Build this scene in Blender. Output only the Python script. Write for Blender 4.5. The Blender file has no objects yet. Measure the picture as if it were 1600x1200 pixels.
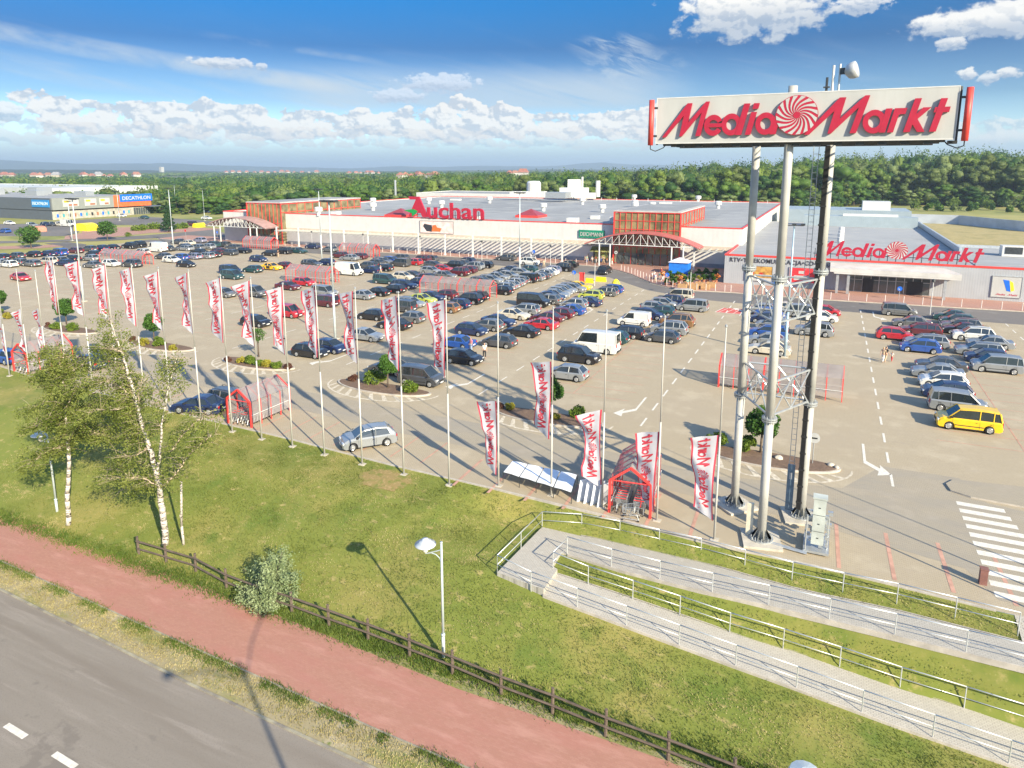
import bpy, bmesh, math, random
import numpy as np
from mathutils import Vector, Matrix, noise
R = math.radians
rnd = random.Random(7)
sc = bpy.context.scene
col = sc.collection
# ------------------------------------------------------------------ camera
F = 1082.; CX = 800.; CY = 464.; TH = math.atan(200. / F); H = 20.; YAW = R(24.6)
cd = bpy.data.cameras.new('camera'); cam = bpy.data.objects.new('camera', cd); col.objects.link(cam)
cd.sensor_width = 36; cd.lens = F / 1600 * 36; cd.shift_y = -136 / 1600.; cd.clip_start = .5; cd.clip_end = 60000
cam.location = (0, 0, H); cam.rotation_euler = (math.pi / 2 - TH, 0, YAW)
sc.camera = cam
def G(px, py, z=0.):
    "pixel of the photograph -> point at height z"
    u = (px - CX) / F; v = (py - CY) / F
    f = math.cos(TH) - v * math.sin(TH); d = -(math.sin(TH) + v * math.cos(TH))
    t = (z - H) / d; X = u * t; Y = f * t
    return (X * math.cos(YAW) - Y * math.sin(YAW), X * math.sin(YAW) + Y * math.cos(YAW), z)
def GY(px, py, Yw):
    x, y, _ = G(px, py, -1000.); k = Yw / y
    return (x * k, Yw, H + (-1000 - H) * k)
def P(x, y, z):
    X = x * math.cos(YAW) + y * math.sin(YAW); Y = -x * math.sin(YAW) + y * math.cos(YAW); Z = z - H
    f = Y * math.cos(TH) - Z * math.sin(TH); d = Y * math.sin(TH) + Z * math.cos(TH)
    return (CX + F * X / f, CY - F * d / f) if f > .1 else (-9999, -9999)
# ------------------------------------------------------------------ light
SUN_EL = R(26.5); sd = Vector((-.857, .514, 0)).normalized()       # way the shadows fall
sv = Vector((sd.x * math.cos(SUN_EL), sd.y * math.cos(SUN_EL), -math.sin(SUN_EL)))
sl = bpy.data.lights.new('sun', 'SUN'); so = bpy.data.objects.new('sun', sl); col.objects.link(so)
sl.energy = 4.6; sl.angle = R(.53); sl.color = (1, .885, .65)
so.rotation_euler = sv.to_track_quat('-Z', 'Y').to_euler()
W = bpy.data.worlds.new('World'); sc.world = W; W.use_nodes = True
SKY_STRENGTH = .125
sc.view_settings.view_transform = 'Standard'; sc.view_settings.look = 'None'
sc.view_settings.exposure = 1.2; sc.view_settings.gamma = 1
sc.render.resolution_x = 1024; sc.render.resolution_y = 768
def build_world():
    nt = W.node_tree; nt.nodes.clear(); N = nt.nodes.new; K = nt.links.new
    out = N('ShaderNodeOutputWorld'); bg = N('ShaderNodeBackground'); bg.inputs[1].default_value = SKY_STRENGTH
    sky = N('ShaderNodeTexSky'); sky.sky_type = 'NISHITA'; sky.sun_disc = False
    sky.sun_elevation = SUN_EL; sky.sun_rotation = math.atan2(-sd.x, -sd.y)
    sky.altitude = 200; sky.air_density = 1.0; sky.dust_density = .6; sky.ozone_density = 2.5
    def m(op, a, b=None, c=None, clamp=False):
        n = N('ShaderNodeMath'); n.operation = op; n.use_clamp = clamp
        for i, x in enumerate((a, b, c)):
            if x is None: continue
            if isinstance(x, (int, float)): n.inputs[i].default_value = x
            else: K(x, n.inputs[i])
        return n.outputs[0]
    def mix(f, a, b, mode='MIX'):
        n = N('ShaderNodeMix'); n.data_type = 'RGBA'; n.blend_type = mode; n.clamp_factor = True
        for s, x in ((n.inputs[0], f), (n.inputs[6], a), (n.inputs[7], b)):
            if isinstance(x, (int, float)): s.default_value = x
            elif isinstance(x, tuple): s.default_value = (*x, 1)
            else: K(x, s)
        return n.outputs[2]
    tc = N('ShaderNodeTexCoord'); sp = N('ShaderNodeSeparateXYZ'); K(tc.outputs['Generated'], sp.inputs[0])
    x, y, z = sp.outputs
    az = m('ARCTAN2', x, y)                       # 0 = north (+Y), east positive, radians
    el = m('ARCTAN2', z, m('SQRT', m('ADD', m('MULTIPLY', x, x), m('MULTIPLY', y, y))))
    A = m('MULTIPLY', az, 57.2958); E = m('MULTIPLY', el, 57.2958)
    def coord(sx, sy, rot=0., ox=0., oy=0.):
        c = N('ShaderNodeCombineXYZ'); ca, sa = math.cos(R(rot)), math.sin(R(rot))
        u = m('ADD', m('MULTIPLY', A, ca), m('MULTIPLY', E, sa)); v = m('SUBTRACT', m('MULTIPLY', E, ca), m('MULTIPLY', A, sa))
        K(m('ADD', m('MULTIPLY', u, sx), ox), c.inputs[0]); K(m('ADD', m('MULTIPLY', v, sy), oy), c.inputs[1]); return c.outputs[0]
    def nz(vec, scale, detail=6, rough=.55, dist=0.):
        n = N('ShaderNodeTexNoise'); K(vec, n.inputs['Vector']); n.inputs['Scale'].default_value = scale
        n.inputs['Detail'].default_value = detail; n.inputs['Roughness'].default_value = rough; n.inputs['Distortion'].default_value = dist
        return n.outputs[0]
    def ramp(v, lo, hi):
        n = N('ShaderNodeMapRange'); n.interpolation_type = 'SMOOTHSTEP'; K(v, n.inputs[0])
        n.inputs[1].default_value = lo; n.inputs[2].default_value = hi; return n.outputs[0]
    def azel(px, py):
        p = G(px, py, 500. if py < 262 else -500.); s = 1 if py < 262 else -1
        p = Vector(p) - Vector((0, 0, H)); p *= 1
        return math.degrees(math.atan2(p.x, p.y)), math.degrees(math.atan2(p.z, math.hypot(p.x, p.y)))
    def blob(px, py, wx, wy, p=1.):
        a, e = azel(px, py)
        dx = m('DIVIDE', m('SUBTRACT', A, a), wx / 19.); dy = m('DIVIDE', m('SUBTRACT', E, e), wy / 19.)
        d = m('ADD', m('MULTIPLY', dx, dx), m('MULTIPLY', dy, dy))
        return m('SUBTRACT', 1., m('SQRT', d))     # 1 centre, 0 rim, negative outside
    # clear sky, a little more blue aloft; unseen top brightened as added fill light
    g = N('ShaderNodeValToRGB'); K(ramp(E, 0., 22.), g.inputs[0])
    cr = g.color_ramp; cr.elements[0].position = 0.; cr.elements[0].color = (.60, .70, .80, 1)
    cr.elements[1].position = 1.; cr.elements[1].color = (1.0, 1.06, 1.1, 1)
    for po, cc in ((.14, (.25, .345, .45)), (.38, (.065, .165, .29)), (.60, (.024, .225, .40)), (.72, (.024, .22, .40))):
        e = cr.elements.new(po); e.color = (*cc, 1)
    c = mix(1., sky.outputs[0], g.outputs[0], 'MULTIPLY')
    WHITE = (3.7, 3.65, 3.5)
    # high thin cirrus: streaks falling slightly to the right
    n1 = nz(coord(.05, .42, -13, 3.1, 7.), 1.6, 7, .6, .6); n2 = nz(coord(.16, .3, -13, 9.), 1.1, 5, .6, .3)
    a0, e0 = azel(0, 50); a1, e1 = azel(560, 140)
    sl_ = (e1 - e0) / (a1 - a0)
    v = m('SUBTRACT', E, m('ADD', m('MULTIPLY', m('SUBTRACT', A, a0), sl_), e0))        # main streak
    def band(v, w): q = m('DIVIDE', v, w); return m('SUBTRACT', 1., m('MULTIPLY', q, q), clamp=True)
    left = ramp(m('MULTIPLY', A, -1), -(a1 + 3), -(a1 - 8))
    st1 = m('MULTIPLY', m('MULTIPLY', band(v, .75), ramp(n2, .28, .62)), left)
    st2 = m('MULTIPLY', m('MULTIPLY', band(m('ADD', v, 1.9), 1.0), ramp(n1, .38, .7)), left)
    a2, e2 = azel(300, 50); a3, e3 = azel(620, 100); s2 = (e3 - e2) / (a3 - a2)
    v3 = m('SUBTRACT', E, m('ADD', m('MULTIPLY', m('SUBTRACT', A, a2), s2), e2))
    st3 = m('MULTIPLY', m('MULTIPLY', band(v3, .3), ramp(n2, .42, .66)), m('MULTIPLY', ramp(A, a2, a2 + 4), ramp(m('MULTIPLY', A, -1), -a3, -a3 + 4)))
    ci = m('MULTIPLY', ramp(n1, .5, .76), m('MULTIPLY', ramp(m('MULTIPLY', E, -1), -12.5, -5.), .22))
    r1 = m('MULTIPLY', ramp(blob(985, 100, 120, 34), .05, .9), ramp(nz(coord(.12, .5, -18, 2.), 2.2, 7, .65, .8), .4, .64))
    r2 = m('MULTIPLY', ramp(blob(960, 70, 90, 22), .05, .9), ramp(nz(coord(.1, .6, -20, 5.), 2.4, 7, .65, .6), .42, .62))
    veil = m('MULTIPLY', m('MULTIPLY', ramp(E, 4.1, 5.2), ramp(m('MULTIPLY', E, -1), -8.4, -6.2)), m('MULTIPLY', ramp(A, azel(330, 150)[0], azel(560, 150)[0]), ramp(m('MULTIPLY', A, -1), -azel(1110, 150)[0], -azel(960, 150)[0])))
    veil = m('MULTIPLY', veil, ramp(n1, .2, .5))
    thin = m('ADD', m('ADD', m('MULTIPLY', st1, .68), m('MULTIPLY', st2, .42)), m('ADD', m('MULTIPLY', st3, .3), ci), clamp=True)
    thin = m('ADD', thin, m('ADD', m('MULTIPLY', m('ADD', r1, r2), .6), m('MULTIPLY', veil, .62)), clamp=True)
    c = mix(thin, c, (2.3, 2.65, 2.95))
    # bank of cumulus low over the horizon
    def cumulus(c, mask, detail_scale, soft=.09, dark=(3.0, 3.7, 4.9), white=WHITE, amp=1.0, ox=0., flat=0.):
        q = coord(1., 1.35, 0, ox); q2 = coord(1., 1.35, 0, ox + .22, .40)
        a = nz(q, detail_scale, 7, .6, .12); b = nz(q2, detail_scale, 4, .52, .12)
        mk = m('ADD', mask, m('MULTIPLY', m('SUBTRACT', a, .5), amp * 2))
        mb = m('ADD', mask, m('MULTIPLY', m('SUBTRACT', b, .5), amp * 2))
        al = ramp(mk, .0, soft)
        lit = ramp(m('SUBTRACT', mk, mb), -.16, .07)
        return al, mk, lit
    azc = coord(1, 1)
    topn = nz(coord(.09, .0, 0, 4.), 1., 3, .5)
    top = m('ADD', 2.1, m('MULTIPLY', topn, 5.2))
    bank = m('MINIMUM', m('DIVIDE', m('SUBTRACT', top, E), .9), m('DIVIDE', m('SUBTRACT', E, 2.3), .75))
    side = m('MINIMUM', m('DIVIDE', m('SUBTRACT', A, azel(60, 190)[0]), 3.), m('DIVIDE', m('SUBTRACT', azel(1030, 190)[0], A), 2.5))
    mask1 = m('ADD', m('MULTIPLY', m('MINIMUM', bank, side), .9), m('MULTIPLY', m('SUBTRACT', nz(coord(.11, .2, 0, 77.), 1., 2, .5), .52), 2.2))
    al, mk, lit = cumulus(c, m('MINIMUM', mask1, .34), .5, .085, amp=1.15)
    body = mix(m('MAXIMUM', lit, m('MULTIPLY', ramp(m('SUBTRACT', top, E), 1.7, .2), .0)), (2.2, 2.45, 2.75), (3.7, 3.62, 3.45))
    c = mix(m('MULTIPLY', al, .9), c, body)
    bank2 = m('MULTIPLY', m('MINIMUM', m('DIVIDE', m('SUBTRACT', 3.2, E), .5), m('DIVIDE', m('SUBTRACT', E, 1.7), .45)), .5)
    al, mk, lit = cumulus(c, m('MINIMUM', bank2, .2), .75, .14, ox=31.)
    c = mix(m('MULTIPLY', al, .6), c, mix(lit, (1.9, 2.3, 2.7), (3.4, 3.3, 3.15)))
    # separate clouds
    def pair(s, ox, oy): return [m('SUBTRACT', nz(coord(1., 1.35, 0, ox + dx * .6 / s, dy * .6 / s + oy), s, 6, .58, .1), .5) for dx, dy in ((0, 0), (.22, .4))]
    BIG = pair(.62, 5.2, 0.); SMALL = pair(1.35, 25., 3.)
    for (px, py, wx, wy, s, ox, op) in ((1178, 12, 116, 48, .5, 5.2, 1.), (1545, 32, 100, 24, .7, 14., .95), (1345, 6, 40, 14, .9, 21., .8),
                                 (1486, 69, 18, 9, 1.3, 25., .7), (1512, 116, 14, 9, 1.4, 27., .85), (1545, 122, 14, 9, 1.4, 30., .7), (1576, 114, 18, 8, 1.4, 33., .8),
                                 (345, 99, 48, 9, 1.2, 41., .7), (408, 104, 10, 8, 1.4, 44., .6), (690, 130, 66, 15, .9, 47., .75), (622, 150, 44, 12, 1., 50., .7),
                                 (8, 175, 24, 14, 1.1, 53., .8), (1090, 185, 120, 26, .8, 56., .35), (1590, 220, 90, 16, .9, 60., .4)):
        bl = blob(px, py, wx, wy); na, nb, am_ = (*BIG, 1.0) if wx > 80 else (*SMALL, 1.1)
        mk = m('ADD', m('MULTIPLY', bl, 1.2), m('MULTIPLY', na, am_ * 2)); al = ramp(mk, .0, .36); lit = ramp(m('SUBTRACT', na, nb), -.08, .04)
        e = azel(px, py)[1]
        under = ramp(E, e - wy / 19. * .6, e + wy / 19. * .55)
        sh = m('ADD', m('MULTIPLY', lit, .35), m('SUBTRACT', m('MULTIPLY', under, .95), .12), clamp=True)
        grey = py in (130, 150)
        c = mix(m('MULTIPLY', al, op), c, mix(sh, (1.5, 1.85, 2.35) if not grey else (1.8, 2.15, 2.7), WHITE if not grey else (2.9, 3.2, 3.6)))
    # milky air at the horizon
    c = mix(m('MULTIPLY', ramp(m('MULTIPLY', E, -1), -3.2, -.6), .8), c, (1.55, 2.1, 2.6))
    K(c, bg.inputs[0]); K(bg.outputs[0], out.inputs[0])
build_world()
# ------------------------------------------------------------------ materials
MATS = {}
def mat(name, c, rough=.6, metal=0., var=.12, scale=3., bump=0., bscale=20., c2=None, alpha=1., trans=0., coat=0., coord='Object', detail=4, spec=.5, aniso=None):
    if name in MATS: return MATS[name]
    m = bpy.data.materials.new(name); m.use_nodes = True; nt = m.node_tree; b = nt.nodes['Principled BSDF']
    b.inputs['Roughness'].default_value = rough; b.inputs['Metallic'].default_value = metal
    b.inputs['Specular IOR Level'].default_value = spec
    if coat: b.inputs['Coat Weight'].default_value = coat; b.inputs['Coat Roughness'].default_value = .06
    if alpha < 1: b.inputs['Alpha'].default_value = alpha
    if trans: b.inputs['Transmission Weight'].default_value = trans
    tc = nt.nodes.new('ShaderNodeTexCoord')
    src = tc.outputs[coord]
    if aniso:
        mp = nt.nodes.new('ShaderNodeMapping'); mp.inputs['Scale'].default_value = aniso; nt.links.new(src, mp.inputs[0]); src = mp.outputs[0]
    n = nt.nodes.new('ShaderNodeTexNoise'); n.inputs['Scale'].default_value = scale; n.inputs['Detail'].default_value = detail
    nt.links.new(src, n.inputs['Vector'])
    r = nt.nodes.new('ShaderNodeValToRGB'); nt.links.new(n.outputs[0], r.inputs[0])
    c2 = c2 or tuple(min(1, x * (1 + var)) for x in c); c1 = tuple(x * (1 - var) for x in c) if c2 is None or True else c
    r.color_ramp.elements[0].position = .35; r.color_ramp.elements[0].color = (*c1, 1)
    r.color_ramp.elements[1].position = .65; r.color_ramp.elements[1].color = (*c2, 1)
    nt.links.new(r.outputs[0], b.inputs['Base Color'])
    if bump:
        n2 = nt.nodes.new('ShaderNodeTexNoise'); n2.inputs['Scale'].default_value = bscale; n2.inputs['Detail'].default_value = 5
        nt.links.new(src, n2.inputs['Vector'])
        bp = nt.nodes.new('ShaderNodeBump'); bp.inputs['Strength'].default_value = bump; bp.inputs['Distance'].default_value = .05
        nt.links.new(n2.outputs[0], bp.inputs['Height']); nt.links.new(bp.outputs[0], b.inputs['Normal'])
    MATS[name] = m; return m
def leafmat(name, c, c2, scale=.6, tl=.35, rough=.55):
    m = mat(name, c, rough, c2=c2, scale=scale, var=.15, spec=.25)
    nt = m.node_tree; b = nt.nodes['Principled BSDF']; r = [n for n in nt.nodes if n.type == 'VALTORGB'][0]
    t = nt.nodes.new('ShaderNodeBsdfTranslucent'); nt.links.new(r.outputs[0], t.inputs[0])
    mx = nt.nodes.new('ShaderNodeMixShader'); mx.inputs[0].default_value = tl
    nt.links.new(b.outputs[0], mx.inputs[1]); nt.links.new(t.outputs[0], mx.inputs[2])
    nt.links.new(mx.outputs[0], nt.nodes['Material Output'].inputs[0]); return m
def layered(name, layers, rough=.9, bump=.2, bscale=8., spec=.3):
    """layers: [(colour, noise scale, lo, hi, (sx,sy,sz) or None), ...] painted one over the other (world coordinates)"""
    m = bpy.data.materials.new(name); m.use_nodes = True; nt = m.node_tree; b = nt.nodes['Principled BSDF']; K = nt.links.new
    b.inputs['Roughness'].default_value = rough; b.inputs['Specular IOR Level'].default_value = spec
    tc = nt.nodes.new('ShaderNodeTexCoord'); cur = None
    for i, (c, s, lo, hi, an) in enumerate(layers):
        if cur is None:
            cc = nt.nodes.new('ShaderNodeRGB'); cc.outputs[0].default_value = (*c, 1); cur = cc.outputs[0]; continue
        mp = nt.nodes.new('ShaderNodeMapping'); mp.inputs['Scale'].default_value = an or (1, 1, 1); mp.inputs['Location'].default_value = (i * 13.7, i * 5.1, 0)
        K(tc.outputs['Object'], mp.inputs[0])
        n = nt.nodes.new('ShaderNodeTexNoise'); n.inputs['Scale'].default_value = s; n.inputs['Detail'].default_value = 5; n.inputs['Roughness'].default_value = .6; K(mp.outputs[0], n.inputs[0])
        mr = nt.nodes.new('ShaderNodeMapRange'); mr.interpolation_type = 'SMOOTHSTEP'; K(n.outputs[0], mr.inputs[0]); mr.inputs[1].default_value = lo; mr.inputs[2].default_value = hi
        mx = nt.nodes.new('ShaderNodeMix'); mx.data_type = 'RGBA'; K(mr.outputs[0], mx.inputs[0]); K(cur, mx.inputs[6]); mx.inputs[7].default_value = (*c, 1); cur = mx.outputs[2]
    K(cur, b.inputs['Base Color'])
    n = nt.nodes.new('ShaderNodeTexNoise'); n.inputs['Scale'].default_value = bscale; n.inputs['Detail'].default_value = 6; K(tc.outputs['Object'], n.inputs[0])
    bp = nt.nodes.new('ShaderNodeBump'); bp.inputs['Strength'].default_value = bump; bp.inputs['Distance'].default_value = .06; K(n.outputs[0], bp.inputs[2]); K(bp.outputs[0], b.inputs['Normal'])
    MATS[name] = m; return m
def brickmat(name, c, c2, bw, bh, mortar, ms=.006, rough=.85, rot=0., extra=None, bump=.25):
    m = bpy.data.materials.new(name); m.use_nodes = True; nt = m.node_tree; b = nt.nodes['Principled BSDF']; K = nt.links.new
    b.inputs['Roughness'].default_value = rough; b.inputs['Specular IOR Level'].default_value = .3
    tc = nt.nodes.new('ShaderNodeTexCoord'); mp = nt.nodes.new('ShaderNodeMapping'); K(tc.outputs['Object'], mp.inputs[0]); mp.inputs['Rotation'].default_value = (0, 0, R(rot))
    br = nt.nodes.new('ShaderNodeTexBrick'); K(mp.outputs[0], br.inputs[0]); br.inputs['Scale'].default_value = 1
    br.inputs['Color1'].default_value = (*c, 1); br.inputs['Color2'].default_value = (*c2, 1); br.inputs['Mortar'].default_value = (*mortar, 1)
    br.inputs['Brick Width'].default_value = bw; br.inputs['Row Height'].default_value = bh; br.inputs['Mortar Size'].default_value = ms; br.inputs['Mortar Smooth'].default_value = .3
    cur = br.outputs[0]
    for i, (cc, s, lo, hi, an, f) in enumerate(extra or []):
        mp2 = nt.nodes.new('ShaderNodeMapping'); mp2.inputs['Scale'].default_value = an or (1, 1, 1); mp2.inputs['Location'].default_value = (i * 3.7, i * 9.1, 0); K(tc.outputs['Object'], mp2.inputs[0])
        n = nt.nodes.new('ShaderNodeTexNoise'); n.inputs['Scale'].default_value = s; n.inputs['Detail'].default_value = 6; n.inputs['Roughness'].default_value = .62; K(mp2.outputs[0], n.inputs[0])
        mr = nt.nodes.new('ShaderNodeMapRange'); mr.interpolation_type = 'SMOOTHSTEP'; K(n.outputs[0], mr.inputs[0]); mr.inputs[1].default_value = lo; mr.inputs[2].default_value = hi; mr.inputs[4].default_value = f
        mx = nt.nodes.new('ShaderNodeMix'); mx.data_type = 'RGBA'; K(mr.outputs[0], mx.inputs[0]); K(cur, mx.inputs[6]); mx.inputs[7].default_value = (*cc, 1); cur = mx.outputs[2]
    K(cur, b.inputs['Base Color'])
    bp = nt.nodes.new('ShaderNodeBump'); bp.inputs['Strength'].default_value = bump; bp.inputs['Distance'].default_value = .01; K(br.outputs['Fac'], bp.inputs[2]); bp.invert = True; K(bp.outputs[0], b.inputs['Normal'])
    MATS[name] = m; return m
# ------------------------------------------------------------------ object helpers
def tag(o, label=None, cat=None, group=None, kind=None):
    if label: o['label'] = label
    if cat: o['category'] = cat
    if group: o['group'] = group
    if kind: o['kind'] = kind
    return o
def empty(name, loc=(0, 0, 0), rz=0.):
    o = bpy.data.objects.new(name, None); o.empty_display_size = .3; o.location = loc; o.rotation_euler = (0, 0, rz); col.objects.link(o); return o
def link(name, me, parent=None, loc=None, rot=None, scale=None):
    o = bpy.data.objects.new(name, me); col.objects.link(o)
    if parent: o.parent = parent
    if loc: o.location = loc
    if rot: o.rotation_euler = rot
    if scale: o.scale = scale
    return o
def copy_tree(o, parent=None):
    c = o.copy(); col.objects.link(c); c.parent = parent
    for ch in o.children: copy_tree(ch, c)
    return c
class MB:
    "collects polygons with a material index"
    def __init__(s): s.v = []; s.f = []; s.m = []
    def add(s, vs, fs, mi=0):
        o = len(s.v); s.v += [tuple(v) for v in vs]
        for f in fs: s.f.append(tuple(i + o for i in f)); s.m.append(mi)
        return s
    def box(s, x0, y0, z0, x1, y1, z1, mi=0, M=None):
        vs = [Vector((x, y, z)) for z in (z0, z1) for y in (y0, y1) for x in (x0, x1)]
        if M: vs = [M @ v for v in vs]
        return s.add(vs, [(0, 2, 3, 1), (4, 5, 7, 6), (0, 1, 5, 4), (2, 6, 7, 3), (0, 4, 6, 2), (1, 3, 7, 5)], mi)
    def tube(s, a, b, r0, r1=None, n=8, mi=0, cap=True, ph=0.):
        a = Vector(a); b = Vector(b); r1 = r0 if r1 is None else r1; d = (b - a)
        if d.length < 1e-6: return s
        q = d.to_track_quat('Z', 'Y'); vs = []
        for p, r in ((a, r0), (b, r1)):
            for i in range(n): t = 2 * math.pi * i / n + ph; vs.append(p + q @ Vector((r * math.cos(t), r * math.sin(t), 0)))
        fs = [(i, (i + 1) % n, n + (i + 1) % n, n + i) for i in range(n)]
        if cap: fs += [tuple(reversed(range(n))), tuple(range(n, 2 * n))]
        return s.add(vs, fs, mi)
    def path(s, pts, r, n=6, mi=0):
        for i, (a, b) in enumerate(zip(pts, pts[1:])):
            ra = r[i] if isinstance(r, (list, tuple)) else r; rb = r[i + 1] if isinstance(r, (list, tuple)) else r
            s.tube(a, b, ra, rb, n, mi)
        return s
    def lathe(s, prof, n=16, mi=0, M=None, cx=0, cy=0):
        vs = []
        for (r, z) in prof:
            for i in range(n): t = 2 * math.pi * i / n; vs.append(Vector((cx + r * math.cos(t), cy + r * math.sin(t), z)))
        if M: vs = [M @ v for v in vs]
        fs = [(k * n + i, k * n + (i + 1) % n, (k + 1) * n + (i + 1) % n, (k + 1) * n + i) for k in range(len(prof) - 1) for i in range(n)]
        fs += [tuple(reversed(range(n))), tuple(range((len(prof) - 1) * n, len(prof) * n))]
        return s.add(vs, fs, mi)
    def prism(s, poly, z0, z1, mi=0, M=None, side=None):
        a = sum(poly[i][0] * poly[(i + 1) % len(poly)][1] - poly[(i + 1) % len(poly)][0] * poly[i][1] for i in range(len(poly)))
        if a < 0: poly = poly[::-1]
        n = len(poly); vs = [Vector((p[0], p[1], z0)) for p in poly] + [Vector((p[0], p[1], z1)) for p in poly]
        if M: vs = [M @ v for v in vs]
        s.add(vs, [tuple(reversed(range(n))), tuple(range(n, 2 * n))], mi)
        o = len(s.v) - 2 * n
        for i in range(n): s.f.append((o + i, o + (i + 1) % n, o + n + (i + 1) % n, o + n + i)); s.m.append(mi if side is None else side)
        return s
    def sheet(s, poly, z, mi=0):
        a = sum(poly[i][0] * poly[(i + 1) % len(poly)][1] - poly[(i + 1) % len(poly)][0] * poly[i][1] for i in range(len(poly)))
        if a < 0: poly = poly[::-1]
        return s.add([(p[0], p[1], z) for p in poly], [tuple(range(len(poly)))], mi)
    def mesh(s, name, mats, smooth=False):
        me = bpy.data.meshes.new(name); me.from_pydata(s.v, [], s.f)
        for m in (mats if isinstance(mats, (list, tuple)) else [mats]): me.materials.append(m)
        if len(me.polygons): me.polygons.foreach_set('material_index', s.m)
        if smooth: me.polygons.foreach_set('use_smooth', [True] * len(me.polygons))
        me.update(); return me
    def build(s, name, mats, parent=None, smooth=False, **kw):
        return link(name, s.mesh(name, mats, smooth), parent, **kw)
def struct(name, mb, mats, kind='structure', **kw):
    o = mb.build(name, mats, **kw); tag(o, kind=kind); return o
def npmesh(name, V, Fq, mats, mi=None, smooth=False):
    "fast mesh from numpy arrays, all faces with the same number of corners"
    me = bpy.data.meshes.new(name); k = Fq.shape[1]
    me.vertices.add(len(V)); me.vertices.foreach_set('co', V.astype(np.float32).ravel())
    me.loops.add(Fq.size); me.loops.foreach_set('vertex_index', Fq.astype(np.int32).ravel())
    me.polygons.add(len(Fq)); me.polygons.foreach_set('loop_start', np.arange(0, Fq.size, k, dtype=np.int32)); me.polygons.foreach_set('loop_total', np.full(len(Fq), k, np.int32))
    for m in (mats if isinstance(mats, (list, tuple)) else [mats]): me.materials.append(m)
    if mi is not None: me.polygons.foreach_set('material_index', mi.astype(np.int32))
    if smooth: me.polygons.foreach_set('use_smooth', np.ones(len(Fq), bool))
    me.update(calc_edges=True); return me
def leaves(C, size, rg, aspect=1.6, flat=0.):
    "one randomly turned quad at every centre C"
    n = len(C); a = rg.normal(size=(n, 3)); a[:, 2] *= (1 - flat); a /= np.linalg.norm(a, axis=1)[:, None]
    b = rg.normal(size=(n, 3)); b -= (a * b).sum(1)[:, None] * a; b /= np.linalg.norm(b, axis=1)[:, None]
    s = (size * rg.uniform(.6, 1.3, n))[:, None]; a = a * s * aspect * .5; b = b * s * .5
    V = np.stack([C - a - b * .3, C + b * -1., C + a, C + b], 1).reshape(-1, 3)
    return V, np.arange(4 * n).reshape(n, 4)
# ================================================================== GROUND
LOW = -3.
grass_mat = layered('grass', [((.155, .18, .034), 1, 0, 1, None), ((.245, .22, .062), .16, .42, .68, None), ((.105, .15, .024), .33, .5, .72, None),
                              ((.33, .27, .11), 1.3, .56, .74, (1, 1.6, 1)), ((.12, .155, .028), 4.5, .55, .75, None), ((.32, .30, .12), 9., .62, .78, None)], rough=.95, bump=.9, bscale=9.)
field_mat = layered('meadow', [((.24, .24, .07), 1, 0, 1, None), ((.34, .30, .11), .012, .45, .6, None), ((.16, .19, .045), .03, .5, .65, (1, 1.5, 1)), ((.31, .30, .11), .2, .5, .7, None)], rough=.95, bump=.3, bscale=.6)
# far plain: patchwork
far_mat = layered('plain', [((.085, .115, .035), 1, 0, 1, None), ((.17, .17, .065), .0011, .5, .56, (1, 2.4, 1)), ((.035, .06, .022), .0016, .52, .56, (.6, 2., 1)), ((.30, .27, .15), .0022, .64, .67, (1, 3., 1)), ((.06, .09, .03), .02, .45, .6, None)], rough=1., bump=0, bscale=.1)
paver = brickmat('beige_block_paving', (.42, .35, .245), (.39, .325, .225), .2, .1, (.27, .225, .16), .012, extra=[((.355, .295, .215), .07, .40, .66, None, .6), ((.48, .41, .30), .35, .48, .7, None, .5), ((.31, .26, .21), 1.4, .56, .74, (.35, 1.6, 1), .4), ((.36, .30, .235), 6., .5, .7, None, .35), ((.20, .175, .15), .95, .66, .74, (1, 1.3, 1), .35)])
paver_road = brickmat('worn_grey_paving', (.375, .322, .238), (.355, .305, .225), .2, .1, (.23, .2, .165), .012, extra=[((.29, .26, .215), .12, .42, .65, (1, 3, 1), .7), ((.38, .33, .27), .5, .5, .72, None, .45), ((.2, .185, .17), 2.2, .56, .74, (.4, 2, 1), .4)])
red_paver = brickmat('red_block_paving', (.44, .235, .18), (.40, .21, .16), .2, .1, (.26, .17, .14), .012, extra=[((.42, .30, .25), .25, .45, .7, None, .5), ((.33, .2, .165), 1.8, .55, .75, None, .4)])
bike_red = brickmat('red_path_paving', (.385, .20, .145), (.35, .175, .125), .2, .1, (.36, .165, .13), .008, rot=0, bump=.1, extra=[((.38, .165, .13), .3, .4, .7, (1, 3, 1), .6), ((.50, .27, .215), .9, .5, .72, (.5, 2, 1), .5), ((.42, .31, .25), .16, .63, .75, (.4, 1.6, 1), .6), ((.32, .16, .125), 5., .58, .75, None, .4)])
ramp_paver = brickmat('grey_ramp_paving', (.46, .43, .375), (.42, .39, .34), .2, .1, (.27, .25, .22), .012, extra=[((.37, .345, .30), .8, .45, .7, None, .5), ((.52, .49, .43), 3.5, .5, .72, None, .4)])
asphalt = layered('road_asphalt', [((.235, .205, .172), 1, 0, 1, None), ((.20, .17, .14), .35, .4, .7, (.15, 2.2, 1)), ((.27, .235, .2), .9, .5, .72, (.2, 2.4, 1)), ((.19, .165, .14), .25, .6, .64, (1, 1.2, 1)), ((.17, .145, .12), 24., .5, .75, None)], rough=.9, bump=.25, bscale=60.)
dark_asphalt = layered('dark_asphalt', [((.17, .155, .145), 1, 0, 1, None), ((.13, .12, .115), .05, .4, .65, None), ((.21, .195, .18), .4, .52, .74, None)], rough=.9, bump=.1, bscale=20.)
kerbstone = mat('kerbstone', (.42, .38, .33), .85, scale=2., var=.14, bump=.3, bscale=30)
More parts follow.
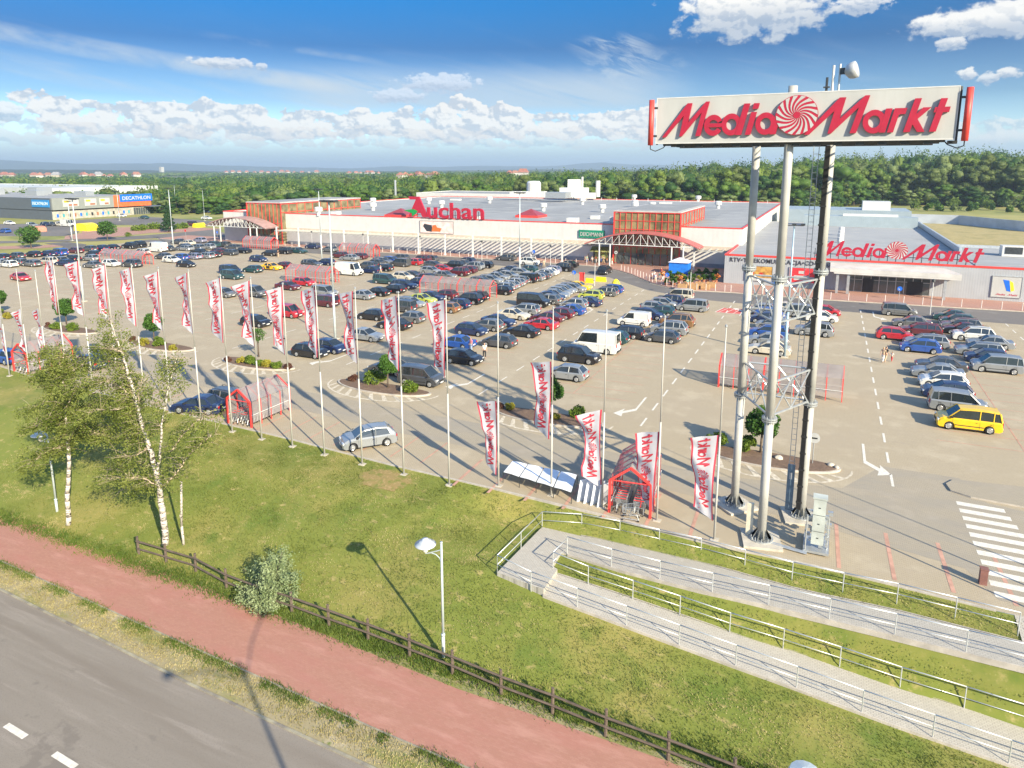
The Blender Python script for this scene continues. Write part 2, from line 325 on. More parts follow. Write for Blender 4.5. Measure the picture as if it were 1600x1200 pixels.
white_paint = mat('road_paint', (.62, .58, .50), .7, scale=6., var=.1, c2=(.72, .68, .60))
worn_paint = mat('worn_road_paint', (.47, .40, .30), .85, scale=3.5, c2=(.62, .56, .45), var=.1)
soil = layered('soil', [((.16, .105, .075), 1, 0, 1, None), ((.22, .15, .10), 1.5, .5, .7, None), ((.10, .07, .05), 5., .5, .7, None)], bump=.7, bscale=8.)
drygrass = layered('dry_verge', [((.31, .26, .15), 1, 0, 1, None), ((.20, .21, .06), .5, .45, .65, (.4, 1.4, 1)), ((.40, .34, .23), 1.1, .52, .72, None), ((.13, .17, .035), 2.2, .6, .75, None), ((.27, .22, .14), 8., .5, .72, None)], bump=.9, bscale=10.)

g = MB()                                                    # the sheet that reaches the horizon
g.sheet([(-30000, 59), (-175, 59), (-120, 49), (-90, 45), (-76, 42.5), (-45, 40), (-10, 38.5), (12, 37.5), (30000, 37.5), (30000, 30000), (-30000, 30000)], -.06)
gr = struct('ground', g, far_mat)
g = MB().sheet([(-420, 61), (-175, 61), (-120, 51), (-90, 47), (-70, 44), (90, 44), (320, 520), (150, 640), (-250, 560), (-900, 560), (-900, 200)], -.03)
struct('meadow', g, field_mat)
g = MB().sheet([(-30000, -30000), (30000, -30000), (30000, 26.), (-30000, 26.)], LOW - .1); struct('lower_ground', g, field_mat)
# parking surface, front edge follows the top of the bank
edge = [(-175, 52), (-120, 45.5), (-90, 42.2), (-76, 40.6), (-70.2, 39.9), (-45.4, 38.3), (-35.8, 37.9), (-26.5, 37.2), (-18.1, 36.9), (-10.8, 36.5), (-4.4, 35.9), (.7, 35.9), (4.3, 35.7), (8.3, 35.4), (12, 35.3), (70, 35.)]
lot = MB().sheet(edge + [(70, 125), (-60, 146), (-175, 146), (-178, 90)], 0.); struct('parking_lot', lot, paver)
kb = MB()
for (a, b) in zip(edge[:-3], edge[1:-2]):
    d = Vector((b[0] - a[0], b[1] - a[1], 0)); n = Vector((-d.y, d.x, 0)).normalized() * .06
    kb.prism([(a[0] - n.x, a[1] - n.y), (b[0] - n.x, b[1] - n.y), (b[0] + n.x, b[1] + n.y), (a[0] + n.x, a[1] + n.y)], -.1, .035)
struct('kerb', kb, kerbstone)
# roads over the lot
def sheet(name, poly, z, m, kind='structure'):
    return struct(name, MB().sheet(poly, z), m, kind)
sheet('access_road', [(-178, 138), (-178, 133), (-140, 131), (-90, 130.6), (-66, 130.8), (-46, 127.6), (-37, 124.5), (-27, 113.5), (-18, 108.6), (-8, 107.6), (70, 108.4), (70, 117.6), (26, 117.8), (0, 115.9), (-14, 116.6), (-20.4, 115.7), (-24.5, 117.2), (-28, 120.4), (-30.9, 124.4), (-34, 129), (-37.6, 132.9), (-43, 137.4), (-60, 138.4), (-90, 139), (-130, 139.6)], .004, dark_asphalt)
lane = [(-178, 60), (-120, 50.5), (-92, 47.4), (-78, 46.), (-60, 44.6), (-40, 42.6), (-20, 41.8), (-8, 41.2), (4, 41.4), (8, 42.4), (9.5, 45), (14, 46.5), (70, 46.5), (70, 41), (30, 39.5), (12, 38.), (10.6, 36.8), (6, 38.8), (0, 39.8)]
sheet('front_lane', [(-178, 64), (-120, 54.), (-92, 50.4), (-78, 49.2), (-60, 48.2), (-40, 47.2), (-20, 46.6), (-6, 44.6), (2, 46.2), (4.5, 51), (9, 51), (10, 47.6), (14, 46.9), (70, 46.9), (70, 40.2), (16, 39.6), (11.5, 36.4), (8.6, 36.4), (7.6, 38.8), (0, 40.6), (-12, 41.6), (-30, 42.4), (-45, 43.8), (-70, 46.2), (-92, 48.), (-120, 51.4), (-178, 60)], .004, paver_road)
# raised pavements
def slab(name, poly, h, m, side=None):
    return struct(name, MB().prism(poly, -.02, h, 0, side=1), [m, side or kerbstone])
slab('pavement', [(-132, 139.8), (-90, 139.2), (-60, 138.6), (-43, 137.6), (-37.4, 133.1), (-33.8, 129.2), (-30.7, 124.6), (-27.8, 120.6), (-24.3, 117.4), (-20.3, 115.9), (-14, 116.8), (0, 116.1), (26, 118), (60, 117.8), (60, 126.5), (-16.2, 126.5), (-16.2, 145.2), (-132, 145.2)], .11, red_paver)
slab('pavement', [(-178, 140.2), (-132.2, 139.9), (-132.2, 145.2), (-156, 145.2), (-160, 151), (-178, 151)], .11, red_paver)
slab('traffic_island', [(8.05, 49.5), (8.2, 48.5), (9.2, 48.), (12, 47.8), (60, 47.8), (60, 50.9), (12.6, 51.), (8.6, 50.4)], .11, paver_road)
# markings
mk = MB()
def strip(a, b, w=.12, mb=None, z=.009):
    a = Vector((a[0], a[1], z)); b = Vector((b[0], b[1], z)); d = (b - a).normalized(); n = Vector((-d.y, d.x, 0)) * w / 2
    (mb or mk).add([a - n, b - n, b + n, a + n], [(0, 1, 2, 3)])
def dashes(x, y0, y1, on, gap, w=.14, x1=None):
    y = y0; x1 = x if x1 is None else x1
    while y < y1:
        f = lambda q: x + (x1 - x) * (q - y0) / (y1 - y0)
        strip((f(y), y), (f(min(y1, y + on)), min(y1, y + on)), w); y += on + gap
dashes(4.95, 47.8, 111, 2.0, 2.0, .16); dashes(-12.4, 51.5, 110, 2., 2., .16); dashes(-34.6, 75, 118, 2., 2.2, .13, -33.4)
dashes(-27.6, 53, 114, 1.9, 2.3, .13); dashes(-44.6, 56, 126, 2., 2.2, .13); dashes(-60.5, 56, 126, 2., 2.2, .11); dashes(-75.6, 57, 120, 2, 2.4, .1); dashes(22, 70, 108, 1.8, 2.2, .14)
for (x, y, s, tu) in ((3.45, 49.2, -1, -1), (-13.7, 53.0, -1, 1), (-30., 53.4, -1, 1), (-47., 54.4, -1, 1), (6.5, 103.5, -1, -1), (-30.2, 96, 1, 1), (-10.4, 104, 1, 1), (25.5, 92, 1, 1), (-36, 112, 1, 1)):
    # turn arrow: straight shaft, bend, head
    q = lambda u, v: (x + u * tu * -.8, y + v * -s)
    poly = [q(-.1, 5.6), q(.12, 5.6), q(.12, 2.3), q(1.15, 1.25), q(1.15, 1.95), q(1.9, .5), q(.85, .0), q(1.0, .75), q(-.1, 1.85)]
    mk.sheet(poly, .009)
for i in range(11):                                          # zebra crossing at the lot's exit
    y = 46.9 - i * 1.; strip((8.3 + .02 * i, y), (10.75 + .12 * i, y - .02), .52)
for i in range(9): strip((-238 + i * 2.2, 176 - i * .3), (-236.8 + i * 2.2, 181 - i * .3), 1.)
struct('road_marking', mk, white_paint)
red = MB()                                                   # red paving lines between the front bays
for k in range(-9, 5):
    x = 1.75 + k * 2.5
    if -3 < k < 0 or x < -22: continue
    y1 = 41.1 if k >= 0 else 40.6; strip((x, 36.2), (x - .12, y1), .2, red, .008)
for k in range(16): strip((-62 + k * 2.5, 38.3), (-62.1 + k * 2.5, 42.4), .12, red, .008)
for x0, x1, y0, y1, e in ((-25.2, -14.8, 57, 100, 5.), (-42, -30.6, 60, 112, 5.), (-58., -46.3, 62, 126, 5), (8.5, 19.5, 58, 106, 5.), (-73, -61.5, 60, 128, 5), (-90, -77.5, 62, 128, 5), (-106, -93, 62, 128, 5), (-122, -111, 66, 128, 5)):
    y = y0
    while y < y1: strip((x0, y), (x1, y), .09, red, .008); y += 2.5
    strip(((x0 + x1) / 2, y0), ((x0 + x1) / 2, y1), .09, red, .008)
struct('bay_line', red, mat('red_bay_line', (.46, .26, .19), .8, var=.15, scale=2.))
hz = MB().sheet([(-13.9, 99.6), (-13.2, 103.3), (-9.6, 103.3), (-10.4, 99.6)], .008); struct('red_bay', hz, mat('red_bay_paint', (.55, .1, .08), .7, scale=2))
hb = MB()
for a, b in (((-13.9, 99.6), (-10.4, 99.6)), ((-10.4, 99.6), (-9.6, 103.3)), ((-13.9, 99.6), (-13.2, 103.3))): strip(a, b, .14, hb, .012)
for i in range(4): strip((-13.4 + i, 99.8), (-12.6 + i * .9, 103.1), .1, hb, .012)
struct('road_marking', hb, white_paint)
# planted islands with hatched aprons
isl = [(-105.6, 56.8, 5.2), (-86.4, 54.6, 5.4), (-68.6, 53.6, 5.2), (-53.2, 52.6, 5.2), (-36.6, 51.3, 5.5), (-19.9, 50.5, 5.2), (-2.7, 49.2, 5.0)]
hp = MB(); ip = MB(); ik = MB()
for (cx, cy, a) in isl:
    N = 26
    el = lambda t, ra, rb: (cx + ra * math.cos(t), cy + rb * math.sin(t))
    pl = [el(math.pi + math.pi * i / N, a * .93, 1.9) for i in range(N + 1)] + [el(math.pi * i / 10, a * .93, .75) for i in range(1, 10)]
    ik.prism(pl, -.02, .13)
    ip.prism([(cx + (p[0] - cx) * .96, cy + (p[1] - cy) * .93) for p in pl], 0, .16)
    ap = [el(math.pi + math.pi * i / N, a * 1.08, 3.6) for i in range(N + 1)]
    inn = [el(math.pi + math.pi * i / N, a * 1.05, 3.4) for i in range(N + 1)]
    for i in range(N):
        hp.add([(*ap[i], .011), (*ap[i + 1], .011), (*inn[i + 1], .011), (*inn[i], .011)], [(0, 1, 2, 3)])
        if i % 2 == 0 and 3 < i < N - 2:
            t = math.pi + math.pi * i / N; t2 = t + .09
            p1, p2 = el(t, a * 1.05, 3.42), el(t2, a * 1.05, 3.42); q1, q2 = el(t - .16, a * .94, 1.95), el(t2 - .18, a * .94, 1.95)
            hp.add([(*p1, .0115), (*p2, .0115), (*q2, .0115), (*q1, .0115)], [(0, 1, 2, 3)])
struct('island_kerb', ik, kerbstone); struct('island_soil', ip, soil); struct('road_marking', hp, worn_paint)
# bank between lot and path: loft of rows, then ramp sheets on it
def interp(pts, x):
    if x <= pts[0][0]: return pts[0][1]
    for (a, b), (c, d) in zip(pts, pts[1:]):
        if x <= c: return b + (d - b) * (x - a) / (c - a)
    return pts[-1][1]
ey = [(p[0], p[1]) for p in edge]
XT, ZT = -15., -1.3                        # where the ramp turns and how low it is there
def z_up(x): return max(ZT, min(-.3, -.3 + (x - 9.) * (ZT + .3) / (XT + 1 - 9.)))      # rises to the right
def z_dn(x): return max(-3.05, ZT - (x - XT) * .062)
def edge_px(pts, zf):
    out = []
    for p in pts:
        x = G(*p, -1.)[0]
        for _ in range(4): x, y, _z = G(*p, zf(x) + .05)
        out.append((x, y))
    (x0, y0), (x1, y1) = out[-2], out[-1]; out.append((x1 + 30, y1 + (y1 - y0) / (x1 - x0) * 30)); return out
E_ub = edge_px([(848, 827), (940, 843), (1100, 880), (1250, 922), (1400, 954), (1580, 1000)], z_up)
E_ua = edge_px([(886, 866), (975, 892), (1075, 917), (1250, 957), (1400, 993), (1600, 1042)], z_up)
E_lb = edge_px([(864, 895), (960, 926), (1060, 960), (1175, 1000), (1250, 1021), (1390, 1070), (1550, 1120), (1600, 1136)], z_dn)
E_la = edge_px([(780, 897), (825, 921), (925, 958), (1035, 999), (1160, 1045), (1235, 1072), (1390, 1130), (1570, 1192)], z_dn)
ua = lambda x: interp(E_ua, x); ub = lambda x: interp(E_ub, x); la = lambda x: interp(E_la, x); lb = lambda x: interp(E_lb, x)
def row_y(x):
    e = interp(ey, x)
    rows = [(e, 0.), (ub(x), None), (ua(x), None), (lb(x), None), (la(x), None), (25.6, LOW + .12), (23.9, LOW)]
    return rows
def bank_z(x, y):
    "height of the grass bank"
    e = interp(ey, x)
    if y >= e: return 0.
    base = lambda yy: interp([(23.9, LOW), (25.6, LOW + .1), (27.6, LOW + .62), (31, LOW + 1.7), (34, LOW + 2.55), (e - .4 if e > 34.5 else 34.4, -.12), (e, 0)], yy)
    if x > XT - 6:
        w = min(1., (x - (XT - 6)) / 5.); r = row_y(x)
        pts = [(23.9, LOW), (25.2, LOW + .08)] + ([(r[4][0], z_dn(x)), (r[3][0], z_dn(x))] if r[4][0] > 25.3 else []) + [(r[2][0], z_up(x)), (r[1][0], z_up(x)), (e, 0)]
        return base(y) * (1 - w) + interp(pts, y) * w
    return base(y)
xs = [-260 + 4 * i for i in range(42)] + [-92 + .5 * i for i in range(230)] + [23 + 2 * i for i in range(24)]
NR = 44; V = []; 
for x in xs:
    e = interp(ey, x)
    for j in range(NR + 1):
        y = 23.7 + (e - 23.7) * (j / NR); z = bank_z(x, y)
        if 2 < j < NR - 1 and not (x > -17.5 and la(x) - .8 < y < ub(x) + .8): z += .05 * noise.noise(Vector((x * .5, y * .5, 0))) + .02 * noise.noise(Vector((x * 2, y * 2, 3)))
        V.append((x, y, z - .02))
Fq = [(i * (NR + 1) + j, (i + 1) * (NR + 1) + j, (i + 1) * (NR + 1) + j + 1, i * (NR + 1) + j + 1) for i in range(len(xs) - 1) for j in range(NR)]
tag(link('grass_bank', npmesh('grass_bank', np.array(V), np.array(Fq), grass_mat, smooth=True)), kind='structure')
dp = MB(); cxp, cyp = G(603, 768, -1.1)[:2]; prev = None
for k in range(6):                                               # scorched bare patch in the grass
    rk_ = [0, .3, .55, .75, .9, 1.][k]; ring_ = []
    for i in range(28):
        t = i * math.pi / 14; w_ = 1 + .5 * noise.noise(Vector((math.cos(t) * 2.2, math.sin(t) * 2.2, 4))); X_, Y_ = cxp + 1.9 * rk_ * w_ * math.cos(t), cyp + 1.15 * rk_ * w_ * math.sin(t)
        ring_.append((X_, Y_, bank_z(X_, Y_) + .022 + .03 * (1 - rk_)))
    if prev: dp.add(prev + ring_, [(i, (i + 1) % 28, 28 + (i + 1) % 28, 28 + i) for i in range(28)])
    prev = ring_
struct('bare_patch', dp, layered('scorched_grass', [((.26, .19, .075), 1, 0, 1, None), ((.20, .185, .05), 1.3, .45, .65, None), ((.36, .25, .12), 5., .5, .7, None), ((.15, .165, .035), 1.6, .5, .66, None)], bump=.8, bscale=9.))
# ramp
rm = MB(); rk = MB()
def ramp_leg(f0, f1, zf, xa, xb, n=24):
    for i in range(n):
        x0 = xa + (xb - xa) * i / n; x1 = xa + (xb - xa) * (i + 1) / n
        q = [(x0, f0(x0), zf(x0) + .07), (x1, f0(x1), zf(x1) + .07), (x1, f1(x1), zf(x1) + .07), (x0, f1(x0), zf(x0) + .07)]
        rm.add(q, [(0, 1, 2, 3)])
        for f in (f0, f1):
            for s in (-1,): 
                a, b = (x0, f(x0)), (x1, f(x1)); o = .05 if f is f1 else -.05
                rk.add([(a[0], a[1], zf(x0) + .09), (b[0], b[1], zf(x1) + .09), (b[0], b[1] + o * 1.6, zf(x1) + .09), (a[0], a[1] + o * 1.6, zf(x0) + .09),
                        (a[0], a[1] + o * 1.6, zf(x0) - .2), (b[0], b[1] + o * 1.6, zf(x1) - .2)], [(0, 1, 2, 3), (3, 2, 5, 4)])
ramp_leg(ua, ub, z_up, -11.9, 16); ramp_leg(la, lb, z_dn, -11.9, 32, 36)
TL = G(847, 826, ZT + .05); BL = G(777, 897, ZT + .05)
tz_ = ZT + .16
rm.prism([(-11.9, la(-11.9) + .02), (-11.9, lb(-11.9)), (-12.3, lb(-12.2) + .2), (-12.3, ua(-12.2)), (-11.9, ua(-11.9)), (-11.9, ub(-11.9) - .02), TL[:2], BL[:2]], tz_ - .4, tz_)
struct('ramp', rm, ramp_paver); struct('ramp_kerb', rk, kerbstone)
struct('exit_path', MB().add([(9.0, 35.45, .006), (9.0, ub(9.), z_up(9.) + .055), (60, ub(9.), z_up(9.) + .055), (60, 35.2, .006)], [(0, 1, 2, 3)]), ramp_paver)
# path, verge, road
sheet('cycle_path', [(-400, 20.9), (-60, 21.9), (-43, 21.6), (-31.6, 21.1), (-15, 20.45), (0, 20.2), (60, 19.4), (60, 22.9), (5, 23.6), (-4.3, 23.95), (-13.7, 23.9), (-25.6, 24.6), (-43, 25.3), (-60, 25.9), (-400, 30)], LOW + .03, bike_red)
sheet('verge', [(-400, 19.), (-60, 20.1), (-40.6, 19.95), (-24.7, 19.15), (-14.6, 18.9), (60, 17), (60, 24.5), (-400, 31)], LOW + .005, drygrass)
sheet('road', [(-400, -40), (60, -40), (60, 17), (-14.6, 18.85), (-24.7, 19.1), (-40.6, 19.9), (-60, 20.05), (-400, 19)], LOW + .012, asphalt)
vk = MB()
for pts, w in (([(-80, 20.08), (-60, 20.05), (-40.6, 19.9), (-24.7, 19.1), (-14.6, 18.85), (10, 18.1)], .12), ([(-60, 21.9), (-43, 21.6), (-31.6, 21.1), (-15, 20.45), (0, 20.2), (10, 20.1)], .07)):
    for a, b in zip(pts, pts[1:]):
        d = Vector((b[0] - a[0], b[1] - a[1], 0)).normalized(); n = Vector((-d.y, d.x, 0)) * w / 2
        vk.prism([(a[0] - n.x, a[1] - n.y), (b[0] - n.x, b[1] - n.y), (b[0] + n.x, b[1] + n.y), (a[0] + n.x, a[1] + n.y)], LOW - .1, LOW + .055)
struct('road_kerb', vk, mat('weathered_kerb', (.24, .21, .18), .9, scale=1.5, var=.25, c2=(.34, .31, .22)))
rd = MB()
for k in range(-8, 9): strip((-29.9 + k * 3.3, 14.2 - k * .085), (-28.5 + k * 3.3, 14.15 - k * .085), .26, rd, LOW + .018)
struct('road_marking', rd, white_paint)
# bare patch on the bank is part of the grass; real tufts
rg = np.random.default_rng(5)
def tufts(name, pts, hgt, m, blades=5, w=.03, spread=.12, label=None, cat='grass'):
    pts = np.array(pts); n = len(pts); B = np.repeat(pts, blades, 0); k = len(B)
    B[:, :2] += rg.normal(0, spread, (k, 2)); a = rg.uniform(0, 2 * np.pi, k); h = hgt * rg.uniform(.5, 1.3, k)
    d = np.stack([np.cos(a), np.sin(a), np.zeros(k)], 1) * w; ln = rg.normal(0, .45, (k, 2)) * h[:, None]
    top = B.copy(); top[:, 2] += h; top[:, :2] += ln
    V = np.stack([B - d, B + d, top], 1).reshape(-1, 3)
    return tag(link(name, npmesh(name, V, np.arange(3 * k).reshape(k, 3), m)), label, cat, kind='stuff')
g1 = leafmat('grass_blade', (.145, .185, .033), (.235, .25, .065), .5, .38); g2 = leafmat('grass_blade_dry', (.33, .29, .11), (.46, .39, .19), .5, .3); g3 = leafmat('grass_blade_green', (.085, .145, .02), (.14, .19, .035), .8, .3)
on_ramp = lambda x, y: x > -15.6 and ((ua(x) - .12 < y < ub(x) + .12) or (la(x) - .14 < y < lb(x) + .14) or (x < -11.8 and 31.3 < y < 35.6))
p1_, p2_, p3_ = [], [], []
while len(p1_) < 26000:
    x = rnd.uniform(-56, 14); y = rnd.uniform(23.8, interp(ey, x) - .05)
    if on_ramp(x, y): continue
    if ((x - cxp) / 1.8) ** 2 + ((y - cyp) / 1.05) ** 2 < 1 and rnd.random() < .75: continue
    nn = noise.noise(Vector((x * .35, y * .5, 1.)))
    p = (x, y, bank_z(x, y) - .03)
    (p2_ if nn > .10 and rnd.random() < .75 else p1_).append(p)
for i in range(7000):                                            # long grass along fence, kerbs and path
    x = rnd.uniform(-50, 6); r = rnd.random()
    y = 24.3 + rnd.gauss(.5, .35) if r < .55 else (interp([(-60, 21.9), (-43, 21.6), (-31.6, 21.1), (-15, 20.45), (0, 20.2)], x) - abs(rnd.gauss(0, .22)))
    if r >= .55 and noise.noise(Vector((x * .6, 0, 7))) < -.05: continue
    p3_.append((x, y, (bank_z(x, y) if y > 23.8 else LOW) - .02))
tufts('grass', p1_, .07, g1, 6, .02, .2, 'short green grass covering the bank below the parking lot')
tufts('grass', p2_, .06, g2, 5, .02, .16, 'dry straw coloured grass tufts on the sloping bank')
tufts('grass', p3_, .14, g3, 6, .026, .13, 'longer fresh green grass along the fence and beside the red path')
pv = []
for i in range(5200):
    x = rnd.uniform(-52, 2); lo = interp([(-60, 20.1), (-40.6, 19.95), (-24.7, 19.15), (-14.6, 18.9), (0, 18.5)], x); hi = interp([(-60, 21.9), (-43, 21.6), (-31.6, 21.1), (-15, 20.45), (0, 20.2)], x)
    pv.append((x, lo + .15 + (hi - lo - .2) * rnd.random() ** .8, LOW))
tufts('grass', pv, .09, g2, 4, .02, .12, 'sparse dry grass on the verge between road and red path')
# ================================================================== FAR LAND
def hill(name, pts, dist0, depth, m, seed, amp=10):
    "ridge along a list of (pixel x, height in px above the horizon line) at a distance"
    N = 150; V = []; rows = 7
    for i in range(N + 1):
        px = pts[0][0] + (pts[-1][0] - pts[0][0]) * i / N; h = interp(pts, px)
        dirv = Vector(G(px, 900)) ; dirv.z = 0; dirv.normalize()
        for j in range(rows + 1):
            t = j / rows; d = dist0 + depth * (t - .5); hh = (20 + h * dist0 / 1100.) * math.sin(math.pi * t) ** .8
            hh *= 1 + .10 * noise.noise(Vector((px * .02, t * 3, seed))); hh += amp * .6 * noise.noise(Vector((px * .06, t * 2, seed + 3)))
            V.append((dirv.x * d, dirv.y * d, max(-2., hh) if 0 < j < rows else -5))
    Fq = [(i * (rows + 1) + j, (i + 1) * (rows + 1) + j, (i + 1) * (rows + 1) + j + 1, i * (rows + 1) + j + 1) for i in range(N) for j in range(rows)]
    tag(link(name, npmesh(name, np.array(V), np.array(Fq), m, smooth=True)), kind='structure')
hillmat = layered('far_hill', [((.03, .05, .022), 1, 0, 1, None), ((.10, .11, .045), .0009, .54, .6, (1, 1, 1)), ((.022, .04, .02), .004, .5, .62, None)], rough=1, bump=0, bscale=.1)
hill('hills', [(-260, 10), (-60, 9), (20, 10), (90, 11), (130, 9.5), (175, 7), (240, 7), (310, 8.5), (360, 6), (420, 4.5), (520, 2), (620, 0)], 8600, 2200, hillmat, 1., 10)
hill('hills', [(420, -3), (560, 0), (640, 4.5), (700, 3), (760, 5.5), (830, 4), (860, 5), (895, 8.5), (930, 9.5), (960, 7), (1010, 6), (1060, 5.5), (1110, 3), (1200, 5), (1400, 2), (1700, 0)], 9000, 2200, hillmat, 5., 10)
hill('hills', [(-260, -1.), (0, -.8), (120, -.4), (230, -1.4), (330, -2.2), (430, -4.4), (520, -6)], 3400, 900, mat('dark_wood_ridge', (.022, .04, .018), 1., scale=.004, var=.3), 9., 3)
hill('hills', [(600, -3.5), (700, -2.4), (780, -1.5), (860, -.5), (1000, -1), (1200, -1)], 4200, 900, hillmat, 12., 3)
# ================================================================== LETTERING
def ring(cx, cy, ro, ri, a0=0, a1=360, n=20):
    out = []
    for i in range(n):
        t0 = R(a0 + (a1 - a0) * i / n); t1 = R(a0 + (a1 - a0) * (i + 1) / n)
        out.append([(cx + ro * math.cos(t0), cy + ro * math.sin(t0)), (cx + ro * math.cos(t1), cy + ro * math.sin(t1)), (cx + ri * math.cos(t1), cy + ri * math.sin(t1)), (cx + ri * math.cos(t0), cy + ri * math.sin(t0))])
    return out
def brand_word(quality=18):
    "pieces of the slanted wordmark: list of (polygon list, layer); cap height 1, total width about 8.5"
    def M(x0, k): return [(x0 + x * k, y) for x, y in ((0, 0), (.84, 1), (1., 1), (.88, .42), (1.46, 1.03), (1.58, 1.03), (1.31, .02), (1.15, .02), (1.33, .72), (.69, .02), (.6, .02), (.73, .64), (.13, 0))]
    sh = lambda p, k=.27, y0=.0: [(x + (y - y0) * k, y) for x, y in p]
    L = []
    q = quality
    L.append(([M(0, 1.)], 0))
    L.append((ring(1.74, .33, .31, .155, 25, 330, q), 1)); L.append(([sh([(1.5, .27), (1.98, .27), (1.98, .385), (1.5, .385)], .1)], 2))
    L.append((ring(2.33, .34, .32, .165, 0, 360, q), 1)); L.append(([[(2.47, .03), (2.66, .03), (2.90, .93), (2.71, .93)]], 3))
    L.append(([[(2.78, .03), (2.96, .03), (3.13, .68), (2.95, .68)], [(2.98, .77), (3.16, .77), (3.20, .93), (3.02, .93)]], 1))
    L.append((ring(3.42, .34, .32, .165, 0, 360, q), 2)); L.append(([[(3.56, .03), (3.75, .03), (3.92, .68), (3.73, .68)]], 1))
    L.append(([M(4.62, 1.16)], 0))
    L.append((ring(6.62, .32, .32, .165, 0, 360, q), 1)); L.append(([[(6.78, .02), (6.95, .02), (7.10, .66), (6.92, .66)]], 2))
    L.append(([[(7.0, .02), (7.17, .02), (7.33, .66), (7.16, .66)]], 4)); L.append(([[(7.2, .44), (7.27, .66), (7.50, .66), (7.46, .50), (7.32, .50)]], 3))
    L.append(([[(7.44, .02), (7.62, .02), (7.86, .9), (7.68, .9)]], 5)); L.append(([[(7.62, .36), (7.92, .66), (8.14, .66), (7.80, .36), (8.02, .02), (7.82, .02), (7.62, .30)]], 2))
    L.append(([[(8.13, .02), (8.31, .02), (8.54, .88), (8.36, .88)]], 3)); L.append(([sh([(8.10, .52), (8.5, .52), (8.5, .66), (8.10, .66)], .2)], 1))
    return L
def swirl_arms(cx, cy, r, n=16, m=6, twist=62):
    out = []
    for k in range(n):
        a = 360. / n * k; L_, R_ = [], []
        for i in range(m + 1):
            f = i / m; rr = r * (.16 + .84 * f); tw = twist * (1 - f) ** 1.3; w = 360. / n * (.22 + .36 * f)
            L_.append((cx + rr * math.cos(R(a + tw)), cy + rr * math.sin(R(a + tw)))); R_.append((cx + rr * math.cos(R(a + tw + w)), cy + rr * math.sin(R(a + tw + w))))
        for i in range(m): out.append([L_[i], L_[i + 1], R_[i + 1], R_[i]])
    return out
red_m = mat('sign_red', (.38, .012, .038), .35, var=.06, scale=2., coat=.2)
white_m = mat('sign_white', (.405, .41, .40), .5, var=.04, scale=.9, c2=(.44, .445, .435), aniso=(1.5, 1.5, .3))
def brand_letters(mb, fmap, depth, step=.004, mi=0, q=18, skip_swirl=False):
    "fmap(x, y, d) -> point; every layer stands a little prouder than the next so no two faces lie in one plane"
    for polys, lay in brand_word(q):
        for p in polys: prism_map(mb, p, fmap, 0, depth + lay * step, mi)
def prism_map(mb, p, fmap, d0, d1, mi=0):
    a = sum(p[i][0] * p[(i + 1) % len(p)][1] - p[(i + 1) % len(p)][0] * p[i][1] for i in range(len(p)))
    if a < 0: p = p[::-1]
    n = len(p); vs = [fmap(x, y, d0) for x, y in p] + [fmap(x, y, d1) for x, y in p]
    mb.add(vs, [tuple(reversed(range(n))), tuple(range(n, 2 * n))] + [(i, (i + 1) % n, n + (i + 1) % n, n + i) for i in range(n)], mi)
def brand_swirl(mb, fmap, depth, cx=4.36, cy=.56, r=.56, red=0, white=1, n=16, m=6):
    N = 36
    disc = [(cx + r * math.cos(2 * math.pi * i / N), cy + r * math.sin(2 * math.pi * i / N)) for i in range(N)]
    prism_map(mb, disc, fmap, 0, depth, red)
    for p in swirl_arms(cx, cy, r * .975, n, m): prism_map(mb, p, fmap, depth - .01, depth + .01, white)
    c = [(cx + r * .17 * math.cos(2 * math.pi * i / 16), cy + r * .17 * math.sin(2 * math.pi * i / 16)) for i in range(16)]
    prism_map(mb, c, fmap, 0, depth + .016, red)
def text_mesh(txt, size, extrude, m, bold=.02, shear=0., align='CENTER', space=1.):
    c = bpy.data.curves.new('lettering', 'FONT'); c.body = txt; c.size = size; c.extrude = extrude; c.offset = bold * size; c.shear = shear; c.align_x = align; c.space_character = space
    c.resolution_u = 4
    o = bpy.data.objects.new('lettering', c); col.objects.link(o); dg = bpy.context.evaluated_depsgraph_get(); dg.update()
    me = bpy.data.meshes.new_from_object(o.evaluated_get(dg)); bpy.data.objects.remove(o); me.materials.clear(); me.materials.append(m); return me
def text_on_wall(txt, x, y, z, width, m, parent=None, bold=.03, name='lettering', height=None, extrude=.03, shear=0, rot=(math.pi / 2, 0, 0), space=1.):
    "text reading along +X on a wall facing -Y, centred on x, baseline z"
    me = text_mesh(txt, 1., extrude, m, bold, shear, space=space)
    xsx = [v.co.x for v in me.vertices]; ys = [v.co.y for v in me.vertices]; w = max(xsx) - min(xsx); mid = (max(xsx) + min(xsx)) / 2; h = max(ys)
    s = width / w; sy = (height / h) if height else s
    for v in me.vertices: v.co = ((v.co.x - mid) * s, v.co.y * sy, v.co.z)
    return link(name, me, parent, (x, y, z), rot)
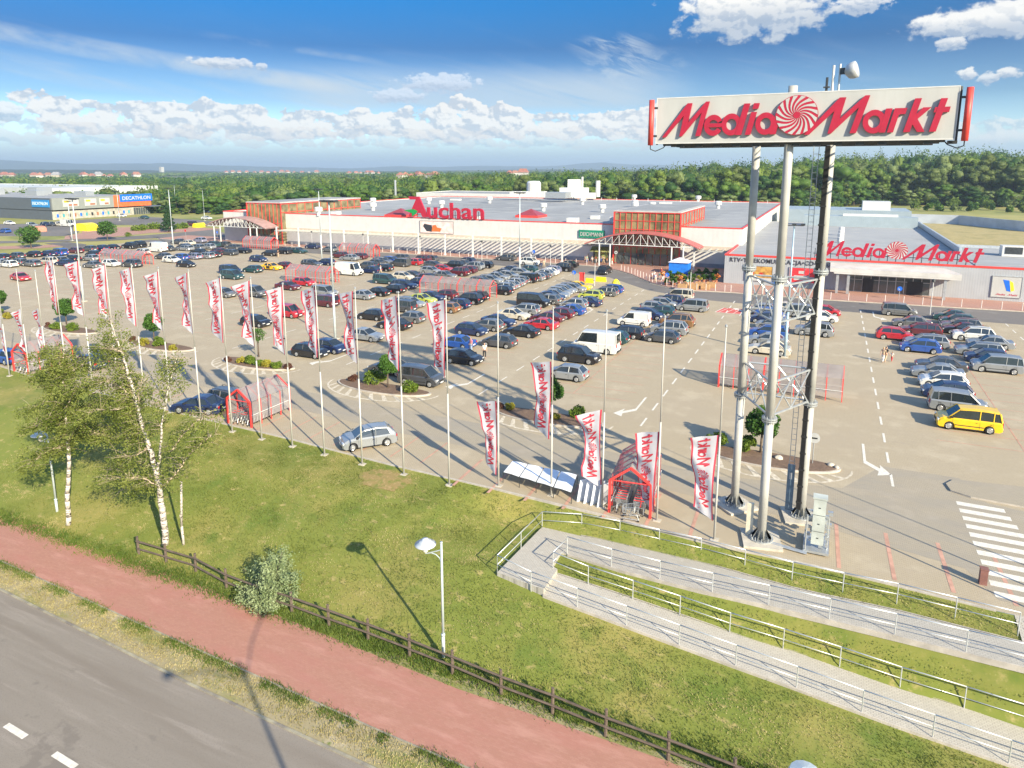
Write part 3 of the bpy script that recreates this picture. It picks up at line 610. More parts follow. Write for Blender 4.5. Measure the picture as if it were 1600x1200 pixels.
# ================================================================== BUILDINGS
wall_white = mat('white_cladding', (.74, .73, .70), .55, var=.05, scale=.8, c2=(.80, .79, .77), aniso=(6, 6, .3))
def ribbed(name, c, period=.33, dark=.82):
    m = mat(name, c, .5, var=.04, scale=.6, c2=tuple(min(1, q * 1.05) for q in c)); nt = m.node_tree; b = nt.nodes['Principled BSDF']
    tc = [n for n in nt.nodes if n.type == 'TEX_COORD'][0]
    w = nt.nodes.new('ShaderNodeTexWave'); w.inputs['Scale'].default_value = 1 / period / 3.14; w.bands_direction = 'X'; nt.links.new(tc.outputs['Object'], w.inputs[0])
    bp = nt.nodes.new('ShaderNodeBump'); bp.inputs['Strength'].default_value = .25; bp.inputs['Distance'].default_value = .03; nt.links.new(w.outputs[1], bp.inputs['Height']); nt.links.new(bp.outputs[0], b.inputs['Normal'])
    return m
clad = ribbed('ribbed_white_cladding', (.55, .545, .53), 1.0)
clad_grey = ribbed('ribbed_grey_cladding', (.33, .345, .37), .35)
clad_dark = ribbed('ribbed_dark_cladding', (.085, .10, .125), .6)
clad_mid = ribbed('ribbed_mid_cladding', (.22, .235, .22), .6)
roof_m = layered('roof_membrane', [((.30, .305, .31), 1, 0, 1, None), ((.25, .255, .26), .05, .42, .62, (1, .3, 1)), ((.40, .40, .39), .12, .5, .7, (1, 2, 1)), ((.22, .22, .22), .6, .62, .75, (2, .2, 1))], rough=.8, bump=.1, bscale=3.)
roof_mm = layered('roof_membrane_pale', [((.33, .335, .34), 1, 0, 1, None), ((.29, .295, .30), .08, .42, .62, (.4, 1, 1)), ((.38, .375, .36), .2, .5, .7, (1, 2, 1))], rough=.8, bump=.1, bscale=3.)
trim_red = mat('red_trim', (.62, .05, .04), .45, var=.08, scale=1.5)
glass_m = mat('dark_glass', (.06, .075, .08), .08, var=.2, scale=.4, spec=.9, coat=.3)
glass_y = mat('atrium_glass', (.15, .125, .06), .10, var=.4, scale=.5, c2=(.27, .22, .11), spec=.8, coat=.3)
steel = mat('galvanised_steel', (.46, .48, .49), .42, .6, var=.1, scale=4.)
white_steel = mat('white_steel', (.56, .56, .55), .45, var=.06, scale=3.)
dark_steel = mat('dark_steel', (.06, .065, .07), .45, .5, var=.2, scale=4.)
conc = mat('concrete', (.46, .42, .35), .85, var=.14, scale=2., bump=.3)
black_m = mat('black_plastic', (.018, .018, .02), .5, var=.2, scale=5.)
blue_sign = mat('blue_sign', (.01, .13, .62), .35, var=.05, scale=2)
yellow_m = mat('yellow_plastic', (.78, .62, .02), .4, var=.08, scale=2)
X0, X1, YF, YB, ZR = -156.2, -15.7, 145., 266., 7.95
hall = empty('shopping_hall', (X0, YF, 0)); tag(hall, 'long white ribbed hypermarket hall with flat grey roof, red edge trim and two glazed entrances', 'building')
def child(mb, name, mats, parent, smooth=False):
    o = mb.build(name, mats, parent, smooth); o.matrix_parent_inverse = Matrix.Translation(parent.location).inverted(); return o
def walls(x0, y0, x1, y1, z0, z1, t=.3):
    return MB().box(x0, y0, z0, x1, y0 + t, z1).box(x0, y1 - t, z0, x1, y1, z1).box(x0, y0 + t, z0, x0 + t, y1 - t, z1).box(x1 - t, y0 + t, z0, x1, y1 - t, z1)
child(walls(X0, YF, X1, YB, 0, ZR + .22), 'wall', clad, hall)
child(MB().box(X0 + .3, YF + .3, ZR - .3, X1 - .3, YB - .3, ZR - .02), 'roof', roof_m, hall)
t = MB()
for a in ((X0 - .06, YF - .06, X1 + .06, YF + .36), (X0 - .06, YB - .36, X1 + .06, YB + .06), (X0 - .06, YF + .36, X0 + .36, YB - .36), (X1 - .36, YF + .36, X1 + .06, YB - .36)): t.box(a[0], a[1], ZR + .22, a[2], a[3], ZR + .42)
child(t, 'trim', trim_red, hall)
# raised plant roof at the back
child(walls(-190 + 20, 268, -96, 300, 0, 9.6), 'rear_wing', clad, hall)
child(MB().box(-169.7, 268.3, 9.1, -96.3, 299.7, 9.35), 'rear_roof', roof_m, hall)
# arcade: solid strip, joists, columns along both parts of the front
ar = MB(); jo = MB()
for (a, b) in ((-133.2, -45.6), (-24.8, -16.)):
    ar.box(a, 144.72, 3.72, b, 145 - .01, 4.5)
    x = a + .4
    while x < b: jo.box(x, 140.4, 3.84, x + .2, 144.71, 4.1); x += 1.35
    jo.box(a, 140.28, 3.86, b, 140.4, 4.12)
child(ar, 'arcade_roof', mat('sandy_metal_roof', (.52, .44, .36), .6, var=.08, scale=.5), hall)
child(jo, 'arcade_joists', mat('joist_grey', (.40, .39, .36), .5, var=.08, scale=2.), hall)
for (a, b, s) in ((-133.2, -45.6, 7.3), (-24.8, -18., 6.6)):
    x = a + .6
    while x < b: child(MB().box(x - .16, 140.2, 0.1, x + .16, 140.5, 5.0).box(x - .26, 140.1, .1, x + .26, 140.6, .3), 'column', white_steel, hall); x += s
child(MB().box(-133.2, 144.86, .1, -45.6, 144.98, .9).box(-24.5, 144.86, .1, -16, 144.98, .9), 'plinth', mat('plinth_blue_grey', (.22, .24, .28), .7, scale=1.), hall)
def atrium(x0, x1, y0, y1, z1, nx, nz, arch):
    "glazed entrance tower with red grid"
    child(MB().box(x0 + .1, y0 + .1, .1, x1 - .1, y1 - .1, z1 - .35), 'atrium_glazing', glass_y, hall)
    fr = MB()
    for i in range(nx + 1):
        x = x0 + (x1 - x0) * i / nx; w = .15 if i in (0, nx) else (.045 if x0 > -60 else .03)
        fr.box(x - w, y0 - .04, .1, x + w, y0 + .1 - .002, z1)
    for k in range(nz + 1):
        if x0 < -60 and k not in (0, nz, nz // 2): continue
        z = .3 + (z1 - .3) * k / nz; h = .09 if k < nz else .2
        for i in range(nx):
            xa = x0 + (x1 - x0) * i / nx; xb = x0 + (x1 - x0) * (i + 1) / nx
            fr.box(xa + .055, y0 - .02, z - h, xb - .055, y0 + .08, z + h * .2)
    for s, x in ((1, x1 - .1), (-1, x0 + .1)):
        ny = int((y1 - y0) / 3.1)
        for i in range(ny + 1):
            y = y0 + (y1 - y0) * i / ny; fr.box(min(x, x + s * .12), y - .05 + .06, .1, max(x, x + s * .12), y + .05 + .06, z1 - .01)
        for z in (ZR + .5, z1 - .3): fr.box(min(x, x + s * .1), y0 + .2, z, max(x, x + s * .1), y1 - .2, z + .16)
    child(fr, 'red_frame', trim_red, hall)
    child(MB().box(x0 - .1, y0 - .1, z1 + .003, x1 + .1, y1 + .1, z1 + .22), 'atrium_roof', mat('pale_roof_edge', (.45, .42, .4), .6, scale=.5), hall)
    child(MB().box(x0 + .8, y0 + .6, z1 + .22, x1 - .8, y1 - .6, z1 + .3), 'atrium_roof_membrane', roof_m, hall)
    # doors and lower shopfront
    d = MB(); 
    for i in range(8):
        xa = x0 + .8 + (x1 - x0 - 1.6) * i / 8; d.box(xa + .12, y0 - .12, .12, xa + (x1 - x0 - 1.6) / 8 - .12, y0 - .05, 2.5)
    child(d, 'entrance_door', glass_m, hall)
    # arched canopy on truss
    ax0, ax1 = arch; n = 16; yA, yB = y0 - 5.2, y0 - .15; rise = 2.6; zb = 4.7
    zz = lambda i: zb + rise * (1 - (2. * i / n - 1) ** 2); xx = lambda i: ax0 + (ax1 - ax0) * i / n
    cp = MB()
    for i in range(n):
        cp.add([(xx(i), yA, zz(i)), (xx(i + 1), yA, zz(i + 1)), (xx(i + 1), yB, zz(i + 1)), (xx(i), yB, zz(i)), (xx(i), yA, zz(i) - .22), (xx(i + 1), yA, zz(i + 1) - .22), (xx(i + 1), yB, zz(i + 1) - .22), (xx(i), yB, zz(i) - .22)],
               [(0, 1, 2, 3), (4, 7, 6, 5), (0, 4, 5, 1), (3, 2, 6, 7)])
    child(cp, 'arched_canopy', (mat('canopy_red', (.40, .11, .10), .55, var=.12, scale=.8) if x0 > -60 else mat('canopy_faded', (.36, .23, .21), .6, var=.15, scale=.8)), hall)
    tr = MB()
    for y in (yA + .25, yB - .3):
        for i in range(n):
            if i > 0: tr.tube((xx(i), y, zb), (xx(i), y, zz(i) - .25), .06, n=5)
            tr.tube((xx(i), y, zb), (xx(i + 1), y, zz(i + 1) - .25) if i < n / 2 else (xx(i + 1), y, zb), .05, n=5)
            if i >= n / 2: tr.tube((xx(i), y, zz(i) - .25), (xx(i + 1), y, zb), .05, n=5)
        tr.tube((ax0, y, zb), (ax1, y, zb), .1, n=6)
    child(tr, 'canopy_truss', white_steel, hall)
    for x in (ax0 + 3.2, ax0 + 5.5, ax1 - 5.5, ax1 - 3.2):
        for y in (yA + .25,): child(MB().tube((x, y, .1), (x, y, zb), .16, n=10), 'canopy_column', white_steel, hall)
atrium(-41.7, -27.7, 143.2, 172, 11.15, 11, 6, (-46.5, -22.8))
atrium(-145.4, -133.4, 143.2, 178, 11.0, 9, 4, (-156, -134.2))
# rooftop gear
def pxz(px, py, z): return G(px, py, z)
vents = [(583, 318), (670, 317), (765, 316), (910, 318), (941, 330), (849, 328), (992, 322), (991, 312), (1091, 314), (1122, 324), (498, 335), (583, 327), (992, 326), (1019, 326), (690, 323)]
for i, (px, py) in enumerate(vents):
    x, y, _ = G(px, py, ZR + .3); v = MB().lathe([(.55, ZR - .1), (.55, ZR + 1.0), (1.05, ZR + 1.15), (1.05, ZR + 2.1), (.8, ZR + 2.25), (.1, ZR + 2.3)], 12, cx=x, cy=y); child(v, 'roof_vent', white_steel, hall)
for (px, py, a, b, h) in ((895, 347, 1.2, 1., 1.), (930, 342, 1., .8, .8), (712, 313, 2, 1, .6), (745, 343, .8, .8, .8), (525, 335, 1, 1, .8), (960, 347, 1, .6, 1.2), (1040, 318, 2, 1.5, .5)):
    x, y, _ = G(px, py, ZR); child(MB().box(x - a, y - b, ZR - .05, x + a, y + b, ZR + h), 'air_unit', white_steel, hall)
for px, py in ((830, 339), (627, 338)):                      # little red pyramid lights
    x, y, _ = G(px, py, ZR); s = 3.1
    child(MB().box(x - s, y - s, ZR - .05, x + s, y + s, ZR + .55), 'skylight_kerb', trim_red, hall)
    child(MB().add([(x - s + .1, y - s + .1, ZR + .55), (x + s - .1, y - s + .1, ZR + .55), (x + s - .1, y + s - .1, ZR + .55), (x - s + .1, y + s - .1, ZR + .55), (x, y, ZR + 2.1)], [(0, 1, 4), (1, 2, 4), (2, 3, 4), (3, 0, 4)]), 'skylight', mat('skylight_maroon', (.26, .04, .05), .4, scale=2), hall)
# plant on the rear wing
x, y, _ = G(834, 304, 9.4); child(MB().lathe([(3., 9.3), (3., 14.2), (2.4, 15.), (.2, 15.1)], 18, cx=x, cy=y), 'water_tank', white_steel, hall)
x, y, _ = G(897, 307, 9.4); child(MB().box(x - 5, y - 3, 9.3, x + 5, y + 3, 12.8).box(x - 2, y - 2, 12.8, x + 2, y + 2, 16).box(x + 3, y, 12.8, x + 3.5, y + .5, 17), 'plant_room', wall_white, hall)
x, y, _ = G(934, 307, 9.4); child(MB().tube((x, y, 9.3), (x, y, 15.5), .9, n=12), 'chimney_flue', white_steel, hall)
x, y, _ = G(872, 309, 9.4); child(MB().box(x - 4, y - 3, 9.3, x + 4, y + 3, 11.5), 'air_unit', steel, hall)
for k in range(6):
    x, y, _ = G(803 + k * 9, 307, 9.4); child(MB().box(x - 1.2, y - 1.5, 9.3, x + 1.2, y + 1.5, 11.4), 'air_unit', white_steel, hall)
x, y, _ = G(618, 302, 9); child(MB().tube((x, y, 8), (x, y, 15), .5, n=8), 'chimney_flue', steel, hall)
for k in range(14):
    x = -100 + k * 6.1; child(MB().box(x, 262, ZR, x + .15, 262.2, ZR + 1.1), 'roof_post', white_steel, hall)
# side brackets on the right hand wall
for k in range(11): child(MB().box(X1 + .002, 150 + k * 6, 5.3, X1 + .5, 150.4 + k * 6, 6.3), 'wall_bracket', white_steel, hall)
# letters on the roof edge
def roof_sign_legs(mb, xs, y, z0, z1):
    for x in xs: mb.box(x - .05, y + .2, z0, x + .05, y + .3, z1).box(x - .04, y + .3, z0, x + .04, y + 1.6, z0 + .08)
    mb.box(min(xs) - .3, y + .26, (z0 + z1) / 2, max(xs) + .3, y + .33, (z0 + z1) / 2 + .1)
s1 = empty('roof_sign', (-85.6, YF, ZR)); tag(s1, 'big red store name letters with a green leaf on the white hall roof edge', 'sign')
zb = ZR + .55
o = text_on_wall('uchan', -81.2, YF - .2, zb, 15.4, red_m, None, .016, 'letters', 3.6, .22); o.parent = s1; o.matrix_parent_inverse = Matrix.Translation(s1.location).inverted()
A = MB(); fm = lambda x, y, d: (x, YF - .2 - d, zb + y)
A2 = lambda p, d: prism_map(A, [(-95.2 + a, b) for a, b in p], fm, -.22, d)
A2([(1.0, 0), (3.3, 4.2), (1.5, 4.2), (1.2, 4.9), (4.2, 4.9), (6.6, 0), (5.0, 0), (4.6, .95), (2.9, .95), (2.6, 0)], .22)
child(A, 'letter_initial', red_m, s1)
Lf = MB(); prism_map(Lf, [(-95.4, 1.5), (-92.6, 1.9), (-91.4, 1.4), (-92.2, .6), (-93.0, .1), (-93.1, .9)], fm, .23, .3); child(Lf, 'leaf', mat('leaf_green_paint', (.01, .25, .06), .4, scale=2), s1)
Lg = MB(); roof_sign_legs(Lg, [-94 + 2.1 * i for i in range(10)], YF, ZR + .1, zb + 1.6); child(Lg, 'sign_frame', dark_steel, s1)
# billboard and shop sign on the wall
def wall_panel(name, label, x0, x1, z0, z1, y, mats, cat='sign', frame=True):
    e = empty(name, ((x0 + x1) / 2, y, z0)); tag(e, label, cat)
    child(MB().box(x0, y - .12, z0, x1, y - .01, z1), 'panel', mats[0], e)
    if frame:
        f = MB()
        for a in ((x0 - .1, z0 - .1, x1 + .1, z0), (x0 - .1, z1, x1 + .1, z1 + .1), (x0 - .1, z0, x0, z1), (x1, z0, x1 + .1, z1)): f.box(a[0], y - .17, a[1], a[2], y - .01, a[3])
        child(f, 'frame', mats[1], e)
    return e
b = wall_panel('billboard', 'framed advertising picture of a red tractor on the white hall wall under the store name', -91.0, -81.8, 4.75, 7.55, YF, (mat('poster_pink', (.72, .55, .52), .6, scale=1.2, var=.15), mat('frame_grey', (.25, .22, .22), .6)))
pm = MB().prism([(0, 0), (2.4, 0), (2.8, .8), (1.6, 1.), (1.2, 1.6), (.3, 1.5)], 0, .02, 0, Matrix.Translation((-87.8, YF - .125, 5.1)) @ Matrix.Rotation(R(90), 4, 'X')); child(pm, 'picture', mat('poster_orange', (.55, .14, .03), .6, scale=2), b)
pm = MB().prism([(0, 0), (1.6, -.1), (1.5, 1.5), (-.6, 1.8), (-1., 1.2)], 0, .015, 0, Matrix.Translation((-89.2, YF - .122, 5.1)) @ Matrix.Rotation(R(90), 4, 'X')); child(pm, 'picture', mat('poster_black', (.03, .03, .04), .6, scale=2), b)
b = empty('shop_sign', (-49, YF, 5)); tag(b, 'green panel with white shoe shop name left of the right hand entrance', 'sign')
x0, z0 = GY(905, 366, YF)[::2]; x1, z1 = GY(945, 361, YF)[::2]
child(MB().box(x0, YF - .3, 5.15, x1, YF - .01, 6.85), 'panel', mat('sign_green', (.01, .20, .12), .4, scale=1), b)
o = text_on_wall('DEICHMANN', (x0 + x1) / 2, YF - .33, 5.55, (x1 - x0) * .88, white_m, None, .012, 'letters', .85, .02); o.parent = b; o.matrix_parent_inverse = Matrix.Translation(b.location).inverted()
# ------------------------------------------------------------------ electronics store
XM0, YM, ZM = -16.4, 126.2, 5.0
shop = empty('electronics_store', (XM0, YM, 0)); tag(shop, 'low grey electronics store with red roof edge and projecting entrance canopy', 'building')
XC = 21.8
child(walls(XM0, YM, XC, 216, 0, ZM, .3), 'wall', clad_grey, shop)
child(MB().box(XC, YM, 0, 62, YM + .3, ZM).box(XC, 161.7, 0, 62, 162, ZM - .3).box(61.7, YM + .3, 0, 62, 161.7, ZM - .3), 'wall', clad_grey, shop)
child(MB().box(XM0 + .3, YM + .3, ZM - .4, XC - .3, 215.7, ZM - .1), 'roof', roof_mm, shop)
child(MB().box(XC + .003, YM + .3, ZM - .6, 61.7, 161.7, ZM - .25), 'roof', roof_mm, shop)
child(MB().box(XM0 - .06, YM - .06, ZM, 62, YM + .34, ZM + .3).box(XM0 - .06, YM + .34, ZM, XM0 + .3, 143, ZM + .3), 'trim', trim_red, shop)
child(MB().box(XC - .3, YM + 20, ZM - .1, XC + .1, 216, ZM + 1.1).box(62 - .3, YM + .3, ZM - .25, 62, 162, ZM + .1).box(XC + .1, 161.6, ZM - .25, 61.7, 162, ZM + .25), 'parapet', mat('parapet_grey', (.42, .46, .50), .5, .3), shop)
# penthouse with ducts
p0 = G(1248, 349, 5.2); p1 = G(1436, 352, 5.2)
child(MB().box(-6.5, 205, ZM - .1, 20.5, 209, ZM + 2.7).box(-12, 217, 0, 20, 236, ZM + 3.6), 'plant_screen', ribbed('screen_blue_grey', (.28, .34, .38), .5), shop)
child(MB().box(3, 205.5, ZM + 2.7, 16, 207, ZM + 3.3), 'air_unit', white_steel, shop); child(MB().box(8, 220, ZM + 3.6, 15, 226, ZM + 6), 'air_unit', white_steel, shop)
for k in range(4):
    child(MB().lathe([(.45, ZM + .1), (.45, ZM + .9), (.62, ZM + 1.0), (.62, ZM + 1.8), (.1, ZM + 1.95)], 10, cx=2.1 + k * .15, cy=150 + k * 9), 'roof_vent', white_steel, shop)
x, y, _ = G(1580, 396, ZM); child(MB().box(28.2, 147.5, ZM - .3, 31.6, 150, ZM + 1.6), 'air_unit', white_steel, shop); child(MB().box(28.6, 147.44, ZM + .2, 31.2, 147.5, ZM + 1.4), 'fan_grille', dark_steel, shop)
child(MB().box(31.7, 147.8, ZM - .3, 40, 149.2, ZM + .9), 'air_duct', steel, shop)
# entrance
ent = (3.2, 15.2)
child(MB().box(ent[0] - 2.0, YM - 3.6, 3.35, ent[1] + 3.6, YM - .01, 3.62).box(ent[0] - 2.6, YM - 3.62, 3.62, ent[1] + 3.6, YM - 3.0, 4.25).add([(ent[0] - 2.6, YM - 3.0, 4.25), (ent[1] + 3.6, YM - 3.0, 4.25), (ent[1] + 1.6, YM - .01, 4.7), (ent[0] - 2.6, YM - .01, 4.7), (ent[0] - 2.6, YM - 3.0, 3.63), (ent[1] + 3.6, YM - 3.0, 3.63), (ent[1] + 1.6, YM - .01, 3.63), (ent[0] - 2.6, YM - .01, 3.63)],
      [(0, 1, 2, 3), (0, 3, 7, 4), (1, 5, 6, 2)]), 'entrance_canopy', mat('canopy_grey', (.50, .49, .47), .6, scale=.6, var=.1), shop)
child(MB().box(ent[0], YM - .06, .1, ent[1], YM - .005, 3.3), 'entrance_glazing', glass_m, shop)
f = MB()
for i in range(11): x = ent[0] + (ent[1] - ent[0]) * i / 10; f.box(x - .05, YM - .12, .1, x + .05, YM - .062, 3.3)
for z in (.12, 2.1, 2.75): f.box(ent[0] + .06, YM - .1, z, ent[1] - .06, YM - .064, z + .07)
child(f, 'glazing_frame', steel, shop)
for x in (ent[0] - 1.4, ent[0] + .2, ent[1] + 1.6): child(MB().box(x - .2, YM - 3.3, .1, x + .2, YM - 2.9, 3.34), 'canopy_column', steel, shop)
child(MB().box(5.6, YM - .16, .1, 7.2, YM - .125, 2.3).box(12., YM - .16, .1, 14.2, YM - .125, 2.3), 'entrance_door', black_m, shop)
o = text_on_wall('RTV\u2022TELEKOMUNIKACJA\u2022CD\u2022AGD', -7.4, YM - .05, 4.0, 16.2, mat('letter_charcoal', (.05, .05, .06), .5), None, .012, 'shop_lettering', .72, .04, space=1.12)
o.parent = shop; o.matrix_parent_inverse = Matrix.Translation(shop.location).inverted()
# roof letters
s2 = empty('roof_sign', (9, YM, ZM)); tag(s2, 'wide red slanted brand letters with striped swirl standing on the grey store roof', 'sign')
xa, xb, zl, hh = -1.9, 21.6, 5.75, 2.55; k = (xb - xa) / 8.54
fm2 = lambda x, y, d: (xa + x * k, YM - .1 - d, zl - (.012 * x) * 0 + y * hh)
w = MB(); brand_letters(w, fm2, .18, .006); child(w, 'letters', red_m, s2)
w = MB(); brand_swirl(w, lambda x, y, d: fm2(x, y, d * 1.), .2); child(w, 'swirl_emblem', [red_m, white_m], s2)
w = MB(); roof_sign_legs(w, [xa + 1.2 * i for i in range(20)], YM + .1, ZM + .1, zl + 1.2); child(w, 'sign_frame', dark_steel, s2)
# posters on the front
b = wall_panel('poster_frame', 'orange and brown poster left of the tall sign poles on the grey store wall', -12.8, -8.4, .9, 3.4, YM, (mat('poster_brown', (.38, .17, .05), .5, scale=1.4, c2=(.6, .36, .08), var=.3), steel), 'poster')
child(MB().box(-12.8, YM - .135, .9, -8.4, YM - .121, 1.4), 'picture', white_m, b)
for i, (x, z, ww, h_) in enumerate(((-11.6, 1.9, .5, .9), (-10.2, 1.7, .7, 1.1))): child(MB().lathe([(ww / 2, 0), (ww / 2, .014)], 14, M=Matrix.Translation((x, YM - .122, z + .3)) @ Matrix.Rotation(R(90), 4, 'X')), 'picture', mat('poster_red', (.45, .03, .02), .5), b)
b = wall_panel('poster_frame', 'red and white poster behind the tall sign poles on the grey store wall', -5.6, -1.6, 1.0, 3.5, YM, (mat('poster_scarlet', (.70, .03, .04), .5, scale=1.2), steel), 'poster')
child(MB().box(-4.9, YM - .135, 1.4, -2.5, YM - .121, 2.2).box(-4.2, YM - .135, 2.5, -3.3, YM - .121, 3.0), 'picture', white_m, b)
b = wall_panel('poster_frame', 'white poster with blue and yellow fold at the right end of the store wall', 23.4, 27.1, .75, 3.85, YM, (white_m, steel), 'poster')
pm = MB().prism([(0, 0), (.5, -.1), (.2, 1.6), (-.6, 1.7)], 0, .02, 0, Matrix.Translation((25.3, YM - .125, 1.7)) @ Matrix.Rotation(R(90), 4, 'X')); child(pm, 'picture', blue_sign, b)
pm = MB().prism([(.52, -.1), (.95, .1), (.7, 1.3), (.22, 1.6)], 0, .02, 0, Matrix.Translation((25.3, YM - .125, 1.7)) @ Matrix.Rotation(R(90), 4, 'X')); child(pm, 'picture', yellow_m, b)
w = MB(); brand_letters(w, lambda x, y, d: (23.9 + x * .33, YM - .122 - d * .1, .95 + y * .3), .1, .02, q=8); child(w, 'lettering', red_m, b)
# yard wall, dry yard behind the store
yw = MB()
for (a_, b_) in (((22, 303), (43, 300)), ((43, 300), (58, 274)), ((58, 274), (130, 215))):
    d_ = (Vector((*b_, 0)) - Vector((*a_, 0))); n_ = Vector((-d_.y, d_.x, 0)).normalized() * .2
    yw.prism([(a_[0] - n_.x, a_[1] - n_.y), (b_[0] - n_.x, b_[1] - n_.y), (b_[0] + n_.x, b_[1] + n_.y), (a_[0] + n_.x, a_[1] + n_.y)], -.1, 3.3)
yw.box(21.9, 216.2, -.1, 22.2, 303, 3.3)
yw; o = yw.build('boundary_wall', mat('wall_pale_blue', (.42, .46, .52), .6, scale=.3)); tag(o, 'long pale blue boundary wall behind the dry yard of the store', 'wall')
sheet('yard', [(22.2, 162.1), (129, 162.1), (129, 215), (57.8, 273.7), (42.8, 299.6), (22.3, 302.6)], .0, layered('dry_yard', [((.36, .29, .13), 1, 0, 1, None), ((.28, .24, .10), .2, .45, .65, None), ((.42, .35, .18), .8, .5, .7, None)], bump=.5, bscale=3.))
# ------------------------------------------------------------------ sports store at the left
sp = empty('sports_store', (-281, 175, 0)); tag(sp, 'dark grey sports warehouse store with blue name panels far left', 'building')
SX, SY, SB, SZ = -281., 175., 219., 8.6
child(MB().box(-420, SY, 0, SX, SY + .3, 3.6).box(-420, SY - .1, 3.9, SX, SY + .3, SZ), 'wall', clad_dark, sp)
child(MB().box(-420, SY + .02, 3.6, SX + .1, SY + .3, 3.9).box(SX - .3, SY + .3, 3.3, SX - .05, SB, 3.9), 'shadow_gap', black_m, sp)
e = MB().box(SX - .3, SY + .3, 3.9, SX + .6, SB, SZ); child(e, 'wall', clad_mid, sp)
child(MB().box(SX - .3, SY + .3, 0, SX - .02, SB, 3.3), 'shopfront', mat('shopfront_cream', (.36, .34, .29), .5, scale=.9, var=.2), sp)
child(MB().box(-420, SY + .3, SZ - .6, SX - .31, SB, SZ - .3), 'roof', roof_m, sp)
child(MB().box(SX + .605, 201.5, 3.9, SX + .8, SB + .4, SZ + .3), 'orange_panel', mat('orange_panel', (.62, .13, .04), .5, scale=1), sp)
child(MB().box(SX - 8, SB - 3, 3.4, SX + 4.5, SB + 2.5, 3.85), 'entrance_canopy', clad_dark, sp)
rx = R(90)
def side_text(txt, y0, y1, z, hgt, m, xw):
    o = text_on_wall(txt, xw, (y0 + y1) / 2, z, y1 - y0, m, None, .02, 'lettering', hgt, .03, rot=(R(90), 0, R(90))); o.parent = sp; o.matrix_parent_inverse = Matrix.Translation(sp.location).inverted()
child(MB().box(SX + .85, 204.2, 6.0, SX + 1.1, SB + .9, SZ + .5), 'name_panel', blue_sign, sp); side_text('DECATHLON', 205.2, SB, 6.75, 1.5, white_m, SX + 1.14)
child(MB().box(-292.3, SY - .4, 5.0, -281.4, SY - .15, 7.9), 'name_panel', mat('sign_mid_blue', (.02, .20, .50), .5), sp)
o = text_on_wall('DECATHLON', -286.9, SY - .44, 5.9, 9.6, mat('letter_pale_blue', (.55, .66, .74), .5), None, .02, 'lettering', 1.2, .03); o.parent = sp; o.matrix_parent_inverse = Matrix.Translation(sp.location).inverted()
for (a, b_) in ((179.5, 186), (188.6, 193.6), (195, 199.6)):
    child(MB().box(SX + .605, a, 5.0, SX + .75, b_, 7.9), 'banner', white_m, sp); child(MB().box(SX + .755, a + .5, 6.7, SX + .77, a + 2.4, 7.5), 'banner_print', yellow_m, sp)
    child(MB().box(SX + .755, a + 2.2, 5.3, SX + .77, b_ - .6, 6.0), 'banner_print', mat('print_brown', (.3, .12, .06), .5), sp)
for k in range(14):
    y = 177 + k * 2.4; child(MB().box(SX - .015, y, .9, SX + .03, y + .8, 2.2), 'shopfront_print', [blue_sign, mat('print_teal', (.05, .28, .33), .5), black_m, mat('print_brown', (.3, .12, .06), .5)][k % 4], sp)
for k in range(7): child(MB().box(SX - .015, 211 + k * 1.15, .1, SX + .03, 212 + k * 1.15, 3.1), 'window', glass_m, sp)
child(walls(-560, 236, -376, 300, 0, 10).box(-559.7, 236.3, 9.3, -376.3, 299.7, 9.5), 'rear_hall', mat('rear_hall_grey', (.48, .50, .49), .6, scale=.05), sp)
child(MB().box(-345, 205, SZ - .3, -338, 212, SZ + 3).box(-330, 195, SZ - .3, -322, 200, SZ + 2).box(-360, 190, SZ - .3, -352, 199, SZ + 2.5).box(-310, 204, SZ - .3, -302, 208, SZ + 1.6), 'air_unit', steel, sp)
# land and roads round it, laid over the meadow
def px_sheet(name, pts, z, m): sheet(name, [G(*p)[:2] for p in pts], z, m)
px_sheet('service_road', [(85, 345.5), (130, 350.5), (230, 352), (345, 350), (345, 346), (228, 338.5)], .012, dark_asphalt)
px_sheet('store_car_park', [(-60, 350), (100, 350), (128, 354), (122, 364), (100, 369), (-60, 369)], .012, dark_asphalt)
px_sheet('footpath', [(102, 369), (128, 364), (128, 357), (240, 354), (345, 357), (345, 361), (235, 364), (150, 373), (100, 374)], .016, red_paver)
px_sheet('service_road', [(-60, 378), (60, 375.5), (140, 373.5), (236, 367), (300, 362), (345, 357.5), (345, 364), (300, 367), (240, 372.5), (150, 377), (80, 378), (-60, 382)], .02, dark_asphalt)
px_sheet('footpath', [(-60, 386), (0, 385), (70, 383), (110, 381), (112, 384), (60, 388), (-60, 391)], .016, red_paver)
px_sheet('service_road', [(70, 380.5), (105, 378), (135, 382), (132, 387), (112, 392), (88, 391), (100, 385)], .024, dark_asphalt)
px_sheet('service_road', [(240, 371), (345, 362), (370, 372), (345, 385), (280, 383), (262, 378)], .024, dark_asphalt)
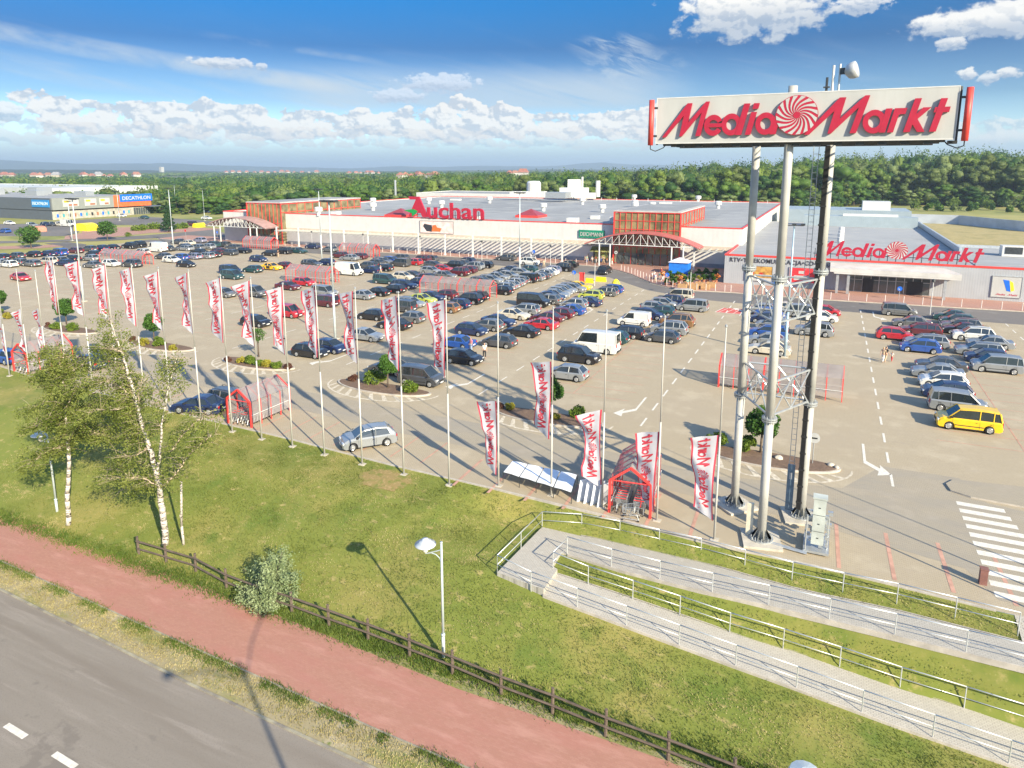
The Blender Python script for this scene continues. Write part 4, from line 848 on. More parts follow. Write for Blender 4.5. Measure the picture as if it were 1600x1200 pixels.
# ================================================================== TALL SIGN
tower = empty('pylon_sign', (-2.1, 39.5, 0)); tag(tower, 'huge white brand sign with red letters on three tall steel tube poles', 'sign')
pole_m = mat('pole_grey', (.40, .395, .37), .5, var=.07, scale=1.5)
PA, PB, PC = (-3.97, 40.9), (-2.12, 37.35), (-.25, 41.0)
for (x, y), top in ((PA, 21.6), (PB, GY(1243, 134, PB[1])[2]), (PC, 21.6)):
    r = .225
    p = MB().tube((x, y, .15), (x, y, 6.9), r * 1.03, n=20).tube((x, y, 7.1), (x, y, 14.4), r, n=20).tube((x, y, 14.6), (x, y, top), r * .95, n=20); child(p, 'pole', pole_m, tower, True)
    for z in (7., 14.5):
        fl = MB().tube((x, y, z - .1), (x, y, z - .02), r + .17, n=20).tube((x, y, z + .02), (x, y, z + .1), r + .17, n=20)
        for i in range(10): t = i * math.pi / 5; fl.tube((x + (r + .1) * math.cos(t), y + (r + .1) * math.sin(t), z - .2), (x + (r + .1) * math.cos(t), y + (r + .1) * math.sin(t), z + .2), .025, n=5)
        child(fl, 'pole_flange', steel, tower)
    bs = MB().tube((x, y, .13), (x, y, .2), r + .4, n=20)
    for i in range(10):
        t = i * math.pi / 5; c, s = math.cos(t), math.sin(t); bs.add([(x + r * c, y + r * s, .2), (x + (r + .36) * c, y + (r + .36) * s, .2), (x + r * c, y + r * s, .75)], [(0, 1, 2), (2, 1, 0)])
        bs.tube((x + (r + .32) * c + .1 * s, y + (r + .32) * s - .1 * c, .2), (x + (r + .32) * c + .1 * s, y + (r + .32) * s - .1 * c, .38), .03, n=5)
    child(bs, 'base_flange', steel, tower)
    rot_ = Matrix.Translation((x, y, 0)) @ Matrix.Rotation(R(45 if (x, y) == PA else 12), 4, 'Z'); q = 1.0
    child(MB().box(-q, -q, -.05, q, q, .13, 0, rot_), 'footing', conc, tower)
def lattice(z0, z1):
    mb = MB(); trio = (PA, PB, PC)
    for i in range(3):
        a, b = trio[i], trio[(i + 1) % 3]; a0 = Vector((*a, z0)); b0 = Vector((*b, z0)); d = (b0 - a0).normalized() * .3; a0 += d; b0 -= d; up = Vector((0, 0, z1 - z0))
        mb.tube(a0, b0, .06, n=5).tube(a0 + up, b0 + up, .06, n=5)
        for k in range(2):
            p = a0.lerp(b0, k / 2); q = a0.lerp(b0, (k + 1) / 2); m_ = (p + q) / 2
            mb.tube(p, q + up, .04, n=5).tube(p + up, q, .04, n=5)
            mb.box(m_.x - .09, m_.y - .05, m_.z + (z1 - z0) / 2 - .09, m_.x + .09, m_.y + .05, m_.z + (z1 - z0) / 2 + .09)
        mb.tube(a0.lerp(b0, .5), a0.lerp(b0, .5) + up, .03, n=5)
    child(mb, 'bracing', steel, tower)
lattice(6.9 + .25, 9.0); lattice(12.2, 14.1)
SX0, SX1, SZ0, SZ1, SYF = -8.55, 4.72, 21.33, 23.54, 36.7
child(MB().box(SX0, SYF, SZ0, SX1, SYF + .22, SZ1), 'sign_face', white_m, tower)
bk = MB().box(SX0 + .4, 41.5, SZ0 + .02, SX1 - .4, 41.7, SZ1 - .02); child(bk, 'sign_face', white_m, tower)
eg = MB()
for a in ((SX0 - .03, SZ1, SX1 + .03, SZ1 + .05), (SX0 - .03, SZ0 - .05, SX1 + .03, SZ0), (SX0 - .03, SZ0, SX0, SZ1), (SX1, SZ0, SX1 + .03, SZ1)): eg.box(a[0], SYF - .012, a[1], a[2], SYF + .26, a[3])
child(eg, 'sign_edge', white_steel, tower)
fr = MB()
for i in range(12):
    x = SX0 + .4 + (SX1 - SX0 - .8) * i / 11; fr.tube((x, SYF + .3, SZ0 + .05), (x, 41.45, SZ0 + .05), .06, n=4).tube((x, SYF + .3, SZ1 - .2), (x, 41.45, SZ1 - .2), .05, n=4)
    fr.tube((x, SYF + .3, SZ0 + .05), (x, 41.45, SZ1 - .2), .035, n=4).tube((x, SYF + .3, SZ0), (x, SYF + .3, SZ1 - .1), .05, n=4)
for y in (SYF + .36, 39, 41.4): fr.tube((SX0 + .3, y, SZ0 - .06), (SX1 - .3, y, SZ0 - .06), .09, n=4)
for k in range(14): x = SX0 + 1 + k * .93; fr.box(x, SYF + .3, SZ0 - .22, x + .35, SYF + .7, SZ0 - .08)
child(fr, 'back_frame', dark_steel, tower)
lx0, lx1, lz, lh = -8.22, 4.3, 21.6, 1.66; lk = (lx1 - lx0) / 8.54
fm3 = lambda x, y, d: (lx0 + x * lk, SYF - .03 - d, lz + y * lh)
w = MB(); brand_letters(w, fm3, .12, .005, q=24); child(w, 'letters', red_m, tower)
w = MB(); brand_swirl(w, lambda x, y, d: (lx0 + 4.36 * lk + (x - 4.36) * 1.72, SYF - .03 - d, lz + .92 + (y - .56) * 1.68), .13, r=.55, m=8); child(w, 'swirl_emblem', [red_m, white_m], tower)
for x, s in ((SX0 - .27, -1), (SX1 + .38, 1)):                       # red aerials at both ends
    a = empty('mast_antenna', (x, SYF - .1, SZ0)); tag(a, 'slim red panel aerial at the %s end of the tall sign' % ('left' if s < 0 else 'right'), 'antenna')
    child(MB().tube((x, SYF - .1, SZ0 - .12), (x, SYF - .1, SZ1 - .05), .14, n=12), 'aerial_body', mat('aerial_red', (.60, .06, .05), .5), a, True)
    child(MB().tube((x - s * .3, SYF + .1, SZ0 - .1), (x - s * .3, SYF + .1, SZ1 + .02), .05, n=8).box(min(x, x - s * .3), SYF - .02, SZ0 + .3, max(x, x - s * .3), SYF + .06, SZ0 + .4).box(min(x, x - s * .3), SYF - .02, SZ1 - .5, max(x, x - s * .3), SYF + .06, SZ1 - .4), 'bracket', dark_steel, a)
    child(MB().path([(x, SYF - .1, SZ0 - .1), (x, SYF - .1, SZ0 - .32), (x - s * .25, SYF, SZ0 - .42), (x - s * .6, SYF + .2, SZ0 - .25), (x - s * .8, SYF + .3, SZ0)], .025), 'cable', black_m, a)
an = empty('dish_antenna', (-.5, 39, SZ1)); tag(an, 'grey drum dish on a short mast above the tall sign', 'antenna')
q = GY(1311, 130, 39); zt = GY(1311, 100, 39)[2]; x = q[0]
child(MB().tube((x, 39, SZ1 - .3), (x, 39, zt), .05, n=8), 'mast', steel, an)
Mx = Matrix.Translation((x + .55, 38.9, zt - .35)) @ Matrix.Rotation(R(75), 4, 'Y') @ Matrix.Rotation(R(14), 4, 'X')
child(MB().lathe([(.1, -.35), (.34, -.2), (.40, .0), (.40, .2), (.36, .22), (.05, .26)], 18, M=Mx), 'dish', mat('dish_grey', (.48, .49, .5), .4, .3), an, True)
child(MB().box(x, 38.9, zt - .5, x + .35, 39.05, zt - .2), 'bracket', dark_steel, an)
x = GY(1301, 130, 39)[0]; tag(child(MB().tube((x, 39, SZ1 - .3), (x, 39, zt - .05), .06, n=8), 'rod_antenna', white_steel, tower), None); 
x = GY(1292, 130, 39)[0]; z2 = GY(1292, 121, 39)[2]; child(MB().tube((x, 39, SZ1 - .3), (x, 39, z2), .06, n=6).box(x - .15, 38.9, z2 - .5, x + .15, 39.1, z2 - .44), 'rod_antenna', dark_steel, tower)
# cables and climbing ladder on the third pole
cb = MB()
for k in range(5): cb.path([(PC[0] - .27 + k * .05, PC[1] - .22 - .015 * k, .6), (PC[0] - .27 + k * .05, PC[1] - .22 - .015 * k, 12), (PC[0] - .24 + k * .05, PC[1] - .24 - .015 * k, 21.2)], .035, n=5)
for z in range(1, 21): cb.box(PC[0] - .33, PC[1] - .32, z, PC[0] + .0, PC[1] - .14, z + .08)
child(cb, 'cable_run', black_m, tower)
ld = MB(); lx, ly = -.95, 41.2
for s in (-.13, .13): ld.tube((lx + s, ly, 3.1), (lx + s, ly, 21.2), .02, n=5)
z = 3.3
while z < 21: ld.tube((lx - .13, ly, z), (lx + .13, ly, z), .014, n=4); z += .33
child(ld, 'ladder', steel, tower)
child(MB().box(lx - .2, ly - .06, .25, lx + .2, ly + .0, 3.1), 'ladder_guard', mat('guard_blue_grey', (.16, .23, .30), .5, .3), tower)
child(MB().box(lx - .08, ly - .075, 2.2, lx + .08, ly - .061, 2.6), 'notice', white_m, tower)
cbn = empty('equipment_cabinet', (.75, 37.8, 0)); tag(cbn, 'tall pale grey electrical cabinet rack beside the sign poles', 'cabinet')
child(MB().box(.35, 37.1, .55, .95, 37.6, 3.1).box(.3, 37.06, 3.1, 1.0, 37.65, 3.18), 'cabinet_body', mat('cabinet_pale', (.44, .47, .44), .45, scale=1.5), cbn)
child(MB().box(.34, 37.09, 1.28, .96, 37.099, 1.30).box(.34, 37.09, 2.2, .96, 37.099, 2.22).box(.6, 37.085, 1.7, .7, 37.099, 1.75).box(.6, 37.085, 2.6, .7, 37.099, 2.65).box(.6, 37.085, .9, .7, 37.099, .95), 'cabinet_door', dark_steel, cbn)
rr = random.Random(3); f = MB().box(.0, 36.95, .1, 1.25, 38.9, .22).tube((.1, 37, .2), (.1, 37, 2.2), .04, n=5).tube((1.15, 37.5, .2), (1.15, 37.5, 2.0), .04, n=5)
for k in range(46): a = (rr.uniform(0, 1.2), rr.uniform(37.1, 38.7), rr.uniform(.2, 1.9)); f.box(a[0], a[1], a[2], a[0] + rr.uniform(.05, .28), a[1] + rr.uniform(.05, .25), a[2] + rr.uniform(.04, .3))
child(f, 'rack_frame', steel, cbn)
child(MB().path([(-1.6, 37.2, .1), (.2, 36.9, .1)], .06).path([(-1.6, 37.05, .1), (.2, 36.78, .1)], .05), 'cable_conduit', steel, cbn)
tag(MB().box(-2.95, 37.45, .15, -2.6, 37.6, 2.0).box(-2.9, 37.4, .1, -2.65, 37.65, .2).build('control_box', mat('control_box_cream', (.58, .53, .42), .5, scale=2)), 'slim cream control box beside the front sign pole', 'cabinet')
# ================================================================== FLAGS
flag_w = leafmat('flag_white', (.62, .60, .64), (.68, .66, .69), .8, .35); flag_r = leafmat('flag_red', (.60, .05, .08), (.68, .08, .12), .8, .3)
flag_w.node_tree.nodes['Principled BSDF'].inputs['Roughness'].default_value = .5
def make_flag(name, x, y, ztop, h, w, seed, label, own=False, droop=.25, swing=0.):
    rf = random.Random(seed); ph = rf.uniform(0, 6.28); ph2 = rf.uniform(0, 6.28); am = rf.uniform(.7, 1.1); fold = rf.uniform(-.4, .5); ang = rf.uniform(-.2, .35)
    lean = rf.uniform(-.35, .45) + swing
    def pt(u, v, d=0.):                                         # u: 0 at the pole .. 1, v: 0 at the top .. 1
        wx = w * u * (1 - .15 * abs(math.sin(3.1 * v + ph)) - .22 * max(0, fold) * math.sin(math.pi * v))
        off = .17 * am * u * math.sin(5.2 * v * 1.1 + ph + 2.2 * u) + .085 * u * math.sin(13 * v + ph2 + 3 * u) + .035 * math.sin(24 * v - ph + 7 * u) * u + .03 * math.sin(9 * u + 4 * v + ph)
        X = x - .1 - wx * math.cos(ang) + .06 * math.sin(4 * v + ph) + (.34 + .5 * lean) * v * u - .10 * (1 - v) * u + .16 * math.sin(math.pi * v)* (u - .3)
        Y = y - .02 + off + wx * math.sin(ang) * .6 - d
        Z = ztop - h * v - droop * u * (1 - v) * 1.7 + .38 * u * v - .45 * (1 - u) * v * .6 - .12 * u * math.sin(3 * v + ph2)
        return Vector((X, Y, Z))
    NU, NV = 14, 36; V = [pt(i / NU, j / NV) for i in range(NU + 1) for j in range(NV + 1)]; Fq = []; mi = []
    for i in range(NU):
        for j in range(NV):
            Fq.append((i * (NV + 1) + j, (i + 1) * (NV + 1) + j, (i + 1) * (NV + 1) + j + 1, i * (NV + 1) + j + 1)); mi.append(1 if (not own and (i == 0 or i >= NU - 1)) else 0)
    e = empty(name, (x, y, ztop - h)); tag(e, label, 'flag', 'white and red banner flags on tall poles along the bank')
    c = link('cloth', npmesh('cloth', np.array([tuple(v) for v in V]), np.array(Fq), [flag_w, flag_r], np.array(mi), True), e); c.matrix_parent_inverse = Matrix.Translation(e.location).inverted()
    L = MB()
    for side in (1, -1):
        def fmap(tx, ty, d):                                    # text runs up the cloth, seen from its back
            if own: s = (tx + .15) / 5.; a = .5 - (ty - .35) * .8 if True else 0
            else: s = (tx + .25) / 9.1; a = .5 - (ty - .48) * .52
            return pt(min(.98, max(.02, a)), 1 - min(.99, max(.01, s)), side * (.012 + d))
        if own:
            pcs = [[(0, 0), (.55, .95), (.8, .95), (1.15, 0), (.9, 0), (.78, .3), (.45, .3), (.25, 0)], [(1.3, .1), (1.3, .65), (1.48, .65), (1.48, .1)], [(1.48, .1), (1.48, .25), (1.8, .25), (1.8, .1)], [(1.8, .02), (1.8, .65), (1.96, .65), (1.96, .02)]]
            pcs += ring(2.4, .36, .32, .17, 50, 310, 10) + [[(2.9, .02), (2.9, 1.), (3.06, 1.), (3.06, .02)], [(3.06, .5), (3.06, .64), (3.4, .5), (3.4, .35)], [(3.38, .02), (3.38, .5), (3.54, .4), (3.54, .02)]] + ring(3.98, .34, .3, .15, 0, 360, 10) + [[(4.2, .02), (4.2, .65), (4.34, .65), (4.34, .02)]]
            pcs += [[(4.5, .02), (4.5, .65), (4.64, .65), (4.64, .02)], [(4.64, .5), (4.64, .65), (4.95, .5), (4.95, .02), (4.82, .02), (4.82, .45)]]
            for i, p in enumerate(pcs): prism_map(L, p, fmap, 0, .004 + (i % 3) * .002)
        else:
            brand_letters(L, fmap, .006, .003, q=10)
            for p in swirl_arms(4.36, .5, .5, 10, 4): prism_map(L, p, fmap, 0, .005)
    o = L.build('lettering', flag_r, e); o.matrix_parent_inverse = Matrix.Translation(e.location).inverted()
    return e
pole_w = mat('flagpole_white', (.46, .45, .42), .4, .1, var=.06, scale=1.)
def make_pole(x, y, zb, h, label, rope=True):
    e = empty('flagpole', (x, y, zb)); tag(e, label, 'flagpole', 'row of tall white flagpoles along the top of the bank')
    link('pole', MB().tube((0, 0, .0), (0, 0, h * .5), .065, .052, 10).tube((0, 0, h * .5 + .0), (0, 0, h), .048, .03, 10).mesh('pole', pole_w, True), e)
    link('finial', MB().lathe([(.02, h), (.07, h + .04), (.07, h + .12), (.02, h + .17)], 8).mesh('finial', steel), e)
    link('footing', MB().box(-.2, -.2, -.3, .24, .2, .015).mesh('footing', conc), e)
    return e
# (base px), whether a flag hangs, its top in the picture
poles = [((15, 587), 478, (488, 'own')), ((47, 588), 430, (482, 'own')), ((76, 592), 435, (482, 'own')), ((106, 600), 404, (406, 'b')), ((146, 612), 405, (408, 'b')), ((187, 622), 412, (414, 'b')),
         ((227, 632), 415, (418, 'b')), ((268, 643), 420, (424, 'b')), ((314, 655), 424, (426, 'b')), ((363, 674), 432, (434, 'b')), ((409, 686), 436, (438, 'b')), ((457, 697), 445, (447, 'b')), ((507, 710), 446, (448, 'b')),
         ((566, 725), 452, (454, 'b')), ((631, 741), 458, (460, 'b')), ((702, 757), 464, (468, 'b')), ((779, 780), 475, (627, 'b')), ((861, 795), 483, (565, 'b')), ((940, 812), 488, (640, 'b')), ((1025, 838), 497, (675, 'b')), ((1115, 857), 512, (680, 'b'))]
nb = len(poles); fi = 0
desc = ['leftmost', 'second from the left', 'third from the left', 'fourth from the left', 'fifth from the left', 'sixth from the left', 'seventh from the left', 'eighth from the left', 'ninth from the left', 'tenth from the left', 'eleventh from the left',
        'tenth from the right', 'ninth from the right', 'eighth from the right', 'seventh from the right', 'sixth from the right', 'fifth from the right', 'fourth from the right', 'third from the right', 'second from the right', 'rightmost']
def solve_top(x, y, py):
    lo, hi = 1., 16.
    for _ in range(30):
        m_ = (lo + hi) / 2
        if P(x, y, m_)[1] > py: lo = m_
        else: hi = m_
    return lo
for i, ((bx, by), ty, (fy, kd)) in enumerate(poles):
    zb = -.1
    for _k in range(4): x, y, _ = G(bx, by, zb); zb = bank_z(x, y) + .01
    h = solve_top(x, y, ty) - zb
    h = max(10.5, min(12.3, h)); make_pole(x, y, zb, h, 'tall white flagpole, %s in the row on the bank' % desc[i])
    zt = min(solve_top(x, y, fy), zb + h - .12)
    own = kd == 'own'; make_flag('banner_flag', x, y, zt, 4.3 if own else (4.75 if i < 16 else 4.7), 1.45 if own else 1.62, 40 + i,
              ('white banner flag with red store name, %s in the flag row' if own else 'white red-edged banner flag, %s in the flag row, ' + ('lowered to half height' if i >= 16 else 'at the pole top')) % desc[i], own)
for x in (10.9, 14.8, 18.7): make_pole(x, 35.5, -.1, 12., 'tall white flagpole beyond the ramp entrance at the right edge')
# ================================================================== TROLLEY SHELTERS
plexi = mat('smoked_plexiglass', (.30, .27, .27), .25, var=.1, scale=.6, alpha=.6)
frame_red = mat('shelter_red', (.68, .055, .05), .4, var=.06, scale=2)
def shelter_mesh(L, Wd, n, every=3):
    fr, px_, rl = MB(), MB(), MB(); h0, h1 = 2.05, 2.95; a = Wd / 2
    for i in range(n + 1):
        x = -L / 2 + L * i / n; t = .095 if i % every == 0 else .05
        sec = [(-a, 0), (-a, h0), (0, h1), (a, h0), (a, 0)]
        for (y0, z0), (y1, z1) in zip(sec, sec[1:]): fr.tube((x, y0, z0), (x, y1, z1), t, n=4, ph=math.pi / 4)
    fr.tube((-L / 2, -a, h0), (-L / 2, a, h0), .04, n=4).tube((L / 2, -a, h0), (L / 2, a, h0), .04, n=4)
    for s in (-1, 1):
        px_.add([(-L / 2, s * (a + .035), .35), (L / 2, s * (a + .035), .35), (L / 2, s * (a + .035), h0), (-L / 2, s * (a + .035), h0)], [(0, 1, 2, 3)])
        px_.add([(-L / 2, s * (a + .035), h0 + .04), (L / 2, s * (a + .035), h0 + .04), (L / 2, s * .02, h1 + .06), (-L / 2, s * .02, h1 + .06)], [(0, 1, 2, 3)])
        rl.tube((-L / 2, s * (a - .1), .75), (L / 2, s * (a - .1), .75), .03, n=5).tube((-L / 2, s * (a + .08), 1.0), (L / 2, s * (a + .08), 1.0), .025, n=5)
    return fr.mesh('frame', frame_red), px_.mesh('panelling', plexi), rl.mesh('rail', white_steel)
def trolley_mesh():
    m_ = MB(); b = [(-.42, -.2, .5), (.42, -.27, .5), (.42, .27, .5), (-.42, .2, .5)]; t_ = [(-.48, -.22, .78), (.5, -.32, .98), (.5, .32, .98), (-.48, .22, .78)]
    for k in range(4):
        m_.tube(b[k], b[(k + 1) % 4], .012, n=4).tube(t_[k], t_[(k + 1) % 4], .016, n=4).tube(b[k], t_[k], .014, n=4)
    for f in (.2, .35, .5, .65, .8):
        lr = lambda p, q: Vector(p).lerp(Vector(q), f)
        m_.tube(lr(b[0], b[1]), lr(t_[0], t_[1]), .008, n=3).tube(lr(b[3], b[2]), lr(t_[3], t_[2]), .008, n=3).tube(lr(b[0], b[1]), lr(b[3], b[2]), .008, n=3)
        for k in range(4): m_.tube(Vector(b[k]).lerp(Vector(t_[k]), f), Vector(b[(k + 1) % 4]).lerp(Vector(t_[(k + 1) % 4]), f), .006, n=3)
    for s in (-1, 1): m_.tube((-.5, s * .2, .16), (.5, s * .27, .16), .02, n=4).tube((.5, s * .27, .16), (.35, s * .25, .5), .02, n=4).tube((-.1, s * .22, .16), (.1, s * .24, .5), .016, n=4)
    wh = MB()
    for x in (-.45, .45):
        for s in (-.21, .26): wh.tube((x, s - .015, .06), (x, s + .015, .06), .06, n=8)
    hd = MB().tube((.56, -.3, 1.02), (.56, .3, 1.02), .022, n=6).tube((.5, -.3, .98), (.56, -.3, 1.02), .015, n=4).tube((.5, .3, .98), (.56, .3, 1.02), .015, n=4)
    return m_.mesh('basket', steel), wh.mesh('wheels', black_m), hd.mesh('handle', frame_red)
TM = trolley_mesh(); 
def trolley(x, y, rz, label, group='shopping trolleys nested in the shelters'):
    e = empty('shopping_trolley', (x, y, 0), rz); tag(e, label, 'shopping trolley', group)
    for n_, m_ in zip(('basket', 'wheels', 'handle'), TM): link(n_, m_, e)
shel = [((-41.35, 40.6), 4.3, 2.5, 90, 4, 'red framed trolley shelter on the lot edge behind the birches', 9), ((-72.2, 42.4), 4.4, 2.5, 88, 4, 'red framed trolley shelter at the far left end of the flag row', 5),
        ((-9.65, 39.4), 4.6, 2.4, 96, 5, 'red trolley shelter behind the banner flags near the tall sign', 7), ((-3.1, 65.6), 10.4, 2.4, 0, 8, 'trolley shelter seen between the tall sign poles in the right lot', 6),
        ((-84.1, 97.2), 9.8, 2.6, 0, 13, 'ribbed red trolley shelter left of the white delivery van', 0), ((-53.3, 95.6), 12.6, 2.5, 0, 11, 'long red trolley shelter in the middle of the parking rows', 0),
        ((-99.3, 131.4), 9.5, 2.4, 0, 12, 'red trolley shelter near the arcade in front of the hall', 0), ((-132.8, 134.6), 9.4, 2.6, 0, 12, 'red trolley shelter in front of the left hall entrance', 0), ((-136.8, 99.8), 13.5, 2.5, 0, 11, 'red trolley shelter among the cars at the far left', 0)]
for (p, L, Wd, rz, n, lab, nt_) in shel:
    e = empty('trolley_shelter', (*p, 0), R(rz)); tag(e, lab, 'trolley shelter', 'red trolley shelters on the parking lot')
    for nm, m_ in zip(('frame', 'panelling', 'rail'), shelter_mesh(L, Wd, n, 3 if L > 8 else 4)): link(nm, m_, e)
    c, s = math.cos(R(rz)), math.sin(R(rz))
    for k in range(nt_):
        for lane_ in (-.5, .5):
            u = -L / 2 + .5 + k * .34; v = lane_ * 1.05
            trolley(p[0] + u * c - v * s, p[1] + u * s + v * c, R(rz + 180), 'grey wire shopping trolley nested in a row inside a red shelter')
# white canvas panels lying by the near shelter
cv = empty('canvas_panels', (-16.2, 39.7, 0)); tag(cv, 'row of white canvas panels lying on dark frames beside the near shelter', 'canopy')
cm = mat('canvas_white', (.72, .74, .78), .7, var=.04, scale=2)
c0, c1, c2_, c3 = [Vector(G(*p, .75)) for p in ((786, 737), (800, 720), (902, 742), (893, 769))]
for k in range(4):
    a, b = c0.lerp(c3, k / 4 + .008), c0.lerp(c3, (k + 1) / 4 - .008); d, c_ = c1.lerp(c2_, k / 4 + .008), c1.lerp(c2_, (k + 1) / 4 - .008)
    bow = Vector((0, 0, .035)); m1, m2 = (a + b) / 2 + bow, (d + c_) / 2 + bow
    o = MB().add([a, m1, b, c_, m2, d] + [p - Vector((0, 0, .03)) for p in (a, m1, b, c_, m2, d)], [(0, 1, 4, 5), (1, 2, 3, 4), (11, 10, 7, 6), (10, 9, 8, 7), (0, 5, 11, 6), (2, 8, 9, 3), (0, 6, 7, 1), (1, 7, 8, 2), (3, 9, 10, 4), (4, 10, 11, 5)]); child(o, 'canvas', cm, cv)
f = MB()
for a, b in ((c0, c3), (c1, c2_), (c0, c1), (c3, c2_)):
    dz = Vector((0, 0, .06)); child(MB().tube(a - dz, b - dz, .03, n=5), 'rail', dark_steel, cv)
for k in range(5):
    for a, b in ((c0, c3), (c1, c2_)): p = a.lerp(b, k / 4); child(MB().tube(p - Vector((0, 0, .06)), (p.x, p.y, 0), .025, n=5), 'leg', dark_steel, cv)
for k in range(4):
    bx, by, _ = G(901 + k * 10.5, 784 + k * 3.0, 0); pn = MB().box(-.02, 0, 0, .02, 1.0, 1.45); 
    tag(link('banner_stand', pn.mesh('banner_stand', cm), None, (bx, by, 0), (R(-6), R(5), R(-36 + 4 * k))), 'white upright canvas panel leaning beside the near trolley shelter', 'canvas panel', 'white upright canvas panels')
tx = G(960, 790, 0); trolley(tx[0], tx[1], R(75), 'shopping trolley standing outside the near shelter, rear one of the pair'); tx = G(963, 797, 0)
tx = G(985, 812, 0); trolley(tx[0], tx[1], R(10), 'shopping trolley lying loose in front of the near shelter')
# ================================================================== STREET FURNITURE
lamp_m = mat('lamp_pale_blue_grey', (.50, .56, .58), .4, .2, var=.06, scale=2)
def street_lamp(x, y, zb, h, dirx, label):
    e = empty('street_lamp', (x, y, zb)); tag(e, label, 'street lamp', 'lamps beside the red path'); s = dirx
    link('pole', MB().tube((0, 0, 0), (0, 0, h * .2), .085, .08, 12).tube((0, 0, h * .2), (0, 0, h), .068, .05, 12).tube((0, 0, h), (0, 0, h + .05), .06, .06, 12).tube((0, 0, h * .19), (0, 0, h * .21), .095, n=12).mesh('pole', lamp_m, True), e)
    link('arm', MB().path([(0, 0, h - .35), (s * .35, 0, h - .52), (s * .78, 0, h - .72)], .028).path([(0, 0, h - 1.05), (s * .1, 0, h - .8), (s * .3, 0, h - .66), (s * .55, 0, h - .64), (s * .78, 0, h - .72)], .024).mesh('arm', lamp_m), e)
    lh_ = link('lamp_head', MB().lathe([(.05, -.5), (.12, -.42), (.10, -.3)], 12, cx=s * .86).mesh('lamp_head', mat('lamp_glass', (.55, .50, .42), .3)), e, (0, 0, h - .2))
    link('shade', MB().lathe([(.50, -.1), (.50, -.06), (.30, .03), (.27, .10), (.17, .12), (.14, .2), (.02, .22)], 24, cx=s * .86).mesh('shade', mat('shade_grey', (.55, .58, .60), .35, .2), True), e, (0, 0, h - .2))
    link('gooseneck', MB().path([(s * .78, 0, h - .72), (s * .86, 0, h - .74), (s * .86, 0, h - .55)], .03).mesh('gooseneck', lamp_m), e)
    return e
x, y, _ = G(693, 1022, LOW + .35); street_lamp(x, y, LOW + .2, solve_top(x, y, 826) - LOW - .2 if False else 5.9, -1, 'grey street lamp with round shade in the middle of the grass bank')
x, y, _ = G(90, 804, LOW + .1); street_lamp(x, y, LOW, 5.9, -1, 'grey street lamp with round shade beside the left birch tree')
def mast(x, y, h, label, heads=4, r=.16, color=None, name='lamp_mast'):
    e = empty(name, (x, y, 0)); tag(e, label, 'lamp mast', 'tall floodlight masts on the parking lot'); m_ = color or lamp_m
    link('pole', MB().tube((0, 0, 0), (0, 0, h * .35), r, r * .8, 12).tube((0, 0, h * .35), (0, 0, h), r * .72, r * .42, 12).mesh('pole', m_, True), e)
    link('base_plate', MB().box(-.35, -.35, 0, .35, .35, .12).mesh('base_plate', conc), e)
    if heads:
        f_ = MB().tube((-.9, 0, h), (.9, 0, h), .05, n=6)
        link('crossarm', f_.mesh('crossarm', dark_steel), e)
        for k in range(heads): 
            u = -.85 + 1.7 * k / max(1, heads - 1); link('floodlight', MB().box(u - .2, -.45, h + .03, u + .2, .35, h + .22).mesh('floodlight', dark_steel), e)
    return e
for (bx, by, ty, lab) in ((524, 530, 317, 'tall grey floodlight mast rising from the parking lot left of centre'), (503, 405, 297, 'floodlight mast standing in front of the left part of the arcade'), (131, 471, 312, 'tall grey floodlight mast behind the left flags'),
                          (271, 385, 295, 'floodlight mast beside the conifer at the far left'), (812, 430, 303, 'floodlight mast in front of the middle of the arcade'), (113, 376, 316, 'floodlight mast at the footpath beyond the parked cars'), (187, 345, 300, 'floodlight mast in front of the sports store')):
    x, y, _ = G(bx, by); mast(x, y, max(8, P and (lambda f: f)(None) or 0) if False else (lambda: [zz_ for zz_ in [a * .25 for a in range(16, 130)] if P(x, y, zz_)[1] <= ty][0])(), lab)
for bx, by, ty in ((320, 345, 299), (275, 325, 298)): x, y, _ = G(bx, by); mast(x, y, 12, 'thin floodlight mast beyond the service road, %s of a pair' % ('nearer' if by > 330 else 'farther'), 2, .1)
x, y, _ = G(1226, 558); mast(x, y, 14.2, 'pale blue mast standing among the cars between the sign poles', 3, .17, mat('mast_pale_blue', (.34, .46, .55), .4, .2, scale=1))
def post_lamp(px, py, h, label, grp='small lamp posts along the hall pavement'):
    x, y, _ = G(px, py); e = empty('lamp_post', (x, y, 0)); tag(e, label, 'lamp post', grp)
    link('pole', MB().tube((0, 0, 0), (0, 0, h), .06, .045, 8).mesh('pole', white_steel), e); link('lamp_head', MB().lathe([(.1, h), (.24, h + .1), (.2, h + .4), (.05, h + .45)], 8).mesh('lamp_head', dark_steel), e)
for i, (px, py) in enumerate(((488, 388), (568, 393), (657, 397), (753, 407), (860, 416), (929, 447), (1078, 464), (1453, 492))):
    post_lamp(px, py, 4.0 if py < 470 else 4.6, 'slim lamp post with black head, %s from the left along the hall and store front' % ['first', 'second', 'third', 'fourth', 'fifth', 'sixth', 'seventh', 'eighth'][i])
